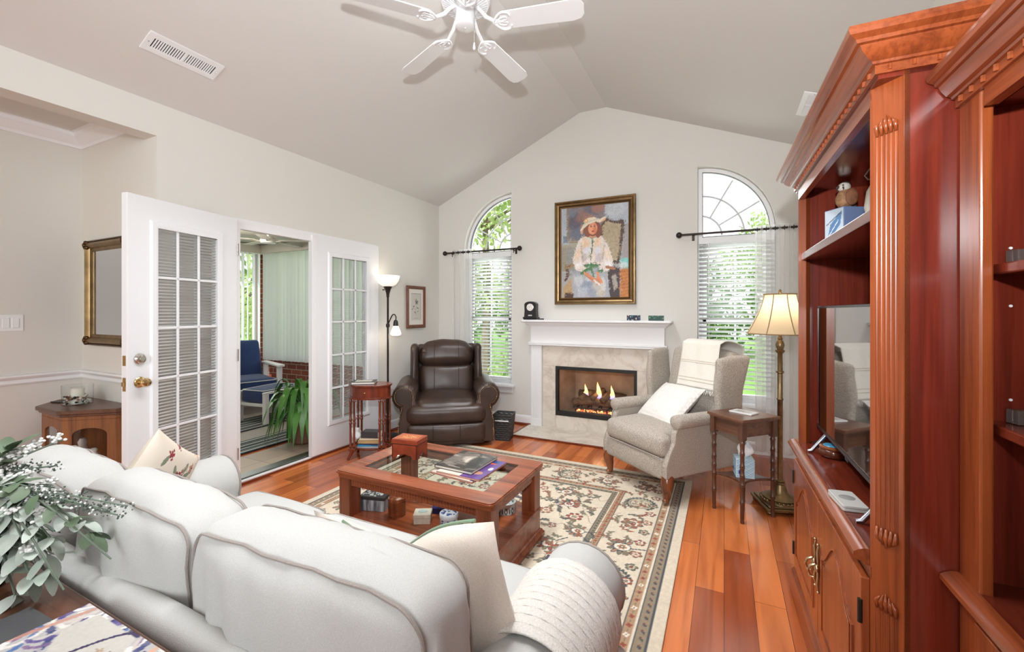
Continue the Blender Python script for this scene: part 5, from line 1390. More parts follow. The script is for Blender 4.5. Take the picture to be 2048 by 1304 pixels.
# scatter cushions on the sofa
M_CREAM = fabric('cream_linen', S(228, 216, 204), S(218, 205, 192), 420, bump=0.2)
M = T(-0.722, 0.872, 0.642) @ RX(radians(12)) @ RY(radians(-10))
PWW, PHH = 0.61, 0.37
def dip(x, z):
    # chopped top edge with two raised corners
    t_ = max(0, z / (PHH / 2))
    return z - t_ ** 2 * 0.10 * math.exp(-((x + 0.04) / 0.14) ** 2) + t_ * 0.012
b = MB().pillow(PWW, PHH, 0.15, 30, ear=0.05, wr=0.009, bend=0.015)
b.v = [tuple(M @ Vector((x, y, dip(x, z)))) for x, y, z in b.v]
b.v = [(x, y, max(z, 0.482)) for x, y, z in b.v]
t = thing('throw_pillow', 'plain cream scatter cushion in front of the nearest sofa back cushion', 'pillow', (-0.735, 0.875, 0.48), group='scatter cushions on the sofa')
b.v = [(x + 0.735, y - 0.875, z - 0.48) for x, y, z in b.v]
pb = b.build('cover', M_CREAM, t, smooth=60)
edge = [M @ Vector((x, 0.008 + 0.015 * (x / PWW) ** 2 * 4, dip(x, PHH / 2 * (1 - .05 * (1 - (2 * x / PWW) ** 2))))) + Vector((0.735, -0.875, -0.48)) for x in np.linspace(-.2, .25, 22)]
MB().tube([(p.x, p.y + .004, p.z) for p in edge], 0.004, 5).build('green_edging', fabric('green_edge', S(120, 142, 116), None), pb)
# embroidered one
t = thing('throw_pillow', 'cream scatter cushion embroidered with red flowers at the far end of the sofa', 'pillow', (-2.03, 0.90, 0.48), group='scatter cushions on the sofa')
PWD = 0.36
cv = Canvas(PWD, PWD, 0.0032, (228, 216, 200))
for (x, y, r_, c_) in ((.20, .19, .024, (140, 44, 50)), (.235, .175, .02, (150, 58, 60)), (.18, .155, .018, (128, 36, 44)), (.13, .13, .016, (150, 52, 56)), (.27, .24, .016, (142, 48, 52)), (.10, .25, .018, (146, 52, 56)), (.30, .12, .018, (140, 44, 50)), (.15, .30, .015, (150, 60, 60))):
    for k in range(12): cv.ell(x + r_ * 1.2 * cos(k * 2.4) * (k / 12), y + .05 + r_ * 1.2 * sin(k * 2.4) * (k / 12), r_ * .38, r_ * .26, c_, k)
for (x, y, a) in ((.25, .21, .5), (.265, .19, -.2), (.225, .23, 1.3), (.285, .155, .1), (.16, .2, 2.2), (.11, .17, 2.6), (.32, .2, .9), (.08, .22, 1.2), (.2, .12, -1)): cv.ell(x, y + .05, .026, .009, (126, 134, 112), a)
for k in range(5):
    x0, y0 = .22 + .03 * k, .27 + .012 * k
    cv.line([(x0 + .02 * cos(q) * (1 - q / 8), y0 + .02 * sin(q) * (1 - q / 8)) for q in np.linspace(0, 6, 18)], .0028, (196, 168, 140))
for k in range(5): cv.ell(.3 + .02 * k, .36 - .006 * k * k, .008, .008, (222, 168, 140))
M = T(0, 0, 0.175) @ RZ(radians(116)) @ RX(radians(14)) @ RY(radians(36))
def pf(sg):
    def fn(X, Y):
        x = 2 * X / PWD - 1; z = 2 * Y / PWD - 1
        e = np.maximum(0, (1 - np.abs(x) ** 2.6) * (1 - np.abs(z) ** 2.6)) ** 0.55
        k = 1 - 0.06 * (1 - z * z) * x * x; kz = 1 - 0.06 * (1 - x * x) * z * z
        lx = x * PWD / 2 * k; lz = z * PWD / 2 * kz; ly = sg * 0.06 * e
        return tuple(M[i][0] * lx + M[i][1] * ly + M[i][2] * lz + M[i][3] for i in range(3))
    return fn
cv.mesh('embroidered_front', painted('embroidery', 0.9, 0.3), pf(-1), t)
cv2 = Canvas(PWD, PWD, 0.014, (228, 216, 200)); cv2.mesh('back_cover', M_PRINT, pf(1), t)

# ================================================================== COFFEE TABLE
M_TBL = wood('table_walnut', S(152, 80, 48), S(108, 52, 30), 'X', rough=0.25, coat=0.2)
M_TBLZ = wood('table_walnut_leg', S(142, 74, 46), S(98, 48, 29), 'Z', rough=0.28, coat=0.2)
TZ = 0.445
tb = thing('coffee_table', 'dark wood coffee table with a glass panel top and a low shelf', 'coffee table', (-1.488, 2.09, RZ0))
hw, hd, tz = 0.518, 0.325, TZ - RZ0
prof = [(-0.118, -0.034), (0.0, -0.034), (0.0, -0.026), (-0.006, -0.022), (-0.006, -0.018), (0.002, -0.014), (0.004, -0.006), (-0.004, 0.0), (-0.113, 0.0), (-0.118, -0.006)]
cr = 0.03
path = [(x, y, tz) for x, y in rrect(-hw, hw, -hd, hd, cr, 5)]
fr = MB()
# frame from four mitred rails
for a, b_ in (((-hw, -hd), (hw, -hd)), ((hw, -hd), (hw, hd)), ((hw, hd), (-hw, hd)), ((-hw, hd), (-hw, -hd))): pass
inner = [(x, y) for x, y in rrect(-hw + 0.115, hw - 0.115, -hd + 0.115, hd - 0.115, 0.004, 1)]
outer = rrect(-hw + .004, hw - .004, -hd + .004, hd - .004, cr, 6)
fr.slab(outer, [inner], tz - 0.022, tz, lambda a, b, q: (a, b, q))
fr.slab(rrect(-hw, hw, -hd, hd, cr, 6), [inner], tz - 0.017, tz - 0.006, lambda a, b, q: (a, b, q))
fr.slab(rrect(-hw + .008, hw - .008, -hd + .008, hd - .008, cr, 6), [inner], tz - 0.04, tz - 0.022, lambda a, b, q: (a, b, q))
fr.build('top_frame', M_TBL, tb, smooth=30, bevel=0.003)
M_GTOP = glass('table_glass', (0.93, 0.97, 0.95, 1), 0.0, 0.8)
MB().box(-hw + 0.116, hw - 0.116, -hd + 0.116, hd - 0.116, tz - 0.009, tz - 0.002).build('glass_panel', M_GTOP, tb, smooth=0)
for sy in (-1, 1):
    ap = MB(); y0, y1 = sorted((sy * (hd - 0.03), sy * (hd - 0.05)))
    ap.box(-hw + 0.1, hw - 0.1, y0, y1, tz - 0.085, tz - 0.04)
    x = -hw + 0.115
    while x < hw - 0.12:
        ap.tube([(x, sy * (hd - 0.03), tz - 0.08), (x, sy * (hd - 0.03), tz - 0.045)], 0.0065, 6); x += 0.0185
    ap.build('apron', M_TBL, tb, smooth=30)
for sx in (-1, 1):
    x0, x1 = sorted((sx * (hw - 0.03), sx * (hw - 0.05)))
    MB().box(x0, x1, -hd + 0.1, hd - 0.1, tz - 0.085, tz - 0.04).build('apron', M_TBL, tb, smooth=0)
    for sy in (-1, 1):
        MB().box(sx * (hw - 0.062) - 0.042, sx * (hw - 0.062) + 0.042, sy * (hd - 0.062) - 0.042, sy * (hd - 0.062) + 0.042, 0.16, tz - 0.04).build('leg', M_TBLZ, tb, smooth=0, bevel=0.004)
MB().prism(rrect(-hw + .015, hw - .015, -hd + .015, hd - .015, 0.01, 3), 0.15, 0.172).build('lower_shelf', M_TBL, tb, smooth=0, bevel=0.003)
bs = MB().box(-hw + .02, hw - .02, -hd + .02, hd - .02, 0.035, 0.15)
bs.build('base_box', M_TBL, tb, smooth=0, bevel=0.003)
bmld = [(0, 0), (0.02, 0), (0.022, 0.02), (0.014, 0.028), (0.008, 0.04), (0, 0.044)]
MB().mould(bmld, [(-hw + .02, -hd + .02, 0), (hw - .02, -hd + .02, 0), (hw - .02, hd - .02, 0), (-hw + .02, hd - .02, 0)], closed=True).build('base_moulding', M_TBL, tb, smooth=30)
ZS = RZ0 + 0.172 + 0.0005
def rectbox(name, label, cat, c, s, rz, mat_, lidmat=None, lid=0.0, group=None):
    t = thing(name, label, cat, c, rz, group)
    h = s[2] - lid
    MB().box(-s[0] / 2, s[0] / 2, -s[1] / 2, s[1] / 2, 0, h - 0.001).build('body', mat_, t, smooth=0, bevel=0.002)
    if lid: MB().box(-s[0] / 2 - .003, s[0] / 2 + .003, -s[1] / 2 - .003, s[1] / 2 + .003, h, h + lid).build('lid', lidmat or mat_, t, smooth=0, bevel=0.003)
    return t
G = 'trinket boxes on the coffee table shelf'
m, n, l, p = new_mat('silver_streaks'); v = coords(n, l, (60, 60, 6)); tn = n.new('ShaderNodeTexNoise'); tn.inputs['Scale'].default_value = 1; l.new(v, tn.inputs['Vector'])
r1 = ramp(n, l, tn.outputs['Fac'], [(0.35, S(84, 88, 96)), (0.5, S(150, 156, 166)), (0.7, S(212, 214, 218))]); l.new(r1.outputs[0], p.inputs['Base Color']); setp(p, rough=0.4)
t = rectbox('trinket_box', 'grey streaked trinket box with a shell covered lid', 'box', (-1.865, 1.955, ZS), (0.155, 0.115, 0.085), 0.28, m, M_BLACK if 0 else plain('dark_shell', S(62, 60, 62), 0.35), 0.02, G)
rr = random.Random(8)
M_SHELL = plain('shell_pale', S(206, 204, 202), 0.3, noise_amt=0.3, noise_scale=30)
sh = MB()
for _ in range(46): sh.ball((rr.uniform(-.068, .068), rr.uniform(-.048, .048), .086), (rr.uniform(.006, .012), rr.uniform(.005, .01), .005), 7, 5)
t.children[1]; sh.build('shell_inlay', M_SHELL, t, smooth=180)['kind'] = 'stuff'
t = thing('wooden_jar', 'ribbed reddish wooden jar on the coffee table shelf', 'jar', (-1.69, 1.935, ZS), group=G)
pr = [(0.001, 0), (0.044, 0)]
for k in range(9): pr += [(0.044, 0.004 + k * 0.0085), (0.05, 0.0065 + k * 0.0085), (0.05, 0.0085 + k * 0.0085), (0.044, 0.011 + k * 0.0085)]
M_JAR = wood('jar_wood', S(158, 86, 50), S(112, 54, 30), 'Z', 2.0, rough=0.3)
MB().lathe(pr + [(0.044, 0.083), (0.001, 0.083)], 28).build('body', M_JAR, t, smooth=35)
MB().lathe([(0.001, 0.0835), (0.05, 0.0835), (0.05, 0.1), (0.042, 0.108), (0.02, 0.112), (0.001, 0.112)], 28).build('lid', M_JAR, t, smooth=35)
MB().lathe([(0.009, 0.112), (0.007, 0.118), (0.012, 0.126), (0.001, 0.13)], 12).build('knob', plain('dark_knob', S(50, 34, 26), 0.4), t)
M_CAP = plain('capiz_cream', S(222, 210, 192), 0.35, noise_amt=0.15, noise_scale=40)
t = rectbox('trinket_box', 'small cream stone trinket box with an oval on the lid', 'box', (-1.505, 1.935, ZS), (0.09, 0.075, 0.055), 0.5, M_CAP, M_CAP, 0.022, G)
MB().lathe([(0.026, 0.0555), (0.024, 0.059), (0.001, 0.060)], 20, sy=0.7).build('lid_medallion', plain('medallion', S(176, 190, 190), 0.3), t)
t = rectbox('trinket_box', 'deep blue trinket box patterned in yellow', 'box', (-1.49, 2.085, ZS), (0.085, 0.085, 0.035), 0.4, plain('deep_blue', S(34, 40, 110), 0.3), plain('deep_blue2', S(40, 40, 96), 0.3), 0.012, G)
fl = MB()
for (x, y) in ((-.02, -.015), (.018, .012), (-.005, .02), (.022, -.02)): fl.lathe([(.012, 0.0356), (.001, 0.037)], 8, T(x, y, 0))
fl.build('yellow_flowers', plain('yellow_enamel', S(222, 170, 60), 0.4), t)
def tin(name, label, c, r, h, base, ink, seed, grp=G):
    t = thing(name, label, 'tin', c, group=grp)
    cv = Canvas(2 * pi * r, h * .64, 0.0022, base); rr = random.Random(seed); W_ = 2 * pi * r
    nk = 9
    for k in range(nk):
        x = W_ * (k + .5) / nk; y = h * .32
        cv.ell(x, y, .011, .013, ink); cv.petals(x, y, .003, .008, 4, base, .78); cv.ell(x + W_ / nk / 2, y, .003, h * .28, ink); cv.ell(x, h * .06, .01, .003, ink); cv.ell(x, h * .58, .01, .003, ink)
    cv.mesh('body', painted('porcelain_' + str(seed), 0.2), lambda X, Y: (r * np.cos(X / r), r * np.sin(X / r), Y), t)
    cl = Canvas(2 * r, 2 * r, 0.0025, base)
    for k in range(34):
        x, y = rr.uniform(0, 2 * r), rr.uniform(0, 2 * r); cl.petals(x, y, .003, .0085, 5, ink, rr.uniform(0, 3)); cl.ell(x, y, .002, .002, base)
    def lf(X, Y):
        x = X / r - 1; y = Y / r - 1
        a = x * np.sqrt(np.maximum(0, 1 - y * y / 2)); b = y * np.sqrt(np.maximum(0, 1 - x * x / 2))
        return (a * r, b * r, h + .008 - 0.010 * (a * a + b * b))
    lo = cl.mesh('lid', bpy.data.materials['porcelain_' + str(seed)], lf, t)
    MB().lathe([(r * 1.03, h * .66), (r * 1.05, h * .70), (r * 1.04, h * .96), (r * .99, h)], 32).build('lid_rim', plain('rim_' + str(seed), S(*base), 0.25), t)
    return t
tin('porcelain_tin', 'round blue and white lidded tin on the coffee table shelf', (-1.345, 1.955, ZS), 0.049, 0.075, (226, 230, 236), (44, 66, 138), 31)
tin('porcelain_tin', 'round black and white lidded tin by the far leg of the coffee table', (-1.15, 2.25, ZS), 0.06, 0.062, (206, 212, 210), (66, 78, 78), 32)
t = rectbox('greeting_card', 'flat colourful card on the coffee table shelf beside the blue and white tin', 'card', (-1.22, 2.0, ZS), (0.11, 0.09, 0.012), 0.4, plain('card_white', S(214, 206, 190), 0.5), None, 0, G)
cv = Canvas(.106, .086, .002, (196, 186, 150)); [cv.ell(rr.uniform(0, .1), rr.uniform(0, .086), rr.uniform(.006, .016), rr.uniform(.005, .012), rr.choice([(178, 62, 60), (92, 132, 82), (206, 172, 90), (74, 110, 96)]), rr.uniform(0, 3)) for _ in range(34)]
cv.mesh('printed_face', M_PRINT, lambda X, Y: (X - .053, Y - .043, .0128), t)
t = rectbox('trinket_box', 'small white lettered block behind the cream stone box', 'box', (-1.675, 2.13, ZS), (0.085, 0.03, 0.04), 0.3, plain('white_block', S(222, 220, 214), 0.5), None, 0, G)
cv = Canvas(.08, .03, .0012, (222, 220, 214)); [cv.line([(.006 + k * .011, .006), (.006 + k * .011 + rr.uniform(0, .006), .024)], .0022, (96, 92, 90)) for k in range(6)]
cv.mesh('lettering', M_PRINT, lambda X, Y: (X - .04, -.0155 + 0 * X, Y + .004), t)
# lacquer chest
t = thing('lacquer_chest', 'small red lacquer chest with bracket feet on the coffee table glass', 'box', (-1.775, 2.15, TZ - 0.001), radians(9))
M_LAQ = plain('red_lacquer', S(150, 62, 36), 0.35, noise_amt=0.35, noise_scale=16)
def chest_side(ax):
    w = .175 if ax == 0 else .13
    o_ = [(-w / 2, 0), (-w / 2 + .028, 0), (-w / 2 + .04, .018), (-w / 2 + .06, .022), (0, .03), (w / 2 - .06, .022), (w / 2 - .04, .018), (w / 2 - .028, 0), (w / 2, 0), (w / 2, .085), (-w / 2, .085)]
    return o_
b = MB()
for sg in (-1, 1):
    b.slab(chest_side(0), [], sg * .065, sg * .057, lambda a, c_, q: (a, q, c_)); b.slab(chest_side(1), [], sg * .0875, sg * .0795, lambda a, c_, q: (q, a, c_))
b.box(-.085, .085, -.06, .06, .03, .085)
b.build('body', M_LAQ, t, smooth=0)
lid = MB().box(-.09, .09, -.067, .067, .087, .117).build('lid', M_LAQ, t, smooth=0, bevel=0.004)
MB().box(-.0885, .0885, -.0655, .0655, .0845, .0875).build('dark_band', M_BLACK, t, smooth=0)
cv = Canvas(.15, .105, .002, (172, 92, 54)); [cv.line([(.075 + .05 * cos(a), .052 + .03 * sin(a)), (.075 + .02 * cos(a + .5), .052 + .014 * sin(a + .5))], .0035, (216, 172, 108)) for a in np.linspace(0, 6, 9)]
cv.line([(.02, .02), (.07, .04), (.12, .085)], .003, (214, 168, 100)); cv.mesh('painted_panel', M_PRINT, lambda X, Y: (X - .075, Y - .0525, .1176 + 0 * X), lid)
# books and magazines on the glass
G2 = 'books and magazines stacked on the coffee table glass'
def book(name, label, cat, c, w, d, h, rz, cover_fn, spine, group, tilt=0.0, cols=None, base=(40, 38, 36)):
    t = thing(name, label, cat, c, rz, group)
    MB().box(-w / 2 + .003, w / 2 - .003, -d / 2 + .003, d / 2 - .001, .0025, h - .0025).build('pages', bpy.data.materials.get('paper') or plain('paper', S(226, 222, 212), 0.8), t, smooth=0)
    MB().box(-w / 2, w / 2, -d / 2, d / 2, 0, .002).box(-w / 2, w / 2, -d / 2, d / 2, h - .002, h).box(-w / 2, -w / 2 + .002, -d / 2, d / 2, 0, h).build('cover', plain('cover_' + label[:14].replace(' ', '_'), S(*spine), 0.35), t, smooth=0)
    cv = Canvas(w, d, 0.0028, base); cover_fn(cv, w, d); cv.jitter(.03, 1)
    cv.mesh('cover_picture', bpy.data.materials.get('glossy_print') or painted('glossy_print', 0.22), lambda X, Y: (X - w / 2, Y - d / 2, h + .0006 + 0 * X), t)
    return t
def c_mag(cv, w, d):
    cv.rect(0, w, 0, d, (206, 190, 178)); r_ = random.Random(3)
    for _ in range(30): x, y = r_.uniform(0, w), r_.uniform(0, d); cv.rect(x, x + r_.uniform(.02, .07), y, y + r_.uniform(.01, .05), r_.choice([(70, 50, 120), (190, 70, 50), (228, 224, 220), (90, 130, 140), (214, 180, 150), (40, 60, 110)]))
def c_mag2(cv, w, d):
    cv.rect(0, w, 0, d, (226, 206, 190)); cv.rect(w * .55, w, 0, d, (92, 60, 128)); r_ = random.Random(6)
    for _ in range(16): x, y = r_.uniform(0, w), r_.uniform(0, d); cv.ell(x, y, r_.uniform(.01, .04), r_.uniform(.01, .03), r_.choice([(206, 90, 60), (40, 60, 120), (236, 230, 224), (180, 130, 110)]))
def c_photo(cv, w, d):
    cv.rect(0, w, 0, d, (46, 42, 40)); r_ = random.Random(2)
    for _ in range(60): cv.ell(r_.uniform(0, w), r_.uniform(0, d), r_.uniform(.01, .05), r_.uniform(.004, .014), r_.choice([(88, 76, 66), (120, 108, 98), (60, 52, 48), (150, 138, 128)]), r_.uniform(-.4, .8), .5, .5)
    for k in range(14): cv.line([(w * .05, d * (.1 + .05 * k)), (w * (.3 + .02 * k), d * (.3 + .045 * k))], .006, (150 + 4 * k, 136 + 4 * k, 124 + 4 * k), .5)
    cv.ell(w * .5, d * .62, w * .17, d * .2, (178, 164, 152), .4, .9, .5); cv.ell(w * .56, d * .52, w * .10, d * .14, (206, 192, 178), .2, .8, .5); cv.ell(w * .72, d * .5, w * .16, d * .3, (26, 25, 26), .2, .9, .4); cv.ell(w * .35, d * .8, w * .2, d * .1, (96, 84, 76), .2, .8, .5)
    cv.rect(w * .3, w * .62, d * .08, d * .105, (196, 178, 168), .8)
book('magazine', 'colourful magazine at the bottom of the stack on the coffee table', 'magazine', (-1.315, 2.105, TZ), .29, .31, .009, radians(-6), c_mag, (190, 90, 70), G2, base=(200, 190, 180))
book('magazine', 'purple and orange magazine in the middle of the coffee table stack', 'magazine', (-1.29, 2.11, TZ + .0102), .28, .30, .009, radians(-2), c_mag2, (196, 120, 90), G2, base=(200, 190, 180))
book('photo_book', 'large dark photo book on top of the coffee table stack', 'book', (-1.345, 2.14, TZ + .0204), .25, .285, .016, radians(-2), c_photo, (58, 56, 56), G2)

# ================================================================== CONSOLE TABLE BEHIND THE SOFA
M_CONS = wood('console_brown', S(104, 68, 52), S(74, 46, 34), 'X', rough=0.3, coat=0.15)
t = thing('console_table', 'brown wooden console table standing behind the sofa', 'console table', (-1.30, 0.27, 0))
MB().prism(rrect(-0.62, 0.62, -0.185, 0.183, 0.012), 0.672, 0.70).build('top', M_CONS, t, smooth=0, bevel=0.004)
MB().box(-0.58, 0.58, -0.16, -0.142, 0.58, 0.672).box(-0.58, 0.58, 0.142, 0.16, 0.58, 0.672).box(-0.58, -0.56, -0.16, 0.16, 0.58, 0.672).box(0.56, 0.58, -0.16, 0.16, 0.58, 0.672).build('apron', M_CONS, t, smooth=0)
for sx in (-1, 1):
    for sy in (-1, 1): MB().tbox(sx * .56 - .025, sx * .56 + .025, sy * .142 - .025, sy * .142 + .025, 0, .672, .007, .007).build('leg', M_CONS, t, smooth=0, bevel=.003)
def c_swirl(cv, w, d):
    cv.rect(0, w, 0, d, (184, 180, 180)); r_ = random.Random(12)
    cols = [(52, 46, 104), (92, 78, 140), (214, 168, 140), (232, 230, 226), (84, 116, 166), (128, 100, 140), (206, 196, 190), (40, 38, 60), (226, 222, 214), (60, 70, 120), (180, 176, 176)]
    for k in range(110):
        x, y = r_.uniform(-.02, w), r_.uniform(0, d); a = r_.uniform(-.3, .9); L = r_.uniform(.05, .17); c_ = r_.choice(cols)
        cv.line([(x + L * s * cos(a + 1.3 * s), y + L * s * sin(a + 1.3 * s)) for s in np.linspace(0, 1, 8)], r_.uniform(.003, .016), c_, .85)
    cv.line([(.02 + w * s, d * (.15 + .25 * sin(s * 3))) for s in np.linspace(0, 1, 12)], .012, (236, 230, 220))
    cv.poly([(w * .15, d * .98), (w * .5, d * .98), (w * .72, d * .55), (w * .55, d * .42), (w * .3, d * .6), (w * .12, d * .8)], (200, 196, 188))
    cv.line([(w * (.5 - .32 * s), d * (.99 - .7 * s + .15 * sin(s * 5))) for s in np.linspace(0, 1, 14)], .007, (60, 52, 88)); cv.line([(w * (.62 - .36 * s), d * (.6 - .35 * s)) for s in np.linspace(0, 1, 8)], .014, (232, 224, 206))
    for k in range(12): cv.line([(w * .48 + .016 * cos(k), d * .76 + .014 * sin(k)), (w * .48 + .032 * cos(k + .4), d * .76 + .026 * sin(k + .4))], .004, (120, 94, 74) if k % 2 else (176, 150, 120))
    cv.line([(0, d * .25), (w * .2, d * .5), (w * .35, d * .52)], .01, (70, 66, 70)); cv.line([(0, d * .6), (w * .08, d * .98)], .012, (196, 140, 120), .8)
t = book('magazine', 'plain dark grey magazine under the art book on the console table', 'magazine', (-1.15, 0.255, 0.7005), .40, .27, .006, radians(3), lambda cv, w, d: cv.rect(0, w, 0, d, (84, 84, 86)), (80, 80, 82), 'reading matter on the console table', base=(84, 84, 86))
book('art_book', 'art book with a swirling purple and white cover on the console table', 'book', (-1.012, 0.285, 0.7072), .42, .29, .016, radians(0), c_swirl, (214, 206, 204), 'reading matter on the console table')
# vase and artificial flowers
VX, VY = -1.58, 0.345
t = thing('flower_vase', 'black ribbed vase on the end of the console table', 'vase', (VX, VY, 0.7005))
pr = [(0.001, 0), (0.055, 0), (0.06, 0.006)]
for k in range(9): pr += [(0.062 + 0.02 * sin(k / 9 * pi), 0.012 + k * 0.021), (0.068 + 0.02 * sin(k / 9 * pi), 0.018 + k * 0.021), (0.062 + 0.02 * sin(k / 9 * pi), 0.026 + k * 0.021)]
MB().lathe(pr + [(0.045, 0.215), (0.05, 0.23), (0.044, 0.23), (0.04, 0.2), (0.001, 0.12)], 28).build('body', plain('black_glaze', S(26, 25, 28), 0.18), t, smooth=40)
t = thing('flower_arrangement', 'spray of grey-green leaves and tiny white blossoms in the black vase', 'flowers', (VX, VY, 0.86))
M_SAGE = plain('sage_leaf', S(206, 213, 203), 0.6, col2=S(172, 186, 172), noise_scale=14)
M_DKLEAF = plain('dark_sage', S(104, 122, 96), 0.55, col2=S(78, 98, 72), noise_scale=12)
M_STEM = plain('grey_stem', S(108, 122, 106), 0.7)
M_BUD = plain('white_bud', S(244, 243, 240), 0.6)
M_BUD2 = plain('dark_bud', S(86, 98, 88), 0.6)
rf = random.Random(21)
V0 = Vector((VX, VY, 0.86))
def leaf_flat(b, base, d, nrm, L, w):
    d = d.normalized(); sd = d.cross(nrm).normalized(); up = sd.cross(d)
    k = len(b.v); vs_ = []
    for i in range(7):
        s = i / 6; ww = w * sin(pi * min(1, (s * .92 + .04))) ** .8
        c_ = base + d * L * s - up * L * 0.18 * s * s
        vs_ += [c_ - sd * ww + up * ww * .15, c_, c_ + sd * ww + up * ww * .15]
    fs = []
    for i in range(6):
        for q in (0, 1): fs.append((i * 3 + q, i * 3 + q + 1, i * 3 + q + 4, i * 3 + q + 3))
    b.add(vs_, fs)
def spray(tip, kind, mid_lift=0.06):
    tip = Vector(tip); mid = (V0 + tip) / 2 + Vector((0, 0, mid_lift))
    P = bez([V0 - Vector((0, 0, .05)), V0 + (mid - V0) * .5 + Vector((0, 0, .03)), mid, tip], 7)
    P = [p - V0 for p in P]
    MB().tube(P, [0.003 * (1 - .6 * i / len(P)) + .0006 for i in range(len(P))], 6).build('stem', M_STEM, t)
    b = MB(); n_ = len(P)
    if kind == 'leaf' or kind == 'dark':
        for i in range(7, n_, 2):
            d = (P[i] - P[i - 1]).normalized()
            for s in (-1, 1):
                sd = d.cross(Vector((rf.uniform(-.4, .4), rf.uniform(-.4, .4), 1))).normalized() * s
                leaf_flat(b, P[i], d * .6 + sd + Vector((0, 0, rf.uniform(-.3, .3))), Vector((rf.uniform(-.3, .3), rf.uniform(-.3, .3), 1)), rf.uniform(.035, .062), rf.uniform(.011, .017))
        leaf_flat(b, P[-1], P[-1] - P[-2], Vector((0, .2, 1)), .06, .016)
        b.build('leaves', M_SAGE if kind == 'leaf' else M_DKLEAF, t, smooth=180)
    elif kind == 'bud':
        for i in range(10, n_):
            for _ in range(7):
                d = Vector((rf.gauss(0, 1), rf.gauss(0, 1), rf.gauss(0, 1))).normalized(); q = P[i] + d * rf.uniform(.004, .016); b.ball(q, rf.uniform(.0016, .003), 6, 4)
        c = MB()
        for i in range(10, n_, 1):
            for _ in range(3):
                d = Vector((rf.gauss(0, 1), rf.gauss(0, 1), rf.gauss(0, 1))).normalized(); c.ball(P[i] + d * .013, .0025, 6, 4)
        b.build('buds', M_BUD2, t, smooth=180)['kind'] = 'stuff'; c.build('white_buds', M_BUD, t, smooth=180)['kind'] = 'stuff'
    elif kind == 'blossom':
        for i in range(12, n_, 4):
            c0 = P[i] + Vector((rf.uniform(-.01, .01), rf.uniform(-.01, .01), .012))
            for _ in range(16):
                d = Vector((rf.gauss(0, 1), rf.gauss(0, 1), rf.gauss(0, .8))); b.ball(c0 + d * .006, (.0045, .0045, .0035), 6, 4)
        b.build('blossoms', M_BUD, t, smooth=180)
    elif kind == 'grass':
        c = MB().tube(P, [.0022 * (1 - i / n_) + .0003 for i in range(n_)], 5); c.build('grass_blade', M_DKLEAF, t)
def at(x, y, d):
    v_ = Vector((-sin(YAW) + cos(YAW) * (x - 1024) / 862.0, cos(YAW) + sin(YAW) * (x - 1024) / 862.0, (623.0 - y) / 862.0)); return Vector((0, 0, 1.35)) + v_ * d
for x, y, d, k in ((125, 880, 1.12, 'blossom'), (75, 895, 1.10, 'blossom'), (120, 930, 1.10, 'bud'), (60, 930, 1.08, 'bud'), (20, 900, 1.06, 'dark'), (45, 960, 1.05, 'blossom'), (110, 975, 1.08, 'blossom'), (95, 1000, 1.04, 'bud'), (60, 1000, 1.04, 'bud'), (255, 1012, 1.03, 'bud'), (215, 1020, 1.02, 'bud'), (235, 1030, 1.02, 'bud'),
                   (180, 1065, 1.02, 'dark'), (160, 1040, 1.03, 'leaf'), (100, 1075, 1.0, 'leaf'), (95, 1110, 0.99, 'leaf'), (60, 1150, 0.97, 'leaf'), (30, 1190, 0.96, 'leaf'), (90, 1140, 0.98, 'leaf'), (40, 1085, 1.0, 'leaf'), (70, 1125, 0.97, 'blossom'), (20, 1050, 1.02, 'leaf'), (100, 1045, 1.01, 'blossom'), (15, 985, 1.04, 'leaf'), (35, 1020, 1.04, 'bud'), (80, 1060, 1.03, 'dark'),
                   (222, 1118, 1.0, 'grass'), (128, 1180, 0.95, 'grass'), (170, 1010, 1.05, 'grass'), (150, 1035, 1.05, 'grass'), (60, 890, 1.1, 'grass'), (10, 1110, .98, 'leaf'), (-20, 1000, 1.03, 'leaf'), (-40, 930, 1.08, 'dark'), (5, 950, 1.07, 'bud')):
    spray(at(x, y, d), k, 0.05 if y < 1060 else 0.09)


# ================================================================== DARK LEATHER RECLINER
m, n, l, p = new_mat('brown_leather')
v = coords(n, l); vo = n.new('ShaderNodeTexVoronoi'); vo.inputs['Scale'].default_value = 260; l.new(v, vo.inputs['Vector'])
tn = n.new('ShaderNodeTexNoise'); tn.inputs['Scale'].default_value = 5; tn.inputs['Detail'].default_value = 4; l.new(v, tn.inputs['Vector'])
r1 = ramp(n, l, tn.outputs['Fac'], [(0.35, S(52, 37, 30)), (0.7, S(69, 50, 41))]); l.new(r1.outputs[0], p.inputs['Base Color']); setp(p, rough=0.36, spec=0.5)
add_bump(n, l, p, vo.outputs['Distance'], 0.10, 0.002)
M_LEA = m
M_STITCH = plain('leather_seam', S(40, 28, 23), 0.5)
M_NAIL = metal('antique_nail', S(170, 140, 100), 0.3)
rec = thing('recliner', 'dark brown leather recliner with rolled nailhead arms', 'recliner', (-2.70, 3.88, 0), radians(35))
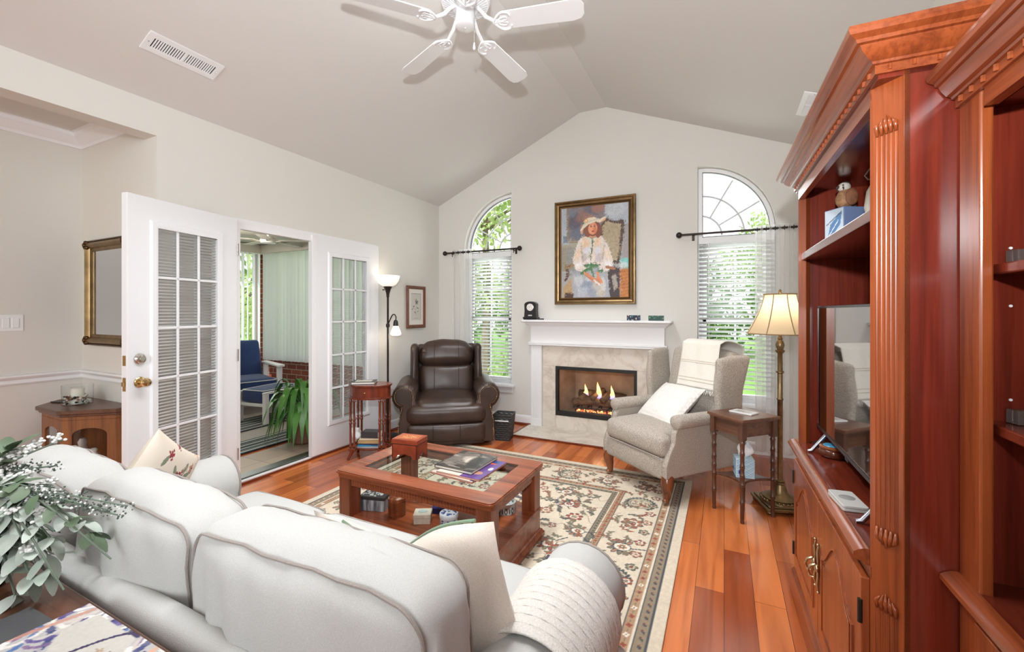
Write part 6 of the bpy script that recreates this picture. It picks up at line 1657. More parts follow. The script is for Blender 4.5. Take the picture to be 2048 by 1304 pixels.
# local: front towards -y, x to the sitter's left in the photo's left
for s in (-1, 1):
    yA, yB = -0.40, 0.30
    o = rolled_arm(s, 0.415, 0.515, 0.118, 0.285, 0.455, yA, yB, 0.05, M_LEA, rec, rnd=0.03)
    # front scroll panel, raised inside the scroll, with nailheads
    out = [(0.36, 0.05), (0.335, 0.42)] + arc_pts(0.415, 0.515, 0.082, pi * 1.05, -pi * 0.45, 16) + [(0.425, 0.40), (0.462, 0.25), (0.458, 0.05)]
    MB().prism([(s * a, z) for a, z in out], -0.006, 0.016, T(0, yA - 0.004, 0) @ RX(pi / 2)).build('arm_front', M_LEA, rec, smooth=40, bevel=0.006)
    pth = [(0.332, 0.40), (0.332, 0.46)] + arc_pts(0.415, 0.515, 0.088, pi * 1.05, -pi * 0.5, 18) + [(0.428, 0.42), (0.466, 0.26), (0.464, 0.06)]
    L = [0]
    for a, b in zip(pth[:-1], pth[1:]): L.append(L[-1] + hypot(b[0] - a[0], b[1] - a[1]))
    nb = MB(); k = 0; q = 0.0
    while q < L[-1]:
        while L[k + 1] < q: k += 1
        f = (q - L[k]) / (L[k + 1] - L[k] + 1e-9); a, z = pth[k][0] + (pth[k + 1][0] - pth[k][0]) * f, pth[k][1] + (pth[k + 1][1] - pth[k][1]) * f
        nb.ball((s * a, yA - 0.011, z), (0.0055, 0.004, 0.0055), 8, 5); q += 0.0145
    nb.build('nailhead_trim', M_NAIL, rec, smooth=180)
    # pleats over the scroll
    for k in range(8):
        a0 = pi * (0.95 - k * 0.15); MB().tube([(s * (0.415 + r_ * cos(a0 - dr)), yA + yy, 0.515 + r_ * sin(a0 - dr)) for r_, yy, dr in ((0.10, -0.012, 0), (0.118, 0.02, 0.02), (0.119, 0.07, 0.06))], [0.004, 0.005, 0.001], 6).build('pleat', M_LEA, rec, smooth=180)
def lsoft(nm, c, s, r, puff, M=None, n=18, post=None, wr=0.008, wsc=6, seed=0):
    return MB().soft(c, s, r, puff, n, M=M, wr=wr, wsc=wsc, seed=seed, post=post).build(nm, M_LEA, rec, smooth=180)
seat = lsoft('seat_cushion', (0, -0.10, 0.375), (0.615, 0.66, 0.185), 0.075, (0, 0.02, 0.03), seed=1)
lsoft('front_panel', (0, -0.375, 0.255), (0.76, 0.07, 0.16), 0.033, (0, 0.0, 0), seed=2)
fp = lsoft('footrest_panel', (0, -0.40, 0.155), (0.765, 0.085, 0.185), 0.035, (0, 0.02, 0), seed=3, n=14)
lsoft('lower_panel', (0.03, -0.375, 0.058), (0.70, 0.06, 0.075), 0.025, (0, 0.01, 0), seed=4, n=10)
# seat front bulge (T-front)
fr_ = lsoft('seat_front', (0, -0.37, 0.335), (0.80, 0.17, 0.20), 0.08, (0, 0.02, 0.0), seed=5)
MB().tube([(x, -0.462 + 0.012 * (x / .38) ** 2, 0.293 + 0.006 * cos(x * 4)) for x in np.linspace(-0.36, 0.36, 20)], 0.0035, 6).build('seam', M_STITCH, fr_)
for x in (-0.125, 0.125):
    MB().tube([(x, -0.02, 0.484), (x, -0.2, 0.482), (x * 1.03, -0.33, 0.452), (x * 1.05, -0.43, 0.405), (x * 1.05, -0.466, 0.34), (x * 1.05, -0.452, 0.27)], 0.0026, 5).build('seam', M_STITCH, seat)
    MB().tube([(x * 1.05, -0.435, 0.245), (x * 1.05, -0.466, 0.2), (x * 1.05, -0.466, 0.11), (x * 1.05, -0.44, 0.07)], 0.0026, 5).build('seam', M_STITCH, fp)
MB().box(-0.44, 0.44, -0.32, 0.36, 0.06, 0.30).build('base_frame', M_LEA, rec, smooth=0, bevel=0.02)
def lean(p): return p
MB_ = T(0, 0.22, 0.44) @ RX(radians(-12))
bk = lsoft('lower_back', (0, 0.03, 0.14), (0.60, 0.2, 0.36), 0.07, (0, 0.035, 0), M=MB_, seed=7)
hd_ = lsoft('head_cushion', (0, -0.005, 0.435), (0.625, 0.24, 0.275), 0.095, (0.0, 0.02, 0.025), M=MB_, seed=9, n=22,
      post=lambda p: (p.x * (1 - 0.06 * max(0, p.z / .14)), p.y + 0.004 * sin(p.x * 30) * max(0, p.z * 5), p.z - 0.035 * (abs(p.x) / .31) ** 3 * (1 if p.z > 0 else 0)))
lsoft('back_shell', (0, 0.14, 0.27), (0.70, 0.10, 0.60), 0.05, (0, 0, 0), M=MB_, seed=11)
for x in (-0.135, 0.135):
    MB().tube([MB_ @ Vector((x, yy, z)) for yy, z in ((-0.103, 0.0), (-0.108, 0.08), (-0.106, 0.16), (-0.09, 0.26))], 0.0026, 5).build('seam', M_STITCH, bk)
    MB().tube([MB_ @ Vector((x, yy, z)) for yy, z in ((-0.115, 0.32), (-0.146, 0.38), (-0.146, 0.47), (-0.11, 0.56), (-0.03, 0.59))], 0.0026, 5).build('seam', M_STITCH, hd_)
for s in (-1, 1):
    w_ = lsoft('wing', (s * 0.355, -0.02, 0.335), (0.088, 0.26, 0.44), 0.043, (0.0, 0.02, 0.0), M=MB_, seed=13 + s, n=14,
          post=lambda p: (p.x, p.y + 0.07 * max(0, -p.z / .22 * 0.2), p.z - 0.03 * (p.y / .13 < 0) * abs(p.y) / .13))
for sx in (-0.36, 0.36):
    for sy in (-0.25, 0.28): MB().lathe([(0.02, 0.0), (0.026, 0.0), (0.03, 0.06)], 12, T(sx, sy, 0)).build('foot', M_BLACK, rec)

# ---- wicker basket beside it
t = thing('wicker_basket', 'dark woven waste basket between the recliner and the hearth', 'basket', (-2.09, 4.06, 0), radians(12))
M_WICK = plain('dark_wicker', S(66, 66, 66), 0.6, noise_amt=0.35, noise_scale=60)
bw = MB(); nw = 13; hh = 0.265
for side in range(4):
    M = RZ(side * pi / 2)
    for r_ in range(12):
        z0 = 0.008 + r_ * hh / 12; k0 = 0.074 + 0.024 * z0 / hh
        def wf(u, v, r_=r_, z0=z0, k0=k0):
            k = k0 + 0.0018 * v; return ((2 * u - 1) * k, -k - 0.003 * sin(u * 7 * pi + (r_ % 2) * pi) - 0.002 * sin(v * pi), z0 + v * hh / 12 * 0.94)
        bw.grid(wf, 30, 4, M=M)
bo = bw.build('woven_body', M_WICK, t, smooth=180); sm = bo.modifiers.new('solid', 'SOLIDIFY'); sm.thickness = 0.004
MB().tube([(x, y, hh + 0.006) for x, y in rrect(-0.099, 0.099, -0.099, 0.099, 0.012, 4)], 0.006, 8, closed=True).build('rim', M_WICK, t)
MB().box(-0.076, 0.076, -0.076, 0.076, 0, 0.008).build('base', M_WICK, t, smooth=0)
MB().tube([(-.07, -.102, .215), (-.068, -.106, .215), (.068, -.106, .215), (.07, -.102, .215)], 0.006, 6).build('handle', M_WHITE, t)
t = MB().soft((0, 0, 0), (0.12, 0.12, 0.03), 0.012, (0, 0, .01), 8, wr=.01, wsc=20).build('crumpled_paper', M_WHITE, smooth=180, loc=(-2.09, 4.06, 0.18)); tag(t, 'crumpled white paper inside the dark woven basket', 'paper')

# ================================================================== GREY WING CHAIR
M_WING = fabric('taupe_weave', S(197, 186, 174), S(148, 137, 126), 230, bump=0.35, sheen=0.1)
M_WPIPE = fabric('taupe_piping', S(172, 160, 146), None, 300)
M_CHLEG = wood('chair_leg_wood', S(134, 74, 38), S(92, 48, 24), 'Z', rough=0.25, coat=0.2)
wc = thing('wing_chair', 'grey woven wing chair with wooden cabriole legs', 'armchair', (-0.36, 3.66, 0), radians(-39.1))
def wsoft(nm, c, s, r, puff, M=None, n=14, post=None, seed=0, wr=0.004): return MB().soft(c, s, r, puff, n, M=M, wr=wr, wsc=6, seed=seed, post=post).build(nm, M_WING, wc, smooth=180)
sc_ = wsoft('seat_cushion', (0, -0.10, 0.425), (0.56, 0.60, 0.14), 0.05, (0, 0.02, 0.03), seed=1)
tf = wsoft('seat_front', (0, -0.375, 0.405), (0.64, 0.12, 0.155), 0.05, (0, 0.015, 0), seed=2)
MB().tube([(x, -0.438, 0.335) for x in np.linspace(-.3, .3, 8)], 0.004, 6).build('piping', M_WPIPE, tf)
wsoft('footrest_panel', (0, -0.395, 0.255), (0.62, 0.07, 0.15), 0.02, (0, 0.008, 0), seed=3, n=10)
MB().box(-0.33, 0.33, -0.36, 0.36, 0.19, 0.36).build('base_frame', M_WING, wc, smooth=0, bevel=0.015)
for s in (-1, 1):
    # arm: rolled top that leaves the wing and ends in a scroll; concave front post
    rings = []
    for y, k in ((-0.33, 0.86), (-0.325, 0.96), (-0.31, 1.0), (-0.2, 1.0), (-0.05, 0.98), (0.1, 0.96), (0.26, 0.95)):
        rings.append([(s * (0.335 + 0.052 * k * cos(a)), y, 0.575 + 0.05 * k * sin(a)) for a in np.linspace(0, 2 * pi, 21)[:-1]])
    MB().loft(rings).build('armrest', M_WING, wc, smooth=60)
    sd = MB()
    sd.slab([(-0.42, 0.19), (0.38, 0.19), (0.38, 0.60), (-0.25, 0.575), (-0.30, 0.56), (-0.335, 0.50), (-0.345, 0.43), (-0.39, 0.36), (-0.42, 0.28)], [], s * 0.30, s * 0.352, lambda a, b, q: (q, a, b))
    sd.build('side_panel', M_WING, wc, smooth=0, bevel=0.014, seg=3)
    MB().tube([(s * 0.352, y, z) for y, z in ((-0.42, 0.2), (-0.42, 0.28), (-0.39, 0.36), (-0.345, 0.43), (-0.335, 0.50), (-0.315, 0.54))], 0.004, 6).build('piping', M_WPIPE, wc)
    # wing: thick upright panel, flared outwards towards the rear
    w_ = MB().soft((s * 0.335, 0.185, 0.795), (0.062, 0.25, 0.46), 0.030, (0.004, 0, 0), 14,
         post=lambda p: (p.x + s * (0.018 + 0.045 * (p.y / .125 * .5 + .5) * max(0, p.z / .23 + .3)) * (1 if 1 else 0), p.y + 0.02 * max(0, p.z / .23) * (p.y > 0) - 0.018 * max(0, 1 - abs(p.z / .16)) * (p.y < 0) , p.z - 0.022 * max(0, -p.y / .125) * (p.z > .1))).build('wing', M_WING, wc, smooth=180)
    MB().tube([(s * 0.352, 0.062 - 0.016 * max(0, 1 - abs((z - .795) / .16)), z) for z in np.linspace(0.585, 0.985, 14)], 0.004, 6).build('piping', M_WPIPE, w_)
    # legs
    cab = bez([(s * 0.31, -0.375, 0.20), (s * 0.325, -0.392, 0.15), (s * 0.318, -0.385, 0.09), (s * 0.312, -0.385, 0.045), (s * 0.316, -0.395, 0.034), (s * 0.316, -0.397, 0.0275)], 5)
    rad = np.interp(np.linspace(0, 1, len(cab)), [0, 0.2, 0.5, 0.72, 0.86, 0.95, 1], [0.046, 0.042, 0.026, 0.019, 0.024, 0.026, 0.018])
    MB().tube(cab, list(rad), 14).build('leg', M_CHLEG, wc, smooth=60)
    MB().tube([(s * 0.28, 0.33, 0.20), (s * 0.285, 0.37, 0.1), (s * 0.288, 0.42, 0.003)], [0.024, 0.021, 0.017], 8).build('leg', M_CHLEG, wc, smooth=30)
Mb = T(0, 0.20, 0.45) @ RX(radians(-12))
wsoft('backrest', (0, 0.03, 0.29), (0.60, 0.14, 0.62), 0.05, (0, 0.03, 0.012), M=Mb, seed=5, n=16, post=lambda p: (p.x, p.y, p.z + 0.015 * (1 - (p.x / .3) ** 2) * (p.z > 0)))
wsoft('back_shell', (0, 0.115, 0.18), (0.62, 0.06, 0.80), 0.025, (0, 0, 0), M=Mb, seed=6, n=10)
# throw over the chair back
M_THROW = fabric('offwhite_throw', S(238, 232, 222), S(228, 220, 208), 300, bump=0.3)
t = thing('throw_blanket', 'off-white fringed blanket hung over the back of the wing chair', 'blanket', wc.location, radians(-39.1))
def thr(u, v):
    x = 0.06 + (u - 0.5) * 0.37 + 0.02 * (1 - v)
    d = v * 0.62   # front hang .36, over the top, back .26
    if d < 0.37: q = Vector((x - 0.03 * (0.37 - d) , -0.078 - 0.034 * min(1, 1.0) + 0.004 * sin(u * 14 + d * 9), 0.275 + d - 0.01))
    elif d < 0.47:
        a = (d - 0.37) / 0.10 * pi; q = Vector((x, 0.02 - 0.13 * cos(a) * 0.95 + 0.01, 0.635 + 0.035 * sin(a)))
    else: q = Vector((x, 0.162 + 0.003 * sin(u * 16), 0.635 - (d - 0.47)))
    return Mb @ (q + Vector((0, 0, 0.012)))
to = MB().grid(thr, 30, 44).build('cloth', M_THROW, t, smooth=180); sm = to.modifiers.new('solid', 'SOLIDIFY'); sm.thickness = 0.006; sm.offset = 0
bands = MB()
for zz in (0.05, 0.075, 0.2, 0.215): bands.tube([thr(u, zz / 0.62) + Vector((0, -0.005, 0)) for u in np.linspace(0.01, .99, 14)], 0.0022, 5)
bands.build('woven_band', M_CAP, t)
fg = MB(); r_ = random.Random(3)
for k in range(46):
    u = k / 45; p0 = thr(u, 0); fg.tube([p0, p0 + Vector((r_.uniform(-.006, .006), -.006, -.02)), p0 + Vector((r_.uniform(-.012, .012), -.004, -.042))], [.0022, .003, .0012], 5)
fg.build('fringe', M_THROW, t)
# cable-knit pillow on the chair
t = thing('throw_pillow', 'white quilted cushion propped on the wing chair seat', 'pillow', wc.location, radians(-39.1))
m, n, l, p = new_mat('cable_knit'); p.inputs['Base Color'].default_value = S(232, 227, 220); setp(p, rough=0.9, sheen=0.2)
v = coords(n, l, (1, 1, 1)); wv = n.new('ShaderNodeTexVoronoi'); wv.inputs['Scale'].default_value = 34; wv.feature = 'F1'; wv.distance = 'MANHATTAN'; wv.inputs['Randomness'].default_value = 0.15; l.new(v, wv.inputs['Vector'])
add_bump(n, l, p, wv.outputs['Distance'], 0.7, 0.008); M_CABLE = m
Mp = T(-0.025, -0.028, 0.612) @ RZ(radians(-8)) @ RX(radians(-50)) @ RY(radians(-3))
b = MB().pillow(0.46, 0.42, 0.14, 26, M=Mp, ear=0.05, wr=0.006, seed=4); b.v = [(x, y, max(z, 0.492)) for x, y, z in b.v]
pc = b.build('cover', M_CABLE, t, smooth=60)

# ================================================================== END TABLE
M_ET = wood('end_table_wood', S(112, 74, 54), S(80, 50, 36), 'X', rough=0.3, coat=0.15)
M_ETZ = wood('end_table_leg', S(96, 62, 46), S(66, 40, 30), 'Z', rough=0.32, coat=0.1)
ea = atan2(3.06 - 3.264, 0.112 + 0.087)
ec = (0.113, 3.285)
et = thing('end_table', 'slim square wooden end table with turned legs beside the wing chair', 'side table', (ec[0], ec[1], 0), radians(-44))
ew, ed, ez = 0.148, 0.165, 0.665
MB().prism(rrect(-ew, ew, -ed, ed, 0.006, 2), ez - 0.02, ez).prism(rrect(-ew + .01, ew - .01, -ed + .01, ed - .01, 0.006, 2), ez - 0.03, ez - 0.02).build('top', M_ET, et, smooth=0, bevel=0.006)
for q in ((-1, 0), (1, 0), (0, -1), (0, 1)):
    if q[0]: x0, x1 = sorted((q[0] * (ew - .03), q[0] * (ew - .042))); MB().box(x0, x1, -ed + .04, ed - .04, ez - .12, ez - .03).build('apron', M_ET, et, smooth=0)
    else: y0, y1 = sorted((q[1] * (ed - .03), q[1] * (ed - .042))); MB().box(-ew + .04, ew - .04, y0, y1, ez - .12, ez - .03).build('apron', M_ET, et, smooth=0)
lp = [(0.001, 0), (0.011, 0), (0.013, 0.012), (0.010, 0.022), (0.012, 0.03)]
for z in (0.13, 0.24, 0.30, 0.36, 0.44): lp += [(0.0125, z - 0.012), (0.0155, z - 0.008), (0.0155, z - 0.002), (0.0125, z), (0.0155, z + 0.004), (0.0155, z + 0.008), (0.0125, z + 0.012)]
lp += [(0.014, 0.50), (0.018, 0.51), (0.013, 0.52), (0.014, 0.54), (0.001, 0.54)]
for sx in (-1, 1):
    for sy in (-1, 1):
        o = MB().lathe(lp, 16, T(sx * (ew - .033), sy * (ed - .033), 0)).box(sx * (ew - .033) - .018, sx * (ew - .033) + .018, sy * (ed - .033) - .018, sy * (ed - .033) + .018, ez - .135, ez - .03).build('leg', M_ETZ, et, smooth=40)
# concave-sided lower shelf
pts = []
k1, k2 = ew - .024, ed - .024
for (xa, ya, xb, yb, ix, iy) in ((-k1, -k2, k1, -k2, 0, 1), (k1, -k2, k1, k2, -1, 0), (k1, k2, -k1, k2, 0, -1), (-k1, k2, -k1, -k2, 1, 0)):
    for i in range(10):
        s = i / 10; dpt = 0.045 * (sin(pi * s) ** .8); pts.append((xa + (xb - xa) * s + ix * dpt, ya + (yb - ya) * s + iy * dpt))
MB().prism(pts, 0.235, 0.252).build('lower_shelf', M_ETZ, et, smooth=0, bevel=0.004)
t = thing('coaster_book', 'small white booklet on top of the slim end table', 'booklet', (0.12, 3.31, ez + .0006), radians(-30))
MB().box(-.075, .075, -.05, .05, 0, .008).build('pages', M_WHITE, t, smooth=0, bevel=.001)
cv = Canvas(.146, .096, .003, (206, 204, 202)); cv.rect(.02, .12, .02, .075, (188, 184, 180)); cv.rect(.03, .08, .03, .06, (160, 156, 150)); cv.mesh('cover_print', M_PRINT, lambda X, Y: (X - .073, Y - .048, .0086 + 0 * X), t)
def tissue(name, label, c, rz, base, cols, M_):
    t = thing(name, label, 'tissue box', c, rz)
    MB().box(-.055, .055, -.055, .055, 0, .125).build('carton', plain('carton_' + label[:5], S(*base), 0.45), t, smooth=0, bevel=.002)
    cv = Canvas(.108, .12, .0018, base); r_ = random.Random(1)
    for j in range(14):
        for i in range(9): cv.line([(.004 + i * .0125, .006 + j * .0085), (.01 + i * .0125, .0105 + j * .0085), (.016 + i * .0125, .006 + j * .0085)], .0026, cols[(i + j * 3) % len(cols)])
    cv.ell(.03, .035, .017, .017, (36, 46, 140))
    for sd in range(4):
        a = sd * pi / 2
        cv.mesh('printed_side', M_PRINT, lambda X, Y: ((X - .054) * cos(a) + .0556 * sin(a), (X - .054) * sin(a) - .0556 * cos(a), Y + .003), t)
    b = MB()
    def ts(u, v):
        a = u * 2 * pi; r_ = .012 + .028 * sin(v * 2.6) + .006 * sin(a * 3 + v * 4); return (r_ * cos(a) * 1.2 + .01 * v, r_ * sin(a) * .7, .12 + v * .085 * (1 + .25 * sin(a * 2)))
    b.grid(ts, 26, 10, cu=True).build('tissue', plain('tissue_paper', S(246, 246, 246), 0.8), t, smooth=180)
    return t
tissue('tissue_box', 'blue patterned tissue box on the lower shelf of the slim end table', (0.118, 3.275, .2525), radians(8), (196, 218, 230), [(44, 110, 160), (90, 160, 196), (60, 140, 170), (150, 200, 214)], None)

# ================================================================== TALL FLOOR LAMP
M_LAMPB = metal('aged_brass', S(150, 128, 94), 0.42, noise_amt=0.35, noise_scale=25)
t = thing('floor_lamp', 'tall aged brass floor lamp with a cream bell shade', 'floor lamp', (0.345, 3.47, 0), radians(18))
BASE = [(0.001, 0.0), (0.001, 0.0)]
bb_ = MB()
def sq(k, n_=8): return rrect(-k, k, -k, k, k * .12, 3)
bb_.prism(sq(.135), .022, .034).prism(sq(.142), .034, .046).prism(sq(.125), .046, .056)
bb_.build('square_base', M_LAMPB, t, smooth=0, bevel=.004)
for sx in (-1, 1):
    for sy in (-1, 1): MB().ball((sx * .112, sy * .112, .014), (.022, .022, .014), 12, 8).build('bun_foot', M_LAMPB, t)
MB().lathe([(.12, .056), (.118, .066), (.105, .072), (.108, .08), (.09, .088), (.06, .1), (.045, .118), (.036, .15), (.03, .165), (.034, .172), (.026, .18), (.03, .19), (.018, .2)], 32).build('pedestal', M_LAMPB, t, smooth=50)
rg_ = MB()
for k in range(28):
    a = k * 2 * pi / 28; rg_.ball((.112 * cos(a), .112 * sin(a), .068), (.012, .012, .008), 8, 5)
rg_.build('bead_ring', M_LAMPB, t, smooth=180)
MB().lathe([(.0165, .19), (.0165, .74), (.021, .745), (.021, .752), (.0165, .757), (.0165, .925), (.024, .93), (.024, .94), (.016, .945), (.0155, 1.06), (.02, 1.065), (.028, 1.075), (.03, 1.083), (.018, 1.088), (.024, 1.105), (.028, 1.12), (.022, 1.14), (.012, 1.155), (.016, 1.165), (.010, 1.175), (.010, 1.24)], 20).build('pole', M_LAMPB, t, smooth=50)
m = bpy.data.materials.new('lamp_shade_silk'); m.use_nodes = True; n = m.node_tree.nodes; l = m.node_tree.links; n.clear()
out = n.new('ShaderNodeOutputMaterial'); df = n.new('ShaderNodeBsdfDiffuse'); tl = n.new('ShaderNodeBsdfTranslucent'); mx = n.new('ShaderNodeMixShader'); mx.inputs[0].default_value = 0.55
df.inputs[0].default_value = S(226, 206, 174); tl.inputs[0].default_value = S(238, 214, 176); l.new(df.outputs[0], mx.inputs[1]); l.new(tl.outputs[0], mx.inputs[2]); l.new(mx.outputs[0], out.inputs[0])
M_SHADE = m
def shade(u, v):
    a = u * 2 * pi; r_ = .10 + .108 * (v ** 1.45); k = 1 - .03 * abs(sin(a * 4)) ; return (r_ * k * cos(a), r_ * k * sin(a), 1.468 - v * .27)
so = MB().grid(shade, 64, 14, cu=True).build('lamp_shade', M_SHADE, t, smooth=180)
M_TRIMB = fabric('shade_trim', S(150, 120, 84), None, 300)
tr = MB()
for k in range(8):
    u = k / 8 + 1 / 16 * 0; tr.tube([Vector(shade(u, v)) * 1.0 + Vector((0, 0, 0)) for v in np.linspace(0, 1, 12)], .0035, 5)
tr.build('rib_trim', M_TRIMB, so)
MB().tube([shade(u, 0) for u in np.linspace(0, 1, 65)[:-1]], .005, 6, closed=True).build('top_trim', M_TRIMB, so)
MB().tube([shade(u, 1) for u in np.linspace(0, 1, 65)[:-1]], .004, 6, closed=True).build('bottom_trim', M_TRIMB, so)
hp = MB().tube([(.06, 0, 1.2), (.065, 0, 1.32), (.03, 0, 1.46), (0, 0, 1.475), (-.03, 0, 1.46), (-.065, 0, 1.32), (-.06, 0, 1.2)], .003, 6)
hp.build('harp', M_LAMPB, t); MB().lathe([(.006, 1.47), (.012, 1.478), (.008, 1.486), (.011, 1.493), (.001, 1.503)], 12).build('finial', M_LAMPB, t)
MB().ball((0, 0, 1.305), (.028, .028, .038), 14, 10).build('bulb', emit('warm_bulb', (1, .86, .66, 1), 3), t)
light('floor_lamp_bulb', 'POINT', (0.345, 3.47, 1.37), 2.2, (1, .9, .76), .04)

# ================================================================== TORCHIERE
t = thing('torchiere_lamp', 'black torchiere lamp with a white bowl and a small reading arm', 'floor lamp', (-3.245, 3.57, 0))
MB().lathe([(.001, 0), (.118, 0), (.12, .01), (.114, .02), (.02, .028), (.014, .04), (.014, .05)], 32).build('base', M_BLACK, t, smooth=40)
MB().lathe([(.0105, .04), (.0105, 1.50), (.014, 1.505), (.017, 1.54), (.03, 1.585), (.044, 1.612), (.05, 1.618), (.001, 1.618)], 20).build('pole', M_BRONZE, t, smooth=50)
m = bpy.data.materials.new('opal_glass'); m.use_nodes = True; n = m.node_tree.nodes; l = m.node_tree.links; p = n['Principled BSDF']; p.inputs['Base Color'].default_value = S(244, 240, 232); setp(p, rough=.3)
p.inputs['Emission Color'].default_value = (1, .93, .80, 1); p.inputs['Emission Strength'].default_value = .55
M_OPAL = m
MB().lathe([(.001, 1.618), (.05, 1.62), (.085, 1.64), (.11, 1.675), (.124, 1.715), (.126, 1.735), (.122, 1.735), (.118, 1.715), (.104, 1.68), (.08, 1.65), (.045, 1.63), (.001, 1.628)], 36).build('bowl_shade', M_OPAL, t, smooth=60)
MB().tube([(-.05, 0, 1.585), (-.072, 0, 1.585)], .006, 8).build('switch_knob', M_BLACK, t)
av = Vector((cos(YAW), sin(YAW), 0))
arm = bez([Vector((0, 0, 1.20)), Vector((0, 0, 1.235)) + av * .012, Vector((0, 0, 1.305)) + av * .045, Vector((0, 0, 1.318)) + av * .07, Vector((0, 0, 1.29)) + av * .088, Vector((0, 0, 1.262)) + av * .085], 6)
MB().tube(arm, .0065, 8).lathe([(.016, -.02), (.02, -.012), (.02, .012), (.016, .02)], 14, T(0, 0, 1.2)).build('reading_arm', M_BRONZE, t)
P_ = av * .085 + Vector((0, 0, 1.2))
MB().lathe([(.001, .062), (.012, .06), (.022, .045), (.026, .02), (.028, -.004), (.024, -.006)], 20, T(P_.x, P_.y, P_.z)).build('socket', M_BLACK, t, smooth=50)
m = M_OPAL.copy(); m.name = 'opal_glass_bright'; m.node_tree.nodes['Principled BSDF'].inputs['Emission Strength'].default_value = .75
MB().lathe([(.026, -.004), (.03, -.012), (.046, -.05), (.058, -.085), (.055, -.1), (.04, -.108), (.001, -.11)], 24, T(P_.x, P_.y, P_.z)).build('reading_shade', m, t, smooth=60)
light('torchiere_bulb', 'POINT', (-3.245, 3.57, 1.70), 0.35, (1, .88, .72), .07)
q = Vector((-3.245, 3.57, 0)) + P_; light('reading_bulb', 'POINT', (q.x, q.y, q.z - .135), 1.0, (1, .86, .68), .04)

# ================================================================== OVAL ACCENT TABLE
M_AC = wood('accent_cherry', S(120, 50, 28), S(78, 30, 18), 'Z', rough=.25, coat=.2)
t = thing('accent_table', 'oval cherry accent table on paired bamboo-turned legs', 'side table', (-2.955, 3.02, 0), radians(24))
ax_, ay_ = .20, .145; AZ = .68
def ov(k): return [((ax_ + k) * cos(a), (ay_ + k) * sin(a)) for a in np.linspace(0, 2 * pi, 49)[:-1]]
MB().prism(ov(0), AZ - .014, AZ).prism(ov(-.006), AZ - .022, AZ - .014).build('top', M_AC, t, smooth=30, bevel=.003)
MB().prism(ov(-.014), AZ - .115, AZ - .022).build('apron', M_AC, t, smooth=30)
MB().slab(ov(.0), [ov(-.03)], AZ - .128, AZ - .112, lambda a, b, q: (a, b, q)).build('apron_moulding', M_AC, t, smooth=30, bevel=.003)
MB().ball((.0, -ay_ + .004, AZ - .065), .009, 10, 8).build('drawer_knob', M_BRASS, t)
lp = [(.001, .1)]
for z in (.12, .33, .36, .53): lp += [(.0095, z - .012), (.0135, z - .004), (.0135, z + .004), (.0095, z + .012)]
lp += [(.0095, AZ - .12), (.001, AZ - .12)]
for (a, b) in ((-1, -1), (1, -1), (1, 1), (-1, 1)):
    cx, cy = a * .135, b * .088
    for (dx, dy) in ((-.017, 0), (.017, 0)):
        MB().lathe(lp, 12, T(cx + dx, cy + dy, 0)).build('leg', M_AC, t, smooth=50)
    MB().prism(rrect(cx - .032, cx + .032, cy - .016, cy + .016, .006, 2), .078, .1).build('leg_block', M_AC, t, smooth=0, bevel=.003)
    MB().tube([(cx, cy, .085), (cx + a * .012, cy + b * .01, .05), (cx + a * .03, cy + b * .025, .004)], [.02, .015, .012], 8).build('foot', M_AC, t, smooth=40)
MB().prism(ov(-.045), .084, .1).build('lower_shelf', M_AC, t, smooth=0, bevel=.004)
# things on and in it
AX, AY = -2.955, 3.02
bz = AZ + .0006
t = thing('photo_album', 'dark photo album with a light label on the oval accent table', 'book', (-3.01, 3.0, bz), radians(34), 'books of the oval accent table')
MB().box(-.1, .1, -.07, .07, .003, .02).build('pages', bpy.data.materials['paper'], t, smooth=0); MB().box(-.105, .105, -.074, .074, 0, .003).box(-.105, .105, -.074, .074, .02, .023).build('cover', plain('album_green', S(44, 52, 50), .4), t, smooth=0, bevel=.001)
MB().box(-.075, .07, -.05, .05, .0232, .0238).build('cover_label', plain('album_label', S(196, 190, 180), .5), t, smooth=0)
def stack(items):
    z = .1006
    for (nm, lb, cat, w, d, h, rz, col, dx, dy) in items:
        t = thing(nm, lb, cat, (AX + dx, AY + dy, z), rz, 'books of the oval accent table')
        MB().box(-w / 2 + .003, w / 2 - .003, -d / 2 + .003, d / 2 - .003, .002, h - .002).build('pages', bpy.data.materials['paper'], t, smooth=0)
        MB().box(-w / 2, w / 2, -d / 2, d / 2, 0, .002).box(-w / 2, w / 2, -d / 2, d / 2, h - .002, h).box(-w / 2, w / 2, -d / 2, -d / 2 + .002, 0, h).build('cover', plain('bk_' + lb[:16].replace(' ', '_'), S(*col), .4), t, smooth=0)
        z += h + .0007
a24 = radians(24)
stack([('magazine', 'white magazine at the bottom of the pile inside the accent table', 'magazine', .2, .13, .012, a24, (208, 216, 220), 0, 0), ('magazine', 'bright blue magazine inside the accent table', 'magazine', .2, .125, .012, a24 + .1, (52, 150, 196), 0, 0), ('magazine', 'navy magazine on the bright blue one inside the accent table', 'magazine', .18, .12, .01, a24 - .08, (52, 62, 104), .005, 0),
       ('paperback', 'tan paperback in the pile inside the accent table', 'book', .19, .12, .03, a24, (190, 160, 112), 0, 0), ('paperback', 'cream paperback in the pile inside the accent table', 'book', .18, .115, .018, a24 + .06, (222, 206, 176), .005, 0), ('paperback', 'black book on top of the pile inside the accent table', 'book', .16, .11, .055, a24 - .05, (62, 60, 64), .012, .004)])
t = thing('tissue_pack', 'white crumpled tissue tucked beside the books inside the accent table', 'tissue', (-3.085, 2.97, .215), .4)
MB().soft((0, 0, 0), (.085, .07, .085), .03, (0, 0, .01), 12, wr=.03, wsc=26).build('tissue', bpy.data.materials['tissue_paper'], t, smooth=40)

